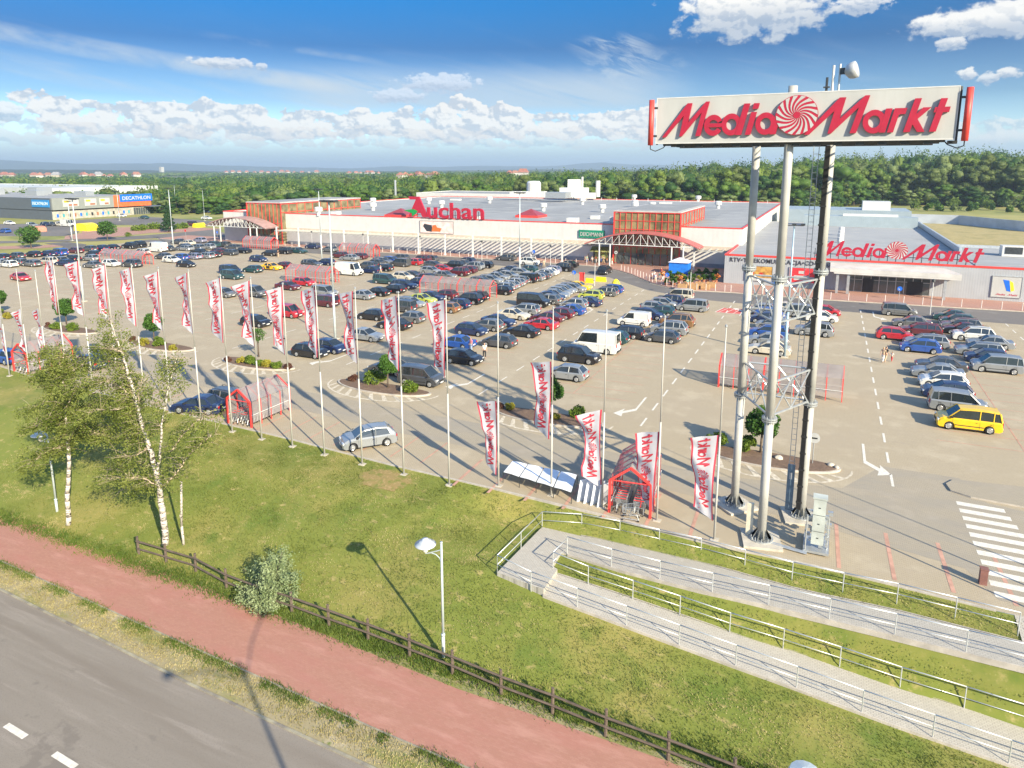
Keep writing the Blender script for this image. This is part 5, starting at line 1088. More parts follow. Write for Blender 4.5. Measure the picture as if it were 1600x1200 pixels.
def road_sign(px, py, h, kind, label):
    x, y, _ = G(px, py); e = empty('road_sign', (x, y, 0)); tag(e, label, 'road sign')
    link('pole', MB().tube((0, 0, 0), (0, 0, h), .035, n=8).mesh('pole', steel), e)
    M_ = Matrix.Translation((0, -.06, h - .3)) @ Matrix.Rotation(R(90), 4, 'X')
    link('sign_plate', MB().lathe([(.36, 0), (.36, .03)], 20, M=M_).mesh('sign_plate', {'b': blue_sign, 'r': frame_red, 'w': white_m, 'g': steel}[kind]), e)
    M2 = Matrix.Translation((0, -.094, h - .3)) @ Matrix.Rotation(R(90), 4, 'X')
    if kind == 'b': link('arrow', MB().prism([(-.22, .1), (-.1, -.16), (-.22, -.16), (-.22, -.22), (.02, -.22), (.02, 0), (-.04, 0), (-.04, -.1), (-.16, .14)], 0, .012, 0, M2).mesh('arrow', white_m), e)
    else: link('symbol', MB().box(-.2, -.05, -.0, .2, .05, .012, 0, M2).mesh('symbol', black_m), e)
for a in ((897, 444, 2.4, 'b', 'round blue arrow sign left of the yellow car'), (1042, 447, 2.3, 'b', 'round blue arrow sign in front of the plant stall'), (834, 408, 2.4, 'b', 'round blue sign beside the white car near the arcade'), (1404, 470, 2.2, 'b', 'round blue arrow sign in front of the store entrance'),
          (1208, 460, 2.4, 'b', 'round blue sign on the pavement behind the tall sign poles'), (962, 416, 3.2, 'w', 'white and purple sign post left of the entrance doors'), (291, 375, 3., 'r', 'red topped sign post by the junction at the far left'),
          (446, 555, 2.2, 'g', 'grey backed round sign at the island behind the flags'), (1269, 727, 2.3, 'w', 'small white and green sign on a thin post in the right island'), (340, 372, 2, 'b', 'blue sign on the pavement left of the left entrance')): road_sign(*a)
# double-armed lamp by the road, its shadow falls across path and road
def road_lamp():
    L_ = 15. / math.tan(SUN_EL); sp0 = Vector(G(372, 1033, LOW)); base = sp0 - sd * L_; h1_ = Vector(G(262, 1055, LOW)) - sd * L_ - base; h2_ = Vector(G(410, 960, LOW)) - sd * L_ - base
    e = empty('street_lamp', (base.x, base.y, LOW)); tag(e, 'tall double armed road lamp at the bottom edge beside the road', 'street lamp')
    link('pole', MB().tube((0, 0, 0), (0, 0, 15), .13, .07, 12).mesh('pole', lamp_m, True), e)
    for v in (h1_, h2_):
        t_ = Vector((v.x, v.y, 15.)); link('arm', MB().path([(0, 0, 14.3), t_ * .45 + Vector((0, 0, 8.1)), t_], .04).mesh('arm', lamp_m), e); link('lamp_head', MB().lathe([(.14, -.1), (.24, 0), (.2, .1), (.05, .14)], 14).mesh('lamp_head', lamp_m), e, t_)
road_lamp()
# handrails
rail_m = mat('handrail_steel', (.60, .62, .63), .35, .5, var=.06, scale=4)
def handrail(pts, label, posts=None, h=1.1, every=2.2):
    e = empty('handrail', pts[0]); tag(e, label, 'handrail'); r_ = MB(); up = Vector((0, 0, h)); mid = Vector((0, 0, h * .5)); inv = Matrix.Translation(e.location).inverted()
    for a, b in zip(pts, pts[1:]):
        a, b = Vector(a), Vector(b); r_.tube(a + up, b + up, .026, n=8).tube(a + mid, b + mid, .019, n=6)
    o = r_.build('rail', rail_m, e, True); o.matrix_parent_inverse = inv
    done = []
    for a, b in zip(pts, pts[1:]):
        a, b = Vector(a), Vector(b); n = max(1, round((b - a).length / every))
        for k in range(n + 1):
            p = a.lerp(b, k / n)
            if any((p - q_).length < .3 for q_ in done): continue
            done.append(p); o = MB().tube(p - Vector((0, 0, .25)), p + up - Vector((0, 0, .01)), .024, n=8).build('post', rail_m, e); o.matrix_parent_inverse = inv
def line(x0, x1, fy, fz, n): return [(x0 + (x1 - x0) * i / n, fy(x0 + (x1 - x0) * i / n), fz(x0 + (x1 - x0) * i / n)) for i in range(n + 1)]
handrail([BL, TL] + line(-12.0, 8.9, lambda x: ub(x) + .45, lambda x: z_up(x) + .1, 9), 'steel handrail around the ramp turn and along its upper edge by the lot')
handrail([BL] + line(-12.6, 13, lambda x: la(x) + .02, z_dn, 10), 'lower steel handrail on the grass side of the ramp, nearest to the fence')
handrail([(*E_ua[0], ZT), (*E_lb[0], ZT)] + line(E_lb[0][0] + 2, 14, lambda x: lb(x) - .02, z_dn, 10), 'middle steel handrail along the upper side of the lower ramp run')
handrail(line(E_ua[0][0], 12, lambda x: ua(x) + .02, z_up, 9), 'thin steel handrail along the lower edge of the upper ramp run')
# wooden fence
wood = mat('weathered_wood', (.115, .085, .065), .85, var=.25, scale=3., aniso=(1, 1, 6), bump=.4, bscale=25.)
fe = empty('wooden_fence', (-36.5, 25.5, LOW)); tag(fe, 'dark brown two-rail wooden fence between red path and grass bank', 'fence'); inv = Matrix.Translation(fe.location).inverted()
fpx = [(217, 865), (260, 878), (306, 892), (354, 918), (405, 938), (456, 955), (514, 976), (575, 998), (640, 1023), (707, 1050), (783, 1082), (863, 1112), (946, 1147), (1044, 1184), (1147, 1225), (1260, 1268)]
fp = [Vector((G(a, b, LOW + .1)[0], G(a, b, LOW + .1)[1], LOW)) for a, b in fpx]; fp.append(fp[-1] * 2 - fp[-2]); fp.append(fp[-1] * 2 - fp[-2])
for i, p in enumerate(fp):
    o = MB().tube(p - Vector((0, 0, .3)), p + Vector((rnd.uniform(-.03, .03), 0, 1.22 + rnd.uniform(-.05, .05))), .085, .07, 7).build('post', wood, fe); o.matrix_parent_inverse = inv
for a, b in zip(fp, fp[1:]):
    for z in (.5, .98):
        o = MB().tube(a + Vector((0, -.09, z + rnd.uniform(-.02, .02))), b + Vector((0, -.09, z + rnd.uniform(-.02, .02))), .055, .05, 6).build('rail', wood, fe); o.matrix_parent_inverse = inv
# bollards
bol = MB().tube((0, 0, 0), (0, 0, 1.05), .05, n=8).lathe([(.055, 1.05), (.05, 1.1), (.01, 1.12)], 8).mesh('bollard', mat('bollard_pale', (.66, .60, .56), .5, var=.05))
def bollards(pts, step, label, grp, z=.11):
    k = 0; acc = 0.
    for a, b in zip(pts, pts[1:]):
        a, b = Vector((*a, z)), Vector((*b, z)); L = (b - a).length; t_ = acc
        while t_ < L: tag(link('bollard', bol, None, a.lerp(b, t_ / L)), label, 'bollard', grp); t_ += step
        acc = t_ - L
bollards([(-130, 140.4), (-90, 139.7), (-60, 139.1), (-46, 138.4)], 2.4, 'pale pavement bollard in the long row before the arcade', 'bollards before the arcade')
bollards([(-37.2, 133.6), (-33.5, 129.5), (-30.4, 125), (-27.6, 121), (-24.2, 118), (-20.2, 116.4), (-14, 117.2)], 1.5, 'pale bollard on the curved kerb around the entrance plaza', 'bollards around the plaza')
bollards([(-14, 117.2), (0, 116.6), (26, 118.5), (44, 118.5)], 2.5, 'pale bollard on the kerb in front of the store', 'bollards in front of the store')
tag(MB().box(-.16, -.16, 0, .16, .16, .78).box(-.18, -.18, .78, .18, .18, .84).build('stone_bollard', mat('bollard_maroon', (.20, .09, .075), .7, scale=3), loc=G(1535, 912)), 'squat maroon block bollard at the zebra crossing', 'bollard')
# yellow bollards and barriers by the yellow car
for px, py, w_ in ((921, 442, 1.4), (939, 440, 1.9)):
    x, y, _ = G(px, py); tag(MB().box(-w_ / 2, -.25, 0, w_ / 2, .25, .35).box(-w_ / 2 + .05, -.15, .35, w_ / 2 - .05, .15, .85).build('barrier_block', yellow_m, loc=(x, y, 0)), 'yellow barrier block, %s of the pair by the yellow car' % ('left' if w_ < 1.5 else 'right'), 'barrier')
for px, py in ((962, 447), (968, 455)):
    x, y, _ = G(px, py); tag(MB().lathe([(.75, 0), (.7, .5), (.45, 1.0), (.1, 1.25)], 12).build('barrier_drum', yellow_m, loc=(x, y, 0)), 'yellow rounded drum barrier right of the blue car, %s one' % ('farther' if py < 450 else 'nearer'), 'barrier')
x, y, _ = G(909, 443); tag(MB().box(-.5, -.2, 0, .5, .2, .3).box(-.4, -.1, .3, .4, .1, 1.7).box(-.5, -.12, 1.7, .5, .12, 2.0).build('display_stand', frame_red, loc=(x, y, 0)), 'small red and white display stand behind the yellow car', 'display stand')
# parasol-like stall, plants, pallets
st = empty('market_stall', (*G(1062, 428)[:2], .11)); tag(st, 'blue market stall tent with pale roof beside the entrance plaza', 'stall'); sx, sy, _ = G(1062, 428)
child(MB().box(sx - 1.8, sy - 1.6, .11, sx - 1.7, sy + 1.6, 2.3).box(sx + 1.7, sy - 1.6, .11, sx + 1.8, sy + 1.6, 2.3).box(sx - 1.8, sy - 1.65, .3, sx + 1.8, sy - 1.6, 2.4).box(sx - 1.7, sy + 1.55, .11, sx + 1.7, sy + 1.6, 2.3), 'side_cloth', mat('stall_blue', (.01, .16, .62), .6, scale=2), st)
child(MB().add([(sx - 2., sy - 1.9, 2.4), (sx + 2., sy - 1.9, 2.4), (sx + 2., sy + 1.8, 2.4), (sx - 2., sy + 1.8, 2.4), (sx - .2, sy, 3.2), (sx + .2, sy, 3.2)], [(0, 1, 5, 4), (1, 2, 5), (2, 3, 4, 5), (3, 0, 4), (3, 2, 1, 0)]), 'roof', mat('stall_roof', (.66, .62, .66), .6, scale=1), st)
# ================================================================== CARS
PAINT = {'k': ('black', (.012, .012, .015)), 'd': ('dark grey', (.055, .058, .065)), 'g': ('grey', (.16, .165, .17)), 's': ('silver', (.27, .285, .30)), 'w': ('white', (.60, .60, .58)), 'n': ('navy blue', (.012, .022, .07)),
         'b': ('blue', (.02, .07, .28)), 'r': ('red', (.38, .02, .03)), 'm': ('maroon', (.09, .014, .022)), 'y': ('yellow', (.72, .46, .01)), 'l': ('lime green', (.36, .40, .06)), 'o': ('bronze', (.20, .11, .05)), 'e': ('beige', (.48, .44, .36)),
         't': ('dark teal', (.02, .06, .065)), 'p': ('violet grey', (.20, .20, .28)), 'Y': ('black and yellow', (.70, .40, .01))}
def paint(k):
    n, c = PAINT[k]; me_ = k in 'dgsnbmotp'
    m = mat('car_paint_' + n.replace(' ', '_'), c, .34 if me_ else .28, .35 if k in 'sg' else 0., var=.05, scale=1.5, coat=.7); return m
tyre = mat('tyre_rubber', (.016, .016, .017), .8, var=.2, scale=8); rim_m = mat('alloy_rim', (.50, .51, .52), .35, .7, var=.08, scale=6)
car_glass = mat('car_glass', (.018, .024, .028), .06, var=.2, scale=1.5, spec=.8, coat=.4)
trim_k = mat('car_trim', (.02, .02, .022), .6, var=.15, scale=5); hl = mat('headlight_glass', (.62, .64, .66), .15, .3, var=.05, scale=6, coat=.5); tl = mat('tail_light_glass', (.42, .01, .012), .2, var=.1, scale=6, coat=.5); plate_m = mat('licence_plate', (.74, .74, .72), .5, var=.03)
#      L    W    H   belt  hoodF  wsx  wtx  rtx  rbx  tailz  wheelbase  r   side_window_end
K_ = {'h': (4.0, 1.72, 1.47, .92, .74, 1.12, .35, -1.35, -1.86, .88, 2.5, .31), 's': (4.5, 1.76, 1.43, .90, .72, 1.02, .25, -.95, -1.62, .93, 2.65, .32), 'w': (4.55, 1.76, 1.46, .90, .72, 1.15, .4, -1.80, -2.16, .90, 2.65, .32),
      'u': (4.4, 1.84, 1.70, 1.05, .94, 1.12, .45, -1.60, -2.05, 1.0, 2.62, .36), 'm': (4.35, 1.80, 1.76, 1.0, .86, 1.42, .68, -1.92, -2.12, .95, 2.72, .32), 'v': (4.15, 1.78, 1.86, 1.05, .86, 1.25, .62, -1.95, -2.02, 1.0, 2.68, .32),
      'V': (5.3, 1.96, 2.45, 1.25, 1.02, 1.95, 1.45, -2.55, -2.60, 1.1, 3.2, .36), 'B': (5.2, 1.98, 2.4, 1.25, 1.0, 1.95, 1.35, -2.5, -2.55, 1.1, 3.2, .36), 'M': (4.9, 1.92, 1.98, 1.12, .92, 1.70, .95, -2.30, -2.40, 1.05, 3.0, .34)}
KN = {'h': 'hatchback', 's': 'saloon', 'w': 'estate', 'u': 'SUV', 'm': 'minivan', 'v': 'small delivery van', 'V': 'tall delivery van', 'B': 'large panel van', 'M': 'passenger van'}
KC = {'h': 'car', 's': 'car', 'w': 'car', 'u': 'car', 'm': 'car', 'v': 'van', 'V': 'van', 'B': 'van', 'M': 'van'}
def car_meshes(k):
    L, Wd, Hh, belt, hf, wsx, wtx, rtx, rbx, tz, wb, wr = K_[k]; a = L / 2; w = Wd / 2; g0 = .2; R_ = wr + .055
    fx, bx = wb / 2 + (.05 if k not in 'mvVBM' else .02), -wb / 2 + .02
    arch = lambda cx, n=7: [(cx + R_ * math.cos(math.pi * i / n) * -1 * -1, wr + R_ * math.sin(math.pi * i / n)) for i in range(n + 1)]
    top = [(a - .04, hf - .16), (a - .16, hf), ((a + wsx) / 2, (hf + belt) / 2 + .05), (wsx + .02, belt + .01), (wtx, belt + .02), ((wtx + rtx) / 2, belt + .025), (rtx, belt + .03), (rbx, belt + .02)]
    if k == 's': top += [(-a + .12, tz + .03), (-a + .02, tz - .08)]
    else: top += [(-a + .06, tz)]
    low = [(-a - .0, .62), (-a - .04, .52), (-a - .03, .30), (-a + .12, g0)]
    back = [(bx - R_, g0)] + arch(bx)[::-1] + [(bx + R_, g0)]; front = [(fx - R_, g0)] + arch(fx)[::-1] + [(fx + R_, g0)]
    nose = [(a - .14, g0), (a + .0, .28), (a + .03, .45), (a + .02, .58)]
    ringp = top + low + back + front + nose; nT = len(top); n = len(ringp)
    def lev(y, inset, drop):
        out = []
        for i, (x, z) in enumerate(ringp):
            xx = x * (1 - inset / a) ; zz = z - (drop if i < nT else 0) ; out.append((xx, y, zz))
        return out
    levels = [lev(-w * .97, .13, .10), lev(-w, .07, .17) if False else lev(-w + .015, .09, .085), lev(-w + .10, .02, .0), lev(-w * .5, 0, -.015), lev(w * .5, 0, -.015), lev(w - .10, .02, 0), lev(w - .015, .09, .085), lev(w * .97, .13, .10)]
    levels[0] = [(x, -w, z if i >= nT else z - .04) for i, (x, y, z) in enumerate(levels[1])]; levels[-1] = [(x, w, z if i >= nT else z - .04) for i, (x, y, z) in enumerate(levels[-2])]
    levels = [levels[0]] + levels[2:6] + [levels[-1]]
    b = MB(); vs = [p for lv in levels for p in lv]; m_ = len(levels)
    fs = [(l * n + i, l * n + (i + 1) % n, (l + 1) * n + (i + 1) % n, (l + 1) * n + i) for l in range(m_ - 1) for i in range(n)]
    fs += [tuple(reversed(range(n))), tuple(range((m_ - 1) * n, m_ * n))]
    fs = [tuple(reversed(f)) for f in fs]
    b.add(vs, fs, 0)
    # roof and pillars
    hb, ht = w - .07, w - (.24 if k in 'hswu' else .17 if k in 'mM' else .11); zr = Hh
    rp = [(wtx, zr - .06), ((wtx * .6 + rtx * .4), zr), (rtx * .5 + wtx * .0 + (wtx + rtx) * .12, zr), (rtx, zr - .07)]
    for (xA, zA), (xB, zB) in zip(rp, rp[1:]):
        b.add([(xA, -ht, zA - .02), (xB, -ht, zB - .02), (xB, -ht * .6, zB + .03), (xA, -ht * .6, zA + .03), (xB, ht * .6, zB + .03), (xA, ht * .6, zA + .03), (xB, ht, zB - .02), (xA, ht, zA - .02), (xA, -ht - .02, zA - .07), (xB, -ht - .02, zB - .07), (xB, ht + .02, zB - .07), (xA, ht + .02, zA - .07)],
              [(0, 1, 2, 3), (3, 2, 4, 5), (5, 4, 6, 7), (8, 9, 1, 0), (7, 6, 10, 11)], 0)
    b.add([(rp[0][0], -ht, rp[0][1] - .02), (rp[0][0], -ht * .6, rp[0][1] + .03), (rp[0][0], ht * .6, rp[0][1] + .03), (rp[0][0], ht, rp[0][1] - .02), (rp[0][0] + .03, ht, rp[0][1] - .07), (rp[0][0] + .03, -ht, rp[0][1] - .07)], [(0, 1, 2, 3, 4, 5)], 0)
    b.add([(rp[-1][0], -ht, rp[-1][1] - .02), (rp[-1][0], -ht * .6, rp[-1][1] + .03), (rp[-1][0], ht * .6, rp[-1][1] + .03), (rp[-1][0], ht, rp[-1][1] - .02), (rp[-1][0] - .03, ht, rp[-1][1] - .08), (rp[-1][0] - .03, -ht, rp[-1][1] - .08)], [(5, 4, 3, 2, 1, 0)], 0)
    zb = belt
    mid = (wtx + rtx) / 2 + (.1 if k in 'hsw' else 0)
    for s in (-1, 1):
        P0 = lambda x, z: Vector((x, s * (hb + (ht - hb) * min(1, max(0, (z - zb) / (zr - .1 - zb)))), z))
        b.tube(P0(wsx, zb), P0(wtx, zr - .06), .045, n=4); b.tube(P0(mid, zb), P0(mid - .03, zr - .06), .04, n=4); b.tube(P0(rbx + .03, zb), P0(rtx, zr - .08), .07, n=4)
        if k in 'wum': b.tube(P0((mid + rtx) / 2 - .25, zb), P0((mid + rtx) / 2 - .28, zr - .06), .04, n=4)
        if k in 'hs':  # thick rear quarter
            q = [P0(rbx + .02, zb), P0(rbx + .38, zb), P0(rtx + .06, zr - .1), P0(rtx - .03, zr - .1)]; o = Vector((0, s * .012, 0)); b.add([p + o for p in q], [(0, 1, 2, 3) if s < 0 else (3, 2, 1, 0)], 0)
        if k in 'vVB':
            xe = {'v': wtx - .75, 'V': wtx - .55, 'B': wtx - 1.75}[k]; xe0 = {'v': rbx, 'V': rbx, 'B': rbx}[k]
            q = [P0(xe0 + .0, zb - .02), P0(xe, zb - .02), P0(xe, zr - .06), P0(xe0 + .02, zr - .06)]; o = Vector((0, s * .02, 0)); b.add([p + o for p in q], [(0, 1, 2, 3) if s < 0 else (3, 2, 1, 0)], 0)
        mr = P0(wsx - .22, zb); b.box(mr.x - .06, min(mr.y, mr.y + s * .2), mr.z + .0, mr.x + .08, max(mr.y, mr.y + s * .2), mr.z + .13, 1)
        # door seams, sill, bumper strips, arch lips
        ys = s * w; 
        for xx in (wsx - .28, mid - .02, rbx + .62): b.box(xx - .008, min(ys, ys + s * .006), .34, xx + .008, max(ys, ys + s * .006), belt - .12, 1)
        b.box(bx + R_ + .02, min(ys - s * .02, ys + s * .008), g0 - .01, fx - R_ - .02, max(ys - s * .02, ys + s * .008), g0 + .06, 1)
        for xx in (mid + .12, mid - .82): b.box(xx, min(ys, ys + s * .02), belt - .24, xx + .14, max(ys, ys + s * .02), belt - .21, 1)
        if k in 'umvM': b.box(bx + R_ + .04, min(ys, ys + s * .014), .44, fx - R_ - .04, max(ys, ys + s * .014), .50, 1)
    if k in 'vVB': b.add([(rbx - .02, -hb, zb), (rbx - .02, hb, zb), (rtx - .03, ht, zr - .08), (rtx - .03, -ht, zr - .08)], [(0, 3, 2, 1)], 0) if k != 'B' else None
    b.box(a - .02, -w * .55, .32, a + .045, w * .55, .42, 1).box(a - .06, -w * .38, .52, a + .035, w * .38, hf - .2, 1)
    b.box(-a - .055, -w * .8, .30, -a + .02, w * .8, .38, 1)
    if k in 'uw':
        for s in (-1, 1): b.tube((wtx - .1, s * (ht - .08), zr + .05), (rtx + .1, s * (ht - .08), zr + .05), .02, n=4, mi=1)
    if k in 'uvVB': b.box(a - .02, -w * .85, .26, a + .05, w * .85, .5, 1).box(-a - .06, -w * .9, .26, -a + .02, w * .9, .52, 1)
    body = b.mesh('body', [paint('s'), trim_k])
    # glass house
    gi = .006; q = MB()
    pr = [(wsx, zb), (wtx, zr - .065), (rtx, zr - .085), (rbx, zb)]
    Vg = []
    for s in (-1, 1):
        for (x, z) in pr: yy = hb + (ht - hb) * (0 if z == zb else 1) - gi; Vg.append((x, s * yy, z))
    q.add(Vg, [(0, 4, 5, 1), (3, 2, 6, 7), (0, 1, 2, 3), (4, 7, 6, 5), (1, 5, 6, 2)])
    glass = q.mesh('windows', car_glass)
    # wheels
    tw = MB().lathe([(wr * .62, -.10), (wr * .93, -.10), (wr, -.06), (wr, .06), (wr * .93, .10), (wr * .62, .10)], 18, M=Matrix.Rotation(R(90), 4, 'X')).mesh('tyre', tyre, True)
    rm_ = MB()
    rm_.lathe([(wr * .63, -.105), (wr * .60, -.112), (wr * .52, -.10), (wr * .5, -.085)], 18, M=Matrix.Rotation(R(90), 4, 'X'))
    for i in range(5): t = i * 1.2566; rm_.box(.02, -.026, -.02, wr * .56, .026, .02, 0, Matrix.Translation((0, .10, 0)) @ Matrix.Rotation(t, 4, 'Y'))
    rm_.lathe([(.06, -.12), (.05, -.125), (.01, -.125)], 10, M=Matrix.Rotation(R(90), 4, 'X'))
    rim = rm_.mesh('rim', rim_m)
    lz = hf - .13; tzz = belt - .16
    H_ = MB().box(-.10, -.17, -.07, .03, .17, .07).mesh('headlight', hl); T_ = MB().box(-.03, -.13, -.10, .05, .13, .10).mesh('tail_light', tl) if k in 'hsu' else MB().box(-.03, -.09, -.2, .05, .09, .2).mesh('tail_light', tl)
    PL = MB().box(-.008, -.26, -.055, .008, .26, .055).mesh('licence_plate', plate_m)
    return dict(body=body, glass=glass, tyre=tw, rim=rim, wheels=[(fx, -w + .10, wr, 0), (fx, w - .10, wr, math.pi), (bx, -w + .10, wr, 0), (bx, w - .10, wr, math.pi)],
                H=H_, T=T_, PL=PL, hp=[(a - .06, s * (w - .24), lz) for s in (-1, 1)], tp=[(-a + (.03 if k != 's' else .05), s * (w - .19), tzz) for s in (-1, 1)], pf=(a + .055, 0, .44), pb=(-a - .055 - .008, 0, .55), hw=w, hl=a)
CM = {k: car_meshes(k) for k in K_}
def make_car(k, c, x, y, z, rz, label, group, near):
    e = empty('parked_car' if KC[k] == 'car' else 'parked_van', (x, y, z), rz); tag(e, label, KC[k], group); m_ = CM[k]
    b = link('body', m_['body'], e); b.material_slots[0].link = 'OBJECT'; b.material_slots[0].material = paint(c)
    link('windows', m_['glass'], e)
    for (wx, wy, wz, ry) in m_['wheels']:
        w = link('wheel', m_['tyre'], e, (wx, wy, wz), (0, 0, ry + math.pi)); link('rim', m_['rim'], w)
    if near:
        for p in m_['hp']: link('headlight', m_['H'], e, p)
        for p in m_['tp']: link('tail_light', m_['T'], e, p)
        link('licence_plate', m_['PL'], e, m_['pf']); link('licence_plate', m_['PL'], e, m_['pb'])
    return e
CARS = """A 3 401 k h -1;A 26 399 d h -1;A 60 396 k h -1;A 72 396 n s -1;A 87 395 b m -1;A 118 391 m h -1;A 141 388 d h -1;A 149 396 k h -1;A 159 387 n h -1;A 170 396 n h -1;A 174 386 k s -1;A 2 410 s h -1;A 12 412 w h -1;A 29 409 g w -1;A 49 411 g w -1;A 75 408 e u -1;A 93 406 g h -1;A 102 410 n s -1;A 116 403 k h -1;A 139 403 s h -1;A 145 413 g s -1;A 174 411 w h 1;A 206 412 d u -1;A 203 384 k u -1;A 216 382 k u -1;A 221 393 w w -1;A 246 389 w V -1;R 32 432 r s 1;B 255 400 d h -1;B 268 405 w h 1;B 283 401 b h -1;B 291 412 k h 1;B 267 387 d s -1;B 280 386 d h -1;B 279 377 d s -1;B 293 379 e s -1;B 292 387 s w -1;B 309 386 g h -1;B 312 375 p h -1;B 325 385 s h -1;B 336 382 t u -1;B 346 382 d h -1;B 311 393 k s -1;B 301 400 p w -1;B 320 399 s w -1;B 332 397 k s -1;B 341 392 m h -1;B 358 394 d w -1;B 379 391 k s -1;B 365 386 d h -1;C 404 404 n h 1;C 422 395 k h -1;C 443 392 k u -1;C 466 391 t s 1;C 489 384 n h -1;C 515 389 g h -1;C 395 420 t h -1;C 424 416 Y s 1;C 443 414 m s -1;C 487 411 d w 1;C 509 409 n h -1;C 531 398 m h -1;C 546 402 s s -1;C 561 400 m h -1;D 360 422 n m 1;D 363 430 t m 1;D 350 457 g h 1;D 397 456 g m 1;D 450 446 m s 1;D 475 440 r h 1;D 507 456 s m 1;D 507 471 m m -1;D 450 487 r m 1;D 400 501 k h 1;D 546 424 w V 1;D 564 460 s s -1;D 589 455 k s -1;D 615 451 k h -1;E 574 414 d w -1;E 586 410 d h -1;E 599 407 g w 1;E 610 406 b h 1;E 626 402 d h -1;E 579 421 n s -1;E 599 418 k h -1;E 626 411 d m -1;E 646 409 r h -1;E 660 405 m u -1;E 670 404 d h -1;E 729 407 n h -1;E 719 411 d h -1;E 709 414 k u -1;E 678 413 d h 1;E 692 419 r s 1;E 673 422 s h 1;E 716 425 m u -1;E 730 421 m h -1;E 740 416 s u -1;E 756 413 k h -1;E 695 429 g s 1;E 671 434 k h 1;E 645 429 d s 1;E 630 431 e h 1;E 602 437 t m 1;E 632 444 n w 1;E 652 440 n h -1;F 659 466 l s 1;F 676 462 n s 1;F 694 460 m h -1;F 641 472 s w 1;F 627 479 d m -1;F 714 474 n h -1;F 732 467 k u -1;F 744 462 k h -1;F 697 480 o h -1;F 582 491 k h -1;F 641 495 g h -1;F 616 505 k s -1;F 571 522 s s 1;G 791 402 d w -1;G 829 409 w u 1;G 824 420 t h -1;G 801 421 n s 1;G 812 425 s h 1;G 786 427 k s 1;G 799 428 s h 1;G 778 431 s s 1;G 767 436 s w 1;G 753 439 g w 1;G 811 437 g h -1;G 803 441 s h -1;G 794 445 s h -1;G 786 448 s h -1;G 783 453 k h -1;G 822 435 k m -1;G 834 433 s h -1;G 842 430 d s -1;G 849 427 s h -1;G 855 424 w s -1;G 861 421 p h -1;G 878 418 k u -1;G 887 412 k s -1;G 945 422 k u 0;H 834 471 k M 1;H 819 482 s w -1;H 802 490 e s 1;H 779 500 n s 1;H 762 507 g h -1;H 737 514 n h 1;H 815 516 k s -1;H 845 505 r s -1;H 855 495 m s -1;H 874 489 m h -1;H 890 483 b s -1;H 900 472 s h -1;H 914 472 n s -1;H 856 467 g h -1;H 861 462 n s 1;H 869 458 s s 1;H 877 454 s h 1;H 884 451 s h 1;H 892 450 s w 1;H 902 447 y s 1;H 924 460 l h -1;H 944 455 g w -1;H 955 451 b h -1;H 713 533 b s -1;H 780 532 d h -1;H 725 557 k h 1;I 485 547 k h 1;I 515 540 n h 1;I 612 573 d s -1;I 656 588 d m 1;J 1061 461 e m -1;J 1045 468 n w -1;J 1037 473 s h 1;J 1024 479 s h 1;J 1032 485 t h -1;J 1014 490 n h 1;J 991 500 w v -1;J 976 518 k w -1;J 956 526 t h -1;J 1082 478 s m -1;J 1058 501 o u -1;J 1046 513 s u -1;J 1035 525 d h -1;J 931 540 w B -1;J 905 555 k u 1;J 886 581 s h -1;K 1190 482 s h -1;K 1203 489 b h 1;K 1197 496 n h -1;K 1207 505 s h -1;K 1200 517 b w -1;K 1200 529 s s -1;K 1202 543 e s -1;K 1232 480 e s 1;K 1258 486 s m 1;K 1284 494 w h 1;K 1289 486 r h 1;K 1272 515 s u -1;L 1405 485 g m 1;L 1425 502 g s -1;L 1398 521 r h 1;L 1438 514 m w -1;L 1447 532 s w -1;L 1438 540 b h -1;M 1487 492 t s -1;M 1496 499 t h -1;M 1501 506 g w -1;M 1505 513 k s -1;M 1521 523 w u -1;M 1547 534 s s -1;M 1530 545 s w -1;M 1542 556 n h -1;M 1557 570 s m -1;N 1470 568 d s -1;N 1465 579 s s -1;N 1474 593 w h -1;N 1480 609 n h -1;N 1497 629 s m 1;N 1512 656 y m -1;O 575 681 s h -2;O 327 625 n s -1;O 349 627 d w 1;O 8 556 b h -1;O 140 564 n h -1"""
ROWS = {'A0': 'outer far-left row beside the grass', 'A1': 'inner far-left row facing the grass', 'B0': 'row before the left hall entrance', 'C': 'loose rows before the left hall entrance', 'D': 'sparse row behind the middle flags', 'E0': 'left half of the row below the store name', 'E1': 'right half of the row below the store name',
        'F': 'row in front of the long trolley shelter', 'G0': 'left half of the row ending near the hall', 'G1': 'right half of the row ending near the hall', 'H0': 'left side of the yellow car row', 'H1': 'right side of the lime car row', 'I': 'spaces behind the planted island',
        'J0': 'row behind the white panel van', 'J1': 'short row right of the white vans', 'K0': 'row seen between the tall sign poles', 'K1': 'row seen right of the tall sign poles', 'L': 'left row in front of the store entrance', 'M': 'far right row beside the store', 'N': 'row with the yellow minivan', 'O': ''}
def rowkey(r, x):
    if r == 'A': return 'A0' if x < -157 else 'A1'
    if r == 'B': return 'B0'
    if r == 'E': return 'E0' if x < -74 else 'E1'
    if r == 'G': return 'G0' if x < -51.2 else 'G1'
    if r == 'H': return 'H0' if x < -35.5 else 'H1'
    if r == 'J': return 'J0' if x < -19 else 'J1'
    if r == 'K': return 'K0' if x < -3.2 else 'K1'
    return r
cars = []
for l_ in CARS.strip().split(';'):
    r, px, py, c, k, f = l_.split(); k = {'v': 'v', 'B': 'B'}.get(k, k); x, y, _ = G(float(px), float(py), .7); cars.append([r, x, y, c, k, int(f), float(px), float(py)])
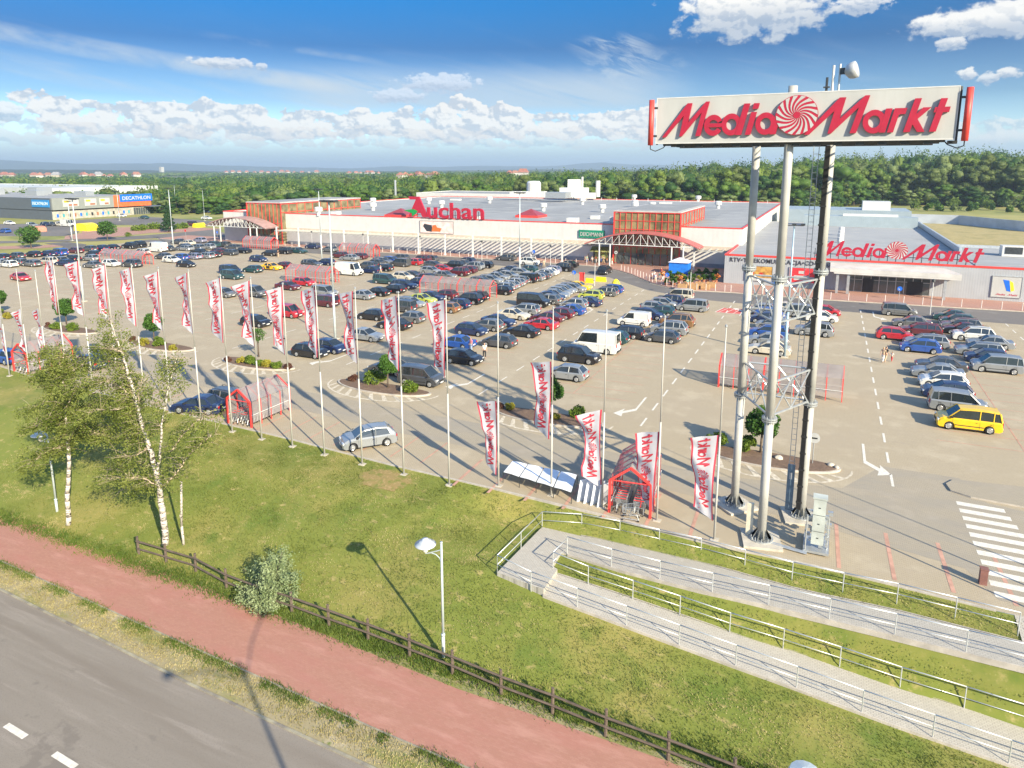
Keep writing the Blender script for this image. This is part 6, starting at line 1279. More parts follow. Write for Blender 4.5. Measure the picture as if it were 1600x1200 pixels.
for it in range(60):                                    # settle: no two parked cars may overlap
    for i in range(len(cars)):
        for j in range(i + 1, len(cars)):
            a, b = cars[i], cars[j]; dx, dy = b[1] - a[1], b[2] - a[2]; Ls = (K_[a[4]][0] + K_[b[4]][0]) / 2 + .15; Ws = (K_[a[4]][1] + K_[b[4]][1]) / 2 + .45
            if abs(dx) < Ls and abs(dy) < Ws:
                oy = Ws - abs(dy); ox = Ls - abs(dx)
                if oy < ox or ox > 1.2: s = .5 * oy * (1 if dy >= 0 else -1); a[2] -= s; b[2] += s
                else: s = .5 * ox * (1 if dx >= 0 else -1); a[1] -= s; b[1] += s
ORD = ['nearest', 'second nearest', 'third nearest', 'fourth nearest', 'fifth nearest', 'sixth nearest', 'seventh nearest', 'eighth nearest', 'ninth nearest', 'tenth nearest', '11th nearest', '12th nearest', '13th nearest', '14th nearest', '15th nearest', '16th nearest', '17th nearest', '18th nearest', '19th nearest', '20th nearest', '21st nearest', '22nd nearest', '23rd nearest', '24th nearest', '25th nearest', '26th nearest', '27th nearest', '28th nearest', '29th nearest', '30th nearest']
byrow = {}
for c_ in cars: byrow.setdefault(rowkey(c_[0], c_[1]), []).append(c_)
special = {575: 'silver hatchback driving past the flagpoles in the foreground', 327: 'navy blue saloon half hidden by the birch, left of the near shelter', 349: 'dark grey estate with roof rails touching the near trolley shelter', 8: 'blue hatchback at the left edge behind the lowest flags', 140: 'navy blue hatchback glimpsed through the left birch crown',
           1512: 'yellow minivan, the nearest vehicle of the right lot', 902: 'yellow sports car at the end of its row near the arrow sign', 931: 'white large panel van parked in the middle of the lot', 945: 'black SUV driving toward the hall entrance', 791: 'dark grey estate driving along the arcade', 32: 'red saloon driving alone across the empty left lot',
           546: 'white tall delivery van right of a red trolley shelter', 246: 'white tall minibus at the right end of the far-left rows', 424: 'black and yellow taxi saloon in front of the left entrance', 829: 'white SUV with people beside it near the arcade'}
for key, lst in byrow.items():
    lst.sort(key=lambda c_: c_[2])
    for n_, (r, x, y, c, k, f, px, py) in enumerate(lst):
        lab = special.get(int(px)) if not (int(px) == 546 and k != 'V') and not (int(px) == 902 and c != 'y') else None
        lab = lab or '%s %s, %s in the %s' % (PAINT[c][0], KN[k], ORD[n_], ROWS[key])
        rz = {1: 0., -1: math.pi, 0: math.pi / 2, -2: R(180 + 68), 2: 0}[f] + rnd.uniform(-.025, .025)
        if px == 32: rz = R(-8)
        if px == 327: rz = R(195)
        if int(px) == 575: rz = R(228)
        o = make_car(k, c, x, y, 0.004, rz, lab, 'vehicles parked on the hypermarket lot', y < 118)
        if c == 'Y': link('door_panel', MB().box(-.55, -.895, .34, .35, .895, .86).mesh('door_panel', trim_k), o)
# vehicles outside the lot
for (px, py, c, k, f, lab) in ((225, 342, 't', 's', -1, 'dark green saloon on the service road by the sports store'), (323, 343, 'w', 's', 1, 'white saloon on the far service road'), (302, 353, 'm', 'm', 1, 'maroon minivan by the yellow board near the junction'),
                               (8, 364, 'b', 'h', -1, 'blue hatchback in the sports store car park'), (38, 365, 'k', 'h', 1, 'black hatchback in the sports store car park'), (50, 354, 's', 'w', 1, 'silver estate in the sports store car park'), (72, 353, 'n', 'h', 1, 'navy hatchback at the back of the sports store car park'), (82, 353, 'd', 'h', 1, 'dark grey hatchback at the back of the sports store car park'),
                               (92, 353, 'e', 'h', 1, 'beige hatchback at the back of the sports store car park'), (106, 354, 'w', 'V', 1, 'white box van in the sports store car park'), (15, 351, 'w', 's', 1, 'white saloon at the left edge of the sports store car park'), (190, 339, 'w', 's', 1, 'white saloon before the cream shop windows'),
                               *[(286 + i * 9.5, 332.5 - .05 * i, 'bwsgbws'[i], 'hmshuhs'[i], 1, '%s car, number %d from the left in the distant row beyond the service road' % (PAINT['bwsgbws'[i]][0], i + 1)) for i in range(7)]):
    x, y, _ = G(px, py); make_car(k, c, x, y, .02, 0. if f > 0 else math.pi, lab, 'vehicles beyond the hypermarket lot', False)
for (px, py, m_, lab) in ((135, 360, yellow_m, 'long yellow inflatable beside the sports store car park'), (58, 362, mat('tent_salmon', (.55, .22, .15), .6), 'small salmon pink tent in the sports store car park'), (311, 355, yellow_m, 'yellow board by the junction')):
    x, y, _ = G(px, py); w_ = {135: 3.4, 58: 1.9, 311: .9}[px]; h_ = {135: 2.5, 58: 1.8, 311: 1.5}[px]
    b = MB(); n = 8; 
    for i in range(n):
        t0, t1 = math.pi * i / n, math.pi * (i + 1) / n; p = [(math.cos(t), math.sin(t)) for t in (t0, t1)]
        b.add([(x + w_ * p[0][0] * .999, y - 2, h_ * p[0][1] ** .6), (x + w_ * p[1][0] * .999, y - 2, h_ * p[1][1] ** .6), (x + w_ * p[1][0], y + 2, h_ * p[1][1] ** .6), (x + w_ * p[0][0], y + 2, h_ * p[0][1] ** .6)], [(0, 3, 2, 1)])
    b.add([(x + w_ * math.cos(math.pi * i / n), y - 2, h_ * max(0, math.sin(math.pi * i / n)) ** .6) for i in range(n + 1)], [tuple(reversed(range(n + 1)))])
    tag(b.build('inflatable' if px == 135 else 'tent' if px == 58 else 'notice_board', m_), lab, 'structure' if px == 135 else 'tent' if px == 58 else 'board')
# ================================================================== PEOPLE
def skin_mesh(name, verts, edges, m, sub=1):
    me = bpy.data.meshes.new(name); me.from_pydata([v[:3] for v in verts], edges, []); o = bpy.data.objects.new(name, me); col.objects.link(o)
    md = o.modifiers.new('skin', 'SKIN'); md.use_smooth_shade = True
    for i, v in enumerate(verts): me.skin_vertices[0].data[i].radius = (v[3], v[4] if len(v) > 4 else v[3]); me.skin_vertices[0].data[i].use_root = i == 0
    if sub: o.modifiers.new('sub', 'SUBSURF').levels = sub
    dg = bpy.context.evaluated_depsgraph_get(); dg.update(); r = bpy.data.meshes.new_from_object(o.evaluated_get(dg)); bpy.data.objects.remove(o); bpy.data.meshes.remove(me)
    r.name = name; r.materials.clear(); r.materials.append(m); return r
skin_m = mat('skin', (.50, .30, .21), .55, var=.06, scale=6)
def figure(pose):
    s = {'stand': 0., 'walk': .22, 'child': .12}[pose]; ak = .10
    V = [(0, 0, .95, .13, .10), (0, 0, 1.12, .12, .09), (0, 0, 1.36, .15, .10), (0, 0, 1.47, .055), (0, -.01, 1.56, .07, .08), (0, -.02, 1.66, .085, .10), (0, -.01, 1.74, .06, .07)]; E_ = [(0, 1), (1, 2), (2, 3), (3, 4), (4, 5), (5, 6)]
    V.append((0, -.115, 1.62, .018)); E_.append((4, len(V) - 1))
    def chain(start, pts):
        p = start
        for q in pts: V.append(q); E_.append((p, len(V) - 1)); p = len(V) - 1
        return p
    for sx in (-1, 1):
        st = s * sx
        chain(0, [(sx * .10, 0, .88, .085), (sx * .11, -st * .5 - .01, .50, .058), (sx * .11, -st + .04, .09, .038), (sx * .12, -st - .10, .035, .035, .03)])
        h = chain(2, [(sx * .19, 0, 1.41, .055), (sx * .24, .02 + st * .4, 1.13, .040), (sx * .26, -.06 + st * .9, .89, .028), (sx * .26, -.08 + st * .95, .83, .022, .035)])
        hp = V[h]
        for fi_ in range(4): chain(h, [(hp[0] + (fi_ - 1.5) * .006, hp[1] - .02 + fi_ * .014, .775, .009), (hp[0] - sx * .01, hp[1] - .025 + fi_ * .014, .74 + abs(fi_ - 1) * .006, .008)])
        chain(h, [(hp[0] - sx * .02, hp[1] - .04, .80, .010)])
    body = skin_mesh('body', V, E_, skin_m)
    T = [(0, 0, .93, .15, .11), (0, 0, 1.14, .145, .105), (0, 0, 1.36, .17, .115), (0, 0, 1.45, .075, .075)]; TE = [(0, 1), (1, 2), (2, 3)]
    for sx in (-1, 1): T.append((sx * .20, 0, 1.41, .07)); TE.append((2, len(T) - 1)); T.append((sx * .235, .015 + s * sx * .25, 1.22, .058)); TE.append((len(T) - 2, len(T) - 1))
    shirt = skin_mesh('shirt', T, TE, white_m)
    Q = [(0, 0, .98, .15, .115), (0, 0, .88, .13, .11)]; QE = [(0, 1)]
    for sx in (-1, 1):
        st = s * sx; Q.append((sx * .10, 0, .82, .10)); QE.append((1, len(Q) - 1)); Q.append((sx * .11, -st * .5 - .01, .50, .075)); QE.append((len(Q) - 2, len(Q) - 1)); Q.append((sx * .11, -st + .04, .12, .06)); QE.append((len(Q) - 2, len(Q) - 1))
    tro = skin_mesh('trousers', Q, QE, white_m)
    hair = skin_mesh('hair', [(0, .015, 1.74, .09, .095), (0, .05, 1.64, .08, .07), (0, .05, 1.55, .05, .04)], [(0, 1), (1, 2)], white_m)
    eyes = MB()
    for sx in (-.032, .032): eyes.box(sx - .012, -.112, 1.655, sx + .012, -.1, 1.668)
    eyes.box(-.022, -.108, 1.575, .022, -.098, 1.582)
    return body, shirt, tro, hair, eyes.mesh('face', trim_k)
FG = {p: figure(p) for p in ('stand', 'walk')}
cloth = lambda n, c: mat('cloth_' + n, c, .85, var=.1, scale=6)
CL = {'white': (.72, .70, .68), 'black': (.02, .02, .025), 'red': (.52, .04, .05), 'beige': (.48, .38, .26), 'blue': (.05, .13, .38), 'teal': (.10, .38, .34), 'olive': (.16, .17, .08), 'grey': (.2, .2, .21), 'pink': (.58, .20, .26), 'pale blue': (.35, .45, .60), 'orange': (.6, .25, .08)}
HC = {'dark': (.03, .02, .015), 'fair': (.40, .27, .12), 'brown': (.12, .07, .04)}
def person(px, py, top, tro, hair, pose, rz, label, h=1.74, group=None, z=0.):
    x, y, _ = G(px, py, z); e = empty('person', (x, y, z), R(rz)); e.scale = (h / 1.8,) * 3; tag(e, label, 'person', group)
    b, s_, t_, hr, fc = FG[pose]; link('body', b, e)
    for nm, me, c in (('shirt', s_, ('c', top)), ('trousers', t_, ('c', tro)), ('hair', hr, ('h', hair))):
        o = link(nm, me, e); o.material_slots[0].link = 'OBJECT'; o.material_slots[0].material = cloth(c[1], CL[c[1]]) if c[0] == 'c' else mat('hair_' + c[1], HC[c[1]], .7, scale=8)
    link('face', fc, e)
person(1379, 566, 'beige', 'white', 'fair', 'walk', 150, 'woman in white trousers and brown top walking beside a child', 1.7); person(1383, 565.5, 'black', 'beige', 'dark', 'walk', 140, 'dark haired adult in black top walking close behind the woman in white', 1.72)
person(1393, 565, 'white', 'red', 'brown', 'walk', 150, 'child in white shirt and red shorts in the right lot', 1.12)
person(757, 560, 'white', 'black', 'dark', 'stand', 30, 'person in white shirt and black trousers by the black hatchback', 1.78); person(736, 549, 'pink', 'pale blue', 'brown', 'stand', -20, 'person in pink top behind the blue saloon', 1.65)
person(595, 428, 'pale blue', 'beige', 'fair', 'walk', 90, 'person in pale blue top near the white delivery van'); person(435, 402, 'black', 'beige', 'fair', 'stand', 0, 'person in beige trousers before the left entrance, upper of two', 1.75); person(597, 443, 'pink', 'red', 'dark', 'stand', 10, 'person in pink beside a dark minivan in the middle rows')
person(824, 413, 'red', 'red', 'dark', 'stand', 0, 'person in red beside the white car near the arcade'); person(816, 414, 'pink', 'white', 'brown', 'stand', 0, 'person in pink top left of the white car near the arcade')
person(845, 417, 'black', 'blue', 'dark', 'walk', 60, 'person in black top walking toward the arcade'); person(850, 418, 'beige', 'beige', 'fair', 'walk', 60, 'person all in beige walking toward the arcade'); person(729, 392, 'black', 'olive', 'dark', 'stand', 0, 'lone dark dressed person standing before the arcade')
cols = ['white', 'pale blue', 'pink', 'beige', 'white', 'orange', 'teal', 'grey', 'white', 'red', 'olive', 'beige']
crowd = [(862 + 4.5 * i, 400 + .8 * i, i) for i in range(6)] + [(917, 411, 6), (919, 408, 7), (925, 412, 8), (931, 411, 9), (936, 412, 10), (939, 410, 11), (943, 411.5, 12), (948, 413, 13), (956, 414, 14), (914, 412, 15)] + [(1022, 436, 16), (1024, 441, 17), (1030, 439, 18), (1036, 438, 19), (1019, 438, 20), (1033, 431, 21)]
for (px, py, i) in crowd:
    c1, c2 = cols[(i * 5) % 12], ['black', 'blue', 'beige', 'grey', 'white'][i % 5]; where = 'under the arcade' if i < 6 else ('at the kiosk' if i < 16 else 'beside the plant stall')
    person(px, py, c1, c2, ['dark', 'brown', 'fair'][i % 3], 'stand' if i % 2 else 'walk', (i * 67) % 360, 'person in %s top and %s trousers %s, %s' % (c1, c2, where, desc[[*range(6), *range(10), *range(6)][i]]), 1.6 + .05 * (i % 4), 'shoppers around the entrances', .11)
person(1074, 450, 'teal', 'orange', 'fair', 'walk', 200, 'person in teal shirt in front of the plant stall', 1.75, None, .11)
# kiosk opening left of the entrance
x0 = G(926, 410)[0]; x1 = G(950, 412)[0]; kk = empty('kiosk', ((x0 + x1) / 2, 144, .11)); tag(kk, 'small open kiosk with green awning left of the glass entrance', 'kiosk')
child(MB().box(x0, 143.6, .11, x1, 144.8, 3.4), 'kiosk_body', mat('kiosk_dark', (.07, .06, .05), .7, scale=2), kk); child(MB().add([(x0 - .3, 142.2, 2.7), (x1 + .3, 142.2, 2.7), (x1 + .3, 143.7, 3.5), (x0 - .3, 143.7, 3.5)], [(0, 1, 2, 3), (3, 2, 1, 0)]).box(x0 - .3, 142.15, 2.5, x1 + .3, 142.22, 2.72), 'awning', mat('awning_olive', (.33, .34, .12), .7, scale=3), kk)
child(MB().box(x0 + .4, 143.5, .9, x1 - .4, 143.6, 2.3), 'counter_display', mat('display_mixed', (.5, .38, .12), .6, scale=3, c2=(.2, .3, .1)), kk)
# ================================================================== TREES AND SHRUBS
rgt = np.random.default_rng(11)
bark = mat('bark_brown', (.10, .075, .055), .9, var=.25, scale=5., bump=.5)
lf_round = leafmat('leaf_round_tree', (.045, .115, .018), (.085, .18, .03), 1.2, .3)
lf_bush = leafmat('leaf_bush', (.10, .17, .02), (.17, .24, .03), 1.5, .3); lf_bushy = leafmat('leaf_golden_bush', (.30, .29, .03), (.38, .33, .05), 1.5, .3); lf_pur = leafmat('leaf_purple_bush', (.10, .04, .035), (.16, .08, .05), 1.5, .3)
lf_will = leafmat('leaf_silver_bush', (.19, .26, .11), (.32, .38, .20), 1.5, .25)
def ball_pts(n, c, r, lo=.55, squash=1.):
    d = rgt.normal(size=(n, 3)); d /= np.linalg.norm(d, axis=1)[:, None]; q = rgt.uniform(lo, 1., n)[:, None] ** .5; p = d * q * r; p[:, 2] *= squash; return p + np.array(c)
def clumpy(n, c, r, k, squash=.8, cr=.42):
    cs = ball_pts(k, (0, 0, 0), r * .72, .4, squash); out = []
    for i in range(k): out.append(ball_pts(n // k, cs[i], r * cr * rgt.uniform(.7, 1.25), .3, .85))
    return np.concatenate(out) + np.array(c)
def leaf_obj(name, C, size, m, parent, smooth=False, aspect=1.6, flat=0.):
    V, Fq = leaves(C, size, rgt, aspect, flat); return link(name, npmesh(name, V, Fq, m), parent)
def round_tree(px, py, h, r, label, name='round_tree', n=5200, thin=False):
    x, y, _ = G(px, py, .1); e = empty(name, (x, y, .1)); tag(e, label, 'tree', 'small round trees on the planted islands')
    t = MB().path([(0, 0, -.1), (.03, 0, h * .45), (0, .02, h * .72)], [.09, .07, .05], 8)
    for i in range(6): a = i * 1.05; t.path([(0, .01, h * .6), (.5 * r * math.cos(a), .5 * r * math.sin(a), h - r * (.9 - .1 * (i % 3)))], [.035, .012], 5)
    link('trunk', t.mesh('trunk', bark, True), e)
    C = clumpy(n, (0, 0, h - r * .85), r, 26, .86); leaf_obj('crown', C, .15 if not thin else .12, lf_round, e)
for a in ((1188, 708, 3.25, 1.25, 'dense round tree on the right island next to the sign poles'), (856, 652, 3.3, 1.15, 'round tree on the middle island behind a banner flag'), (606, 606, 3.1, 1.0, 'round leafy tree on the island with the dark minivan'),
          (241, 532, 3.2, 1.15, 'round tree on the second island from the left behind a flag'), (104, 506, 3.3, 1.3, 'round tree on the leftmost full island'), (-2, 490, 3.3, 1.2, 'round tree cut by the left picture edge')): round_tree(*a)
round_tree(404, 556, 3.1, .9, 'thin nearly leafless round tree on the island left of the near shelter', n=700, thin=True)
for (px, py, s, lab) in ((49, 388, 3.2, 'round roadside tree on the grass strip, left of the pair'), (168, 375, 3.0, 'round roadside tree on the grass strip, right of the pair')):
    x, y, _ = G(px, py, 0); e = empty('round_tree', (x, y, 0)); tag(e, lab, 'tree'); link('trunk', MB().tube((0, 0, 0), (0, 0, 2), .15, .1, 6).mesh('trunk', bark), e); leaf_obj('crown', clumpy(2600, (0, 0, 3.4), s * .95, 18, .72), .3, lf_round, e)
x, y, _ = G(264, 362, 0); e = empty('conifer', (x, y, 0)); tag(e, 'dark conifer beside the junction near the left entrance', 'tree'); link('trunk', MB().tube((0, 0, 0), (0, 0, 9), .2, .03, 6).mesh('trunk', bark), e)
C = []; 
for i in range(4200): z = rgt.uniform(.6, 9.6); rr_ = (9.8 - z) / 9.8 * 2.4 * (1 + .22 * math.sin(z * 5)) * rgt.uniform(.5, 1) ** .5; a = rgt.uniform(0, 6.28); C.append((rr_ * math.cos(a), rr_ * math.sin(a), z))
leaf_obj('crown', np.array(C), .28, leafmat('leaf_conifer', (.02, .06, .02), (.04, .09, .03), 1, .2), e)
def bush(px, py, r, m, label, sq=.75, n=1500, z=.12, size=.11, name='bush', spike=False, ground=None):
    x, y, _ = G(px, py, z); e = empty(name, (x, y, z)); tag(e, label, 'bush', 'low bushes on the planted islands' if ground is None else None)
    st = MB()
    for i in range(7): a = i * .9; st.path([(0, 0, -.05), (r * .5 * math.cos(a), r * .5 * math.sin(a), r * sq * .8)], [.02, .008], 4)
    link('stems', st.mesh('stems', bark), e); leaf_obj('foliage', clumpy(n, (0, 0, r * sq * .8), r, 14, sq), size, m, e)
for i, a in enumerate(((583, 599, .95, lf_bush), (641, 612, .85, lf_bush), (596, 594, .55, lf_bush), (552, 595, .45, lf_pur), (1119, 696, .8, lf_bush), (1166, 703, .8, lf_bush), (903, 652, .7, lf_bush), (869, 655, .35, lf_bushy), (797, 640, .45, lf_bushy), (781, 638, .35, lf_pur),
                       (88, 514, .75, lf_bush), (114, 517, .8, lf_bush), (74, 510, .4, lf_pur), (249, 540, .8, lf_bush), (225, 540, .6, lf_bushy), (207, 533, .4, lf_pur), (270, 547, .45, lf_bushy), (417, 573, .55, lf_bushy), (432, 575, .6, lf_bush), (450, 576, .4, lf_pur), (404, 572, .5, lf_bush), (357, 565, .4, lf_pur), (377, 567, .5, lf_bushy), (390, 568, .65, lf_bush), (12, 497, .6, lf_bushy), (1, 490, .5, lf_bush), (200, 369, 1., lf_bush))):
    nm = {lf_bush: 'green', lf_bushy: 'golden yellow', lf_pur: 'purple brown'}[a[3]]
    isn = 'far left' if a[0] < 40 else 'leftmost full' if a[0] < 130 else 'second' if a[0] < 300 else 'third' if a[0] < 460 else 'fourth' if a[0] < 700 else 'fifth' if a[0] < 950 else 'rightmost'
    bush(*a, '%s bush on the %s planted island, %s' % (nm, isn, ('bush number %d there' % (i % 9 + 1)) if a[2] < .7 else 'one of the big ones near x %d' % 0) if False else '%s %s bush on the %s planted island, %s' % ('big' if a[2] > .7 else 'small', nm, isn, ['left part', 'middle left part', 'middle right part', 'right part'][min(3, int(((a[0] - {'far left': -15, 'leftmost full': 70, 'second': 200, 'third': 350, 'fourth': 545, 'fifth': 775, 'rightmost': 1110}[isn]) / {'far left': 40, 'leftmost full': 60, 'second': 90, 'third': 105, 'fourth': 110, 'fifth': 150, 'rightmost': 190}[isn]) * 4))]))
for i, (px, py) in enumerate(((217, 360), (240, 358), (283, 357))): bush(px, py, 2.6, lf_bush, 'low clipped shrub mass by the conifer, %s' % ['left', 'middle', 'right'][i], .35, 900, 0, .35, ground=1)
# stones on the right island
for i, (px, py) in enumerate(((1217, 716), (1298, 727), (1307, 731))):
    x, y, _ = G(px, py, .16); bmx = bmesh.new(); bmesh.ops.create_icosphere(bmx, subdivisions=2, radius=.3 - .06 * i)
    for v in bmx.verts: v.co *= 1 + .25 * noise.noise(v.co * 4 + Vector((i, 0, 0))); v.co.z *= .6
    me = bpy.data.meshes.new('stone'); bmx.to_mesh(me); bmx.free(); me.materials.append(conc); tag(link('stone', me, None, (x, y, .2)), 'pale stone on the right island, %s of three' % ['left one', 'middle one', 'right one'][i], 'stone')
# big silvery bush by the fence
x, y, _ = G(424, 932, LOW + .15); e = empty('silver_bush', (x, y, LOW)); tag(e, 'big pale silver-leaved bush growing through the wooden fence', 'bush')
st = MB(); tips = []
for i in range(64):
    a = rnd.uniform(0, 6.28); l_ = rnd.uniform(1.1, 2.9); th_ = rnd.uniform(.05, 1.5) if i % 3 else rnd.uniform(1.1, 1.5); p = Vector((math.cos(a) * math.sin(th_) * l_ * .72, math.sin(a) * math.sin(th_) * l_ * .72, math.cos(th_) * l_)); m_ = p * .5 + Vector((0, 0, .2)); st.path([(0, 0, 0), m_, p], [.03, .018, .005], 5)
    for k in range(10): f = .3 + .7 * k / 9; tips.append((Vector((0, 0, 0)).lerp(p, f) + Vector((rnd.gauss(0, .17), rnd.gauss(0, .17), rnd.gauss(0, .14) + .1)))) 
link('stems', st.mesh('stems', bark, True), e)
C = np.concatenate([np.array(t_)[None] + rgt.normal(0, .13, (32, 3)) for t_ in tips]); C[:, 2] = np.maximum(C[:, 2], .12); leaf_obj('foliage', C, .062, lf_will, e, aspect=2.2)
# birches
def birch_mat():
    m = mat('birch_bark', (.50, .45, .40), .8, var=.1, scale=3., aniso=(1, 1, .4), bump=.3); nt = m.node_tree; b = nt.nodes['Principled BSDF']; r = [n for n in nt.nodes if n.type == 'VALTORGB'][0]
    tc = [n for n in nt.nodes if n.type == 'TEX_COORD'][0]; mp = nt.nodes.new('ShaderNodeMapping'); mp.inputs['Scale'].default_value = (3.2, 3.2, 9.); nt.links.new(tc.outputs['Object'], mp.inputs[0])
    n = nt.nodes.new('ShaderNodeTexNoise'); n.inputs['Scale'].default_value = 1.5; n.inputs['Detail'].default_value = 4; nt.links.new(mp.outputs[0], n.inputs[0])
    mr = nt.nodes.new('ShaderNodeMapRange'); nt.links.new(n.outputs[0], mr.inputs[0]); mr.inputs[1].default_value = .56; mr.inputs[2].default_value = .62
    mx = nt.nodes.new('ShaderNodeMix'); mx.data_type = 'RGBA'; nt.links.new(mr.outputs[0], mx.inputs[0]); nt.links.new(r.outputs[0], mx.inputs[6]); mx.inputs[7].default_value = (.07, .05, .04, 1); nt.links.new(mx.outputs[2], b.inputs['Base Color']); return m
bm = birch_mat(); twig_m = mat('twig_tan', (.46, .37, .27), .85, var=.15, scale=4)
lf_birch = leafmat('leaf_birch', (.165, .215, .035), (.28, .315, .08), .9, .5)
def birch(px, py, trunk, limbs, label, seed, nl, side=(-.6, .1), leafy=1., spread=1.):
    "trunk and limbs: lists of (pixel x, pixel y, offset in y) control points in the vertical plane through the foot"
    zb = bank_z(*G(px, py, LOW + .1)[:2]); x, y, _ = G(px, py, zb); e = empty('birch_tree', (x, y, zb)); tag(e, label, 'tree'); rb = random.Random(seed); inv = Matrix.Translation(e.location).inverted()
    pt = lambda q: Vector(GY(q[0], q[1], y + (q[2] if len(q) > 2 else 0)))
    tr, br, C = MB(), MB(), []
    def limb(pts, r0, r1, mb):
        pts = [pt(q) for q in pts]; sm = []
        for i in range(len(pts) - 1):
            for k in range(4): sm.append(pts[i].lerp(pts[i + 1], k / 4) + (Vector((rb.gauss(0, .025), rb.gauss(0, .03), 0)) if k else Vector((0, 0, 0))))
        sm.append(pts[-1]); n = len(sm) - 1; mb.path(sm, [r0 + (r1 - r0) * (i / n) ** .8 for i in range(n + 1)], 8); return sm
    main = [limb(t_, r0, r1, tr) for t_, r0, r1 in trunk]; alls = [limb(t_, r0, r1, br) for t_, r0, r1 in limbs]
    src = [(s_, .22) for s_ in main] + [(s_, .0) for s_ in alls]; wind = Vector((side[0], side[1], -.1))
    for s_, f0 in src:
        n = len(s_)
        for i in range(int(n * f0), n):
            if f0 and i < n * .38: continue
            for k in range(5 if f0 else 4):
                d = (Vector((rb.gauss(0, 1), rb.gauss(0, 1), rb.uniform(-.1, .7))).normalized() + wind * .8).normalized(); l_ = rb.uniform(.5, 1.5) * spread
                p0 = s_[i]; p1 = p0 + d * l_ * .5; p2 = p1 + (d + Vector((side[0] * .5, 0, -.25))).normalized() * l_ * .5; br.path([p0, p1, p2], [.014, .008, .003], 3)
                for h_ in range(rb.randint(2, 4)):                     # drooping twigs
                    f = rb.uniform(.35, 1.); q0 = p0.lerp(p1, f * 2) if f < .5 else p1.lerp(p2, f * 2 - 1); q1 = q0 + Vector((rb.uniform(-.5, .05) * 1.2, rb.gauss(0, .25), -rb.uniform(.2, .9))); 
                    m_ = int(nl * leafy * rb.uniform(.3, 1.5)); t_ = rgt.uniform(0, 1, m_)[:, None]; C.append(np.array(q0)[None] * (1 - t_) + np.array(q1)[None] * t_ + rgt.normal(0, .11, (m_, 3)))
    for nm, mb_, m_ in (('trunk', tr, bm), ('branches', br, twig_m)):
        o = mb_.build(nm, m_, e, True); o.matrix_parent_inverse = inv
    V, Fq = leaves(np.concatenate(C), .08, rgt, 1.5); o = link('crown', npmesh('crown', V, Fq, lf_birch), e); o.matrix_parent_inverse = inv
birch(107, 820, [([(107, 820), (105, 770), (108, 720), (107, 680), (102, 640), (99, 600), (97, 570, .2), (100, 545, .3)], .16, .03)],
      [([(107, 690), (122, 660, -.3), (150, 640, -.5), (185, 640, -.6)], .05, .01), ([(107, 665), (90, 640, .4), (66, 632, .6), (45, 640, .7)], .05, .01), ([(102, 640), (118, 610, -.4), (138, 590, -.6)], .05, .01), ([(100, 612), (80, 590, .4), (60, 580, .6)], .045, .01), ([(99, 600), (112, 580, .5), (130, 570, .8)], .04, .01), ([(106, 700), (85, 700, -.6), (62, 712, -1), (48, 730, -1.1)], .04, .008), ([(107, 680), (135, 672, .8), (165, 680, 1.1)], .04, .008), ([(98, 580), (88, 556, 0), (76, 545, .2)], .03, .006), ([(104, 650), (75, 655, -.9), (52, 668, -1.2)], .04, .006), ([(103, 650), (130, 640, 1.2), (160, 620, 1.5)], .04, .006)],
      'leafy birch tree with straight white trunk left of the bigger birch', 3, 11, (-.3, .1), 2.5, .95)
birch(258, 851, [([(258, 851), (254, 800), (250, 770), (243, 735), (233, 700), (225, 675), (218, 650), (212, 625), (205, 600), (198, 575), (190, 550, .2), (180, 525, .3), (172, 500, .4)], .20, .03), ([(246, 745), (250, 710, -.2), (252, 680, -.3), (253, 660, -.3), (262, 610, -.4), (270, 580, -.4), (276, 560, -.5)], .09, .02)],
      [([(252, 762), (275, 740, -.5), (292, 715, -.7), (315, 692, -.9), (336, 678, -1)], .05, .012), ([(268, 705), (285, 680, -.3), (308, 658, -.5), (322, 645, -.6)], .045, .012), ([(229, 690), (205, 684, .4), (175, 685, .6), (148, 688, .8)], .06, .012), ([(225, 672), (208, 658, .3), (185, 648, .5), (165, 640, .6)], .05, .01), ([(233, 700), (212, 712, -.5), (185, 715, -.8)], .04, .008), ([(248, 760), (225, 748, -.5), (195, 745, -.9), (165, 748, -1.1)], .04, .01),
       ([(210, 620), (190, 606, -.2), (170, 595, -.4), (158, 592, -.5)], .05, .01), ([(216, 640), (218, 610, .4), (222, 590, .6)], .03, .008), ([(200, 580), (188, 568, .3), (172, 560, .5)], .04, .01), ([(190, 550), (176, 545, -.3), (160, 545, -.5)], .035, .008), ([(250, 740), (238, 752, .5), (215, 765, .9), (190, 765, 1.1)], .03, .006), ([(244, 730), (228, 722, .7), (200, 728, 1.2), (170, 735, 1.5)], .03, .006), ([(225, 675), (205, 668, 1.), (170, 665, 1.5), (145, 668, 1.8)], .04, .006), ([(212, 625), (185, 625, 1.), (155, 628, 1.4)], .04, .006)],
      'tall windswept birch tree with bare forked branches beside the wooden fence', 8, 7, (-.8, .1), 1.75, 1.0)
tz0 = bank_z(*G(287, 850, LOW + .4)[:2]); x, y, _ = G(287, 850, tz0); q = Vector(GY(283, 752, y)); tag(MB().path([(0, 0, -.1), (-.03, 0, 1.2), (q.x - x, 0, q.z - tz0)], [.085, .07, .06], 9).box(-.02, -.08, 1.7, .02, -.05, 2.0).build('dead_birch_trunk', bm, None, True, loc=(x, y, tz0)), 'cut off leafless white birch trunk right of the tall birch', 'tree trunk')
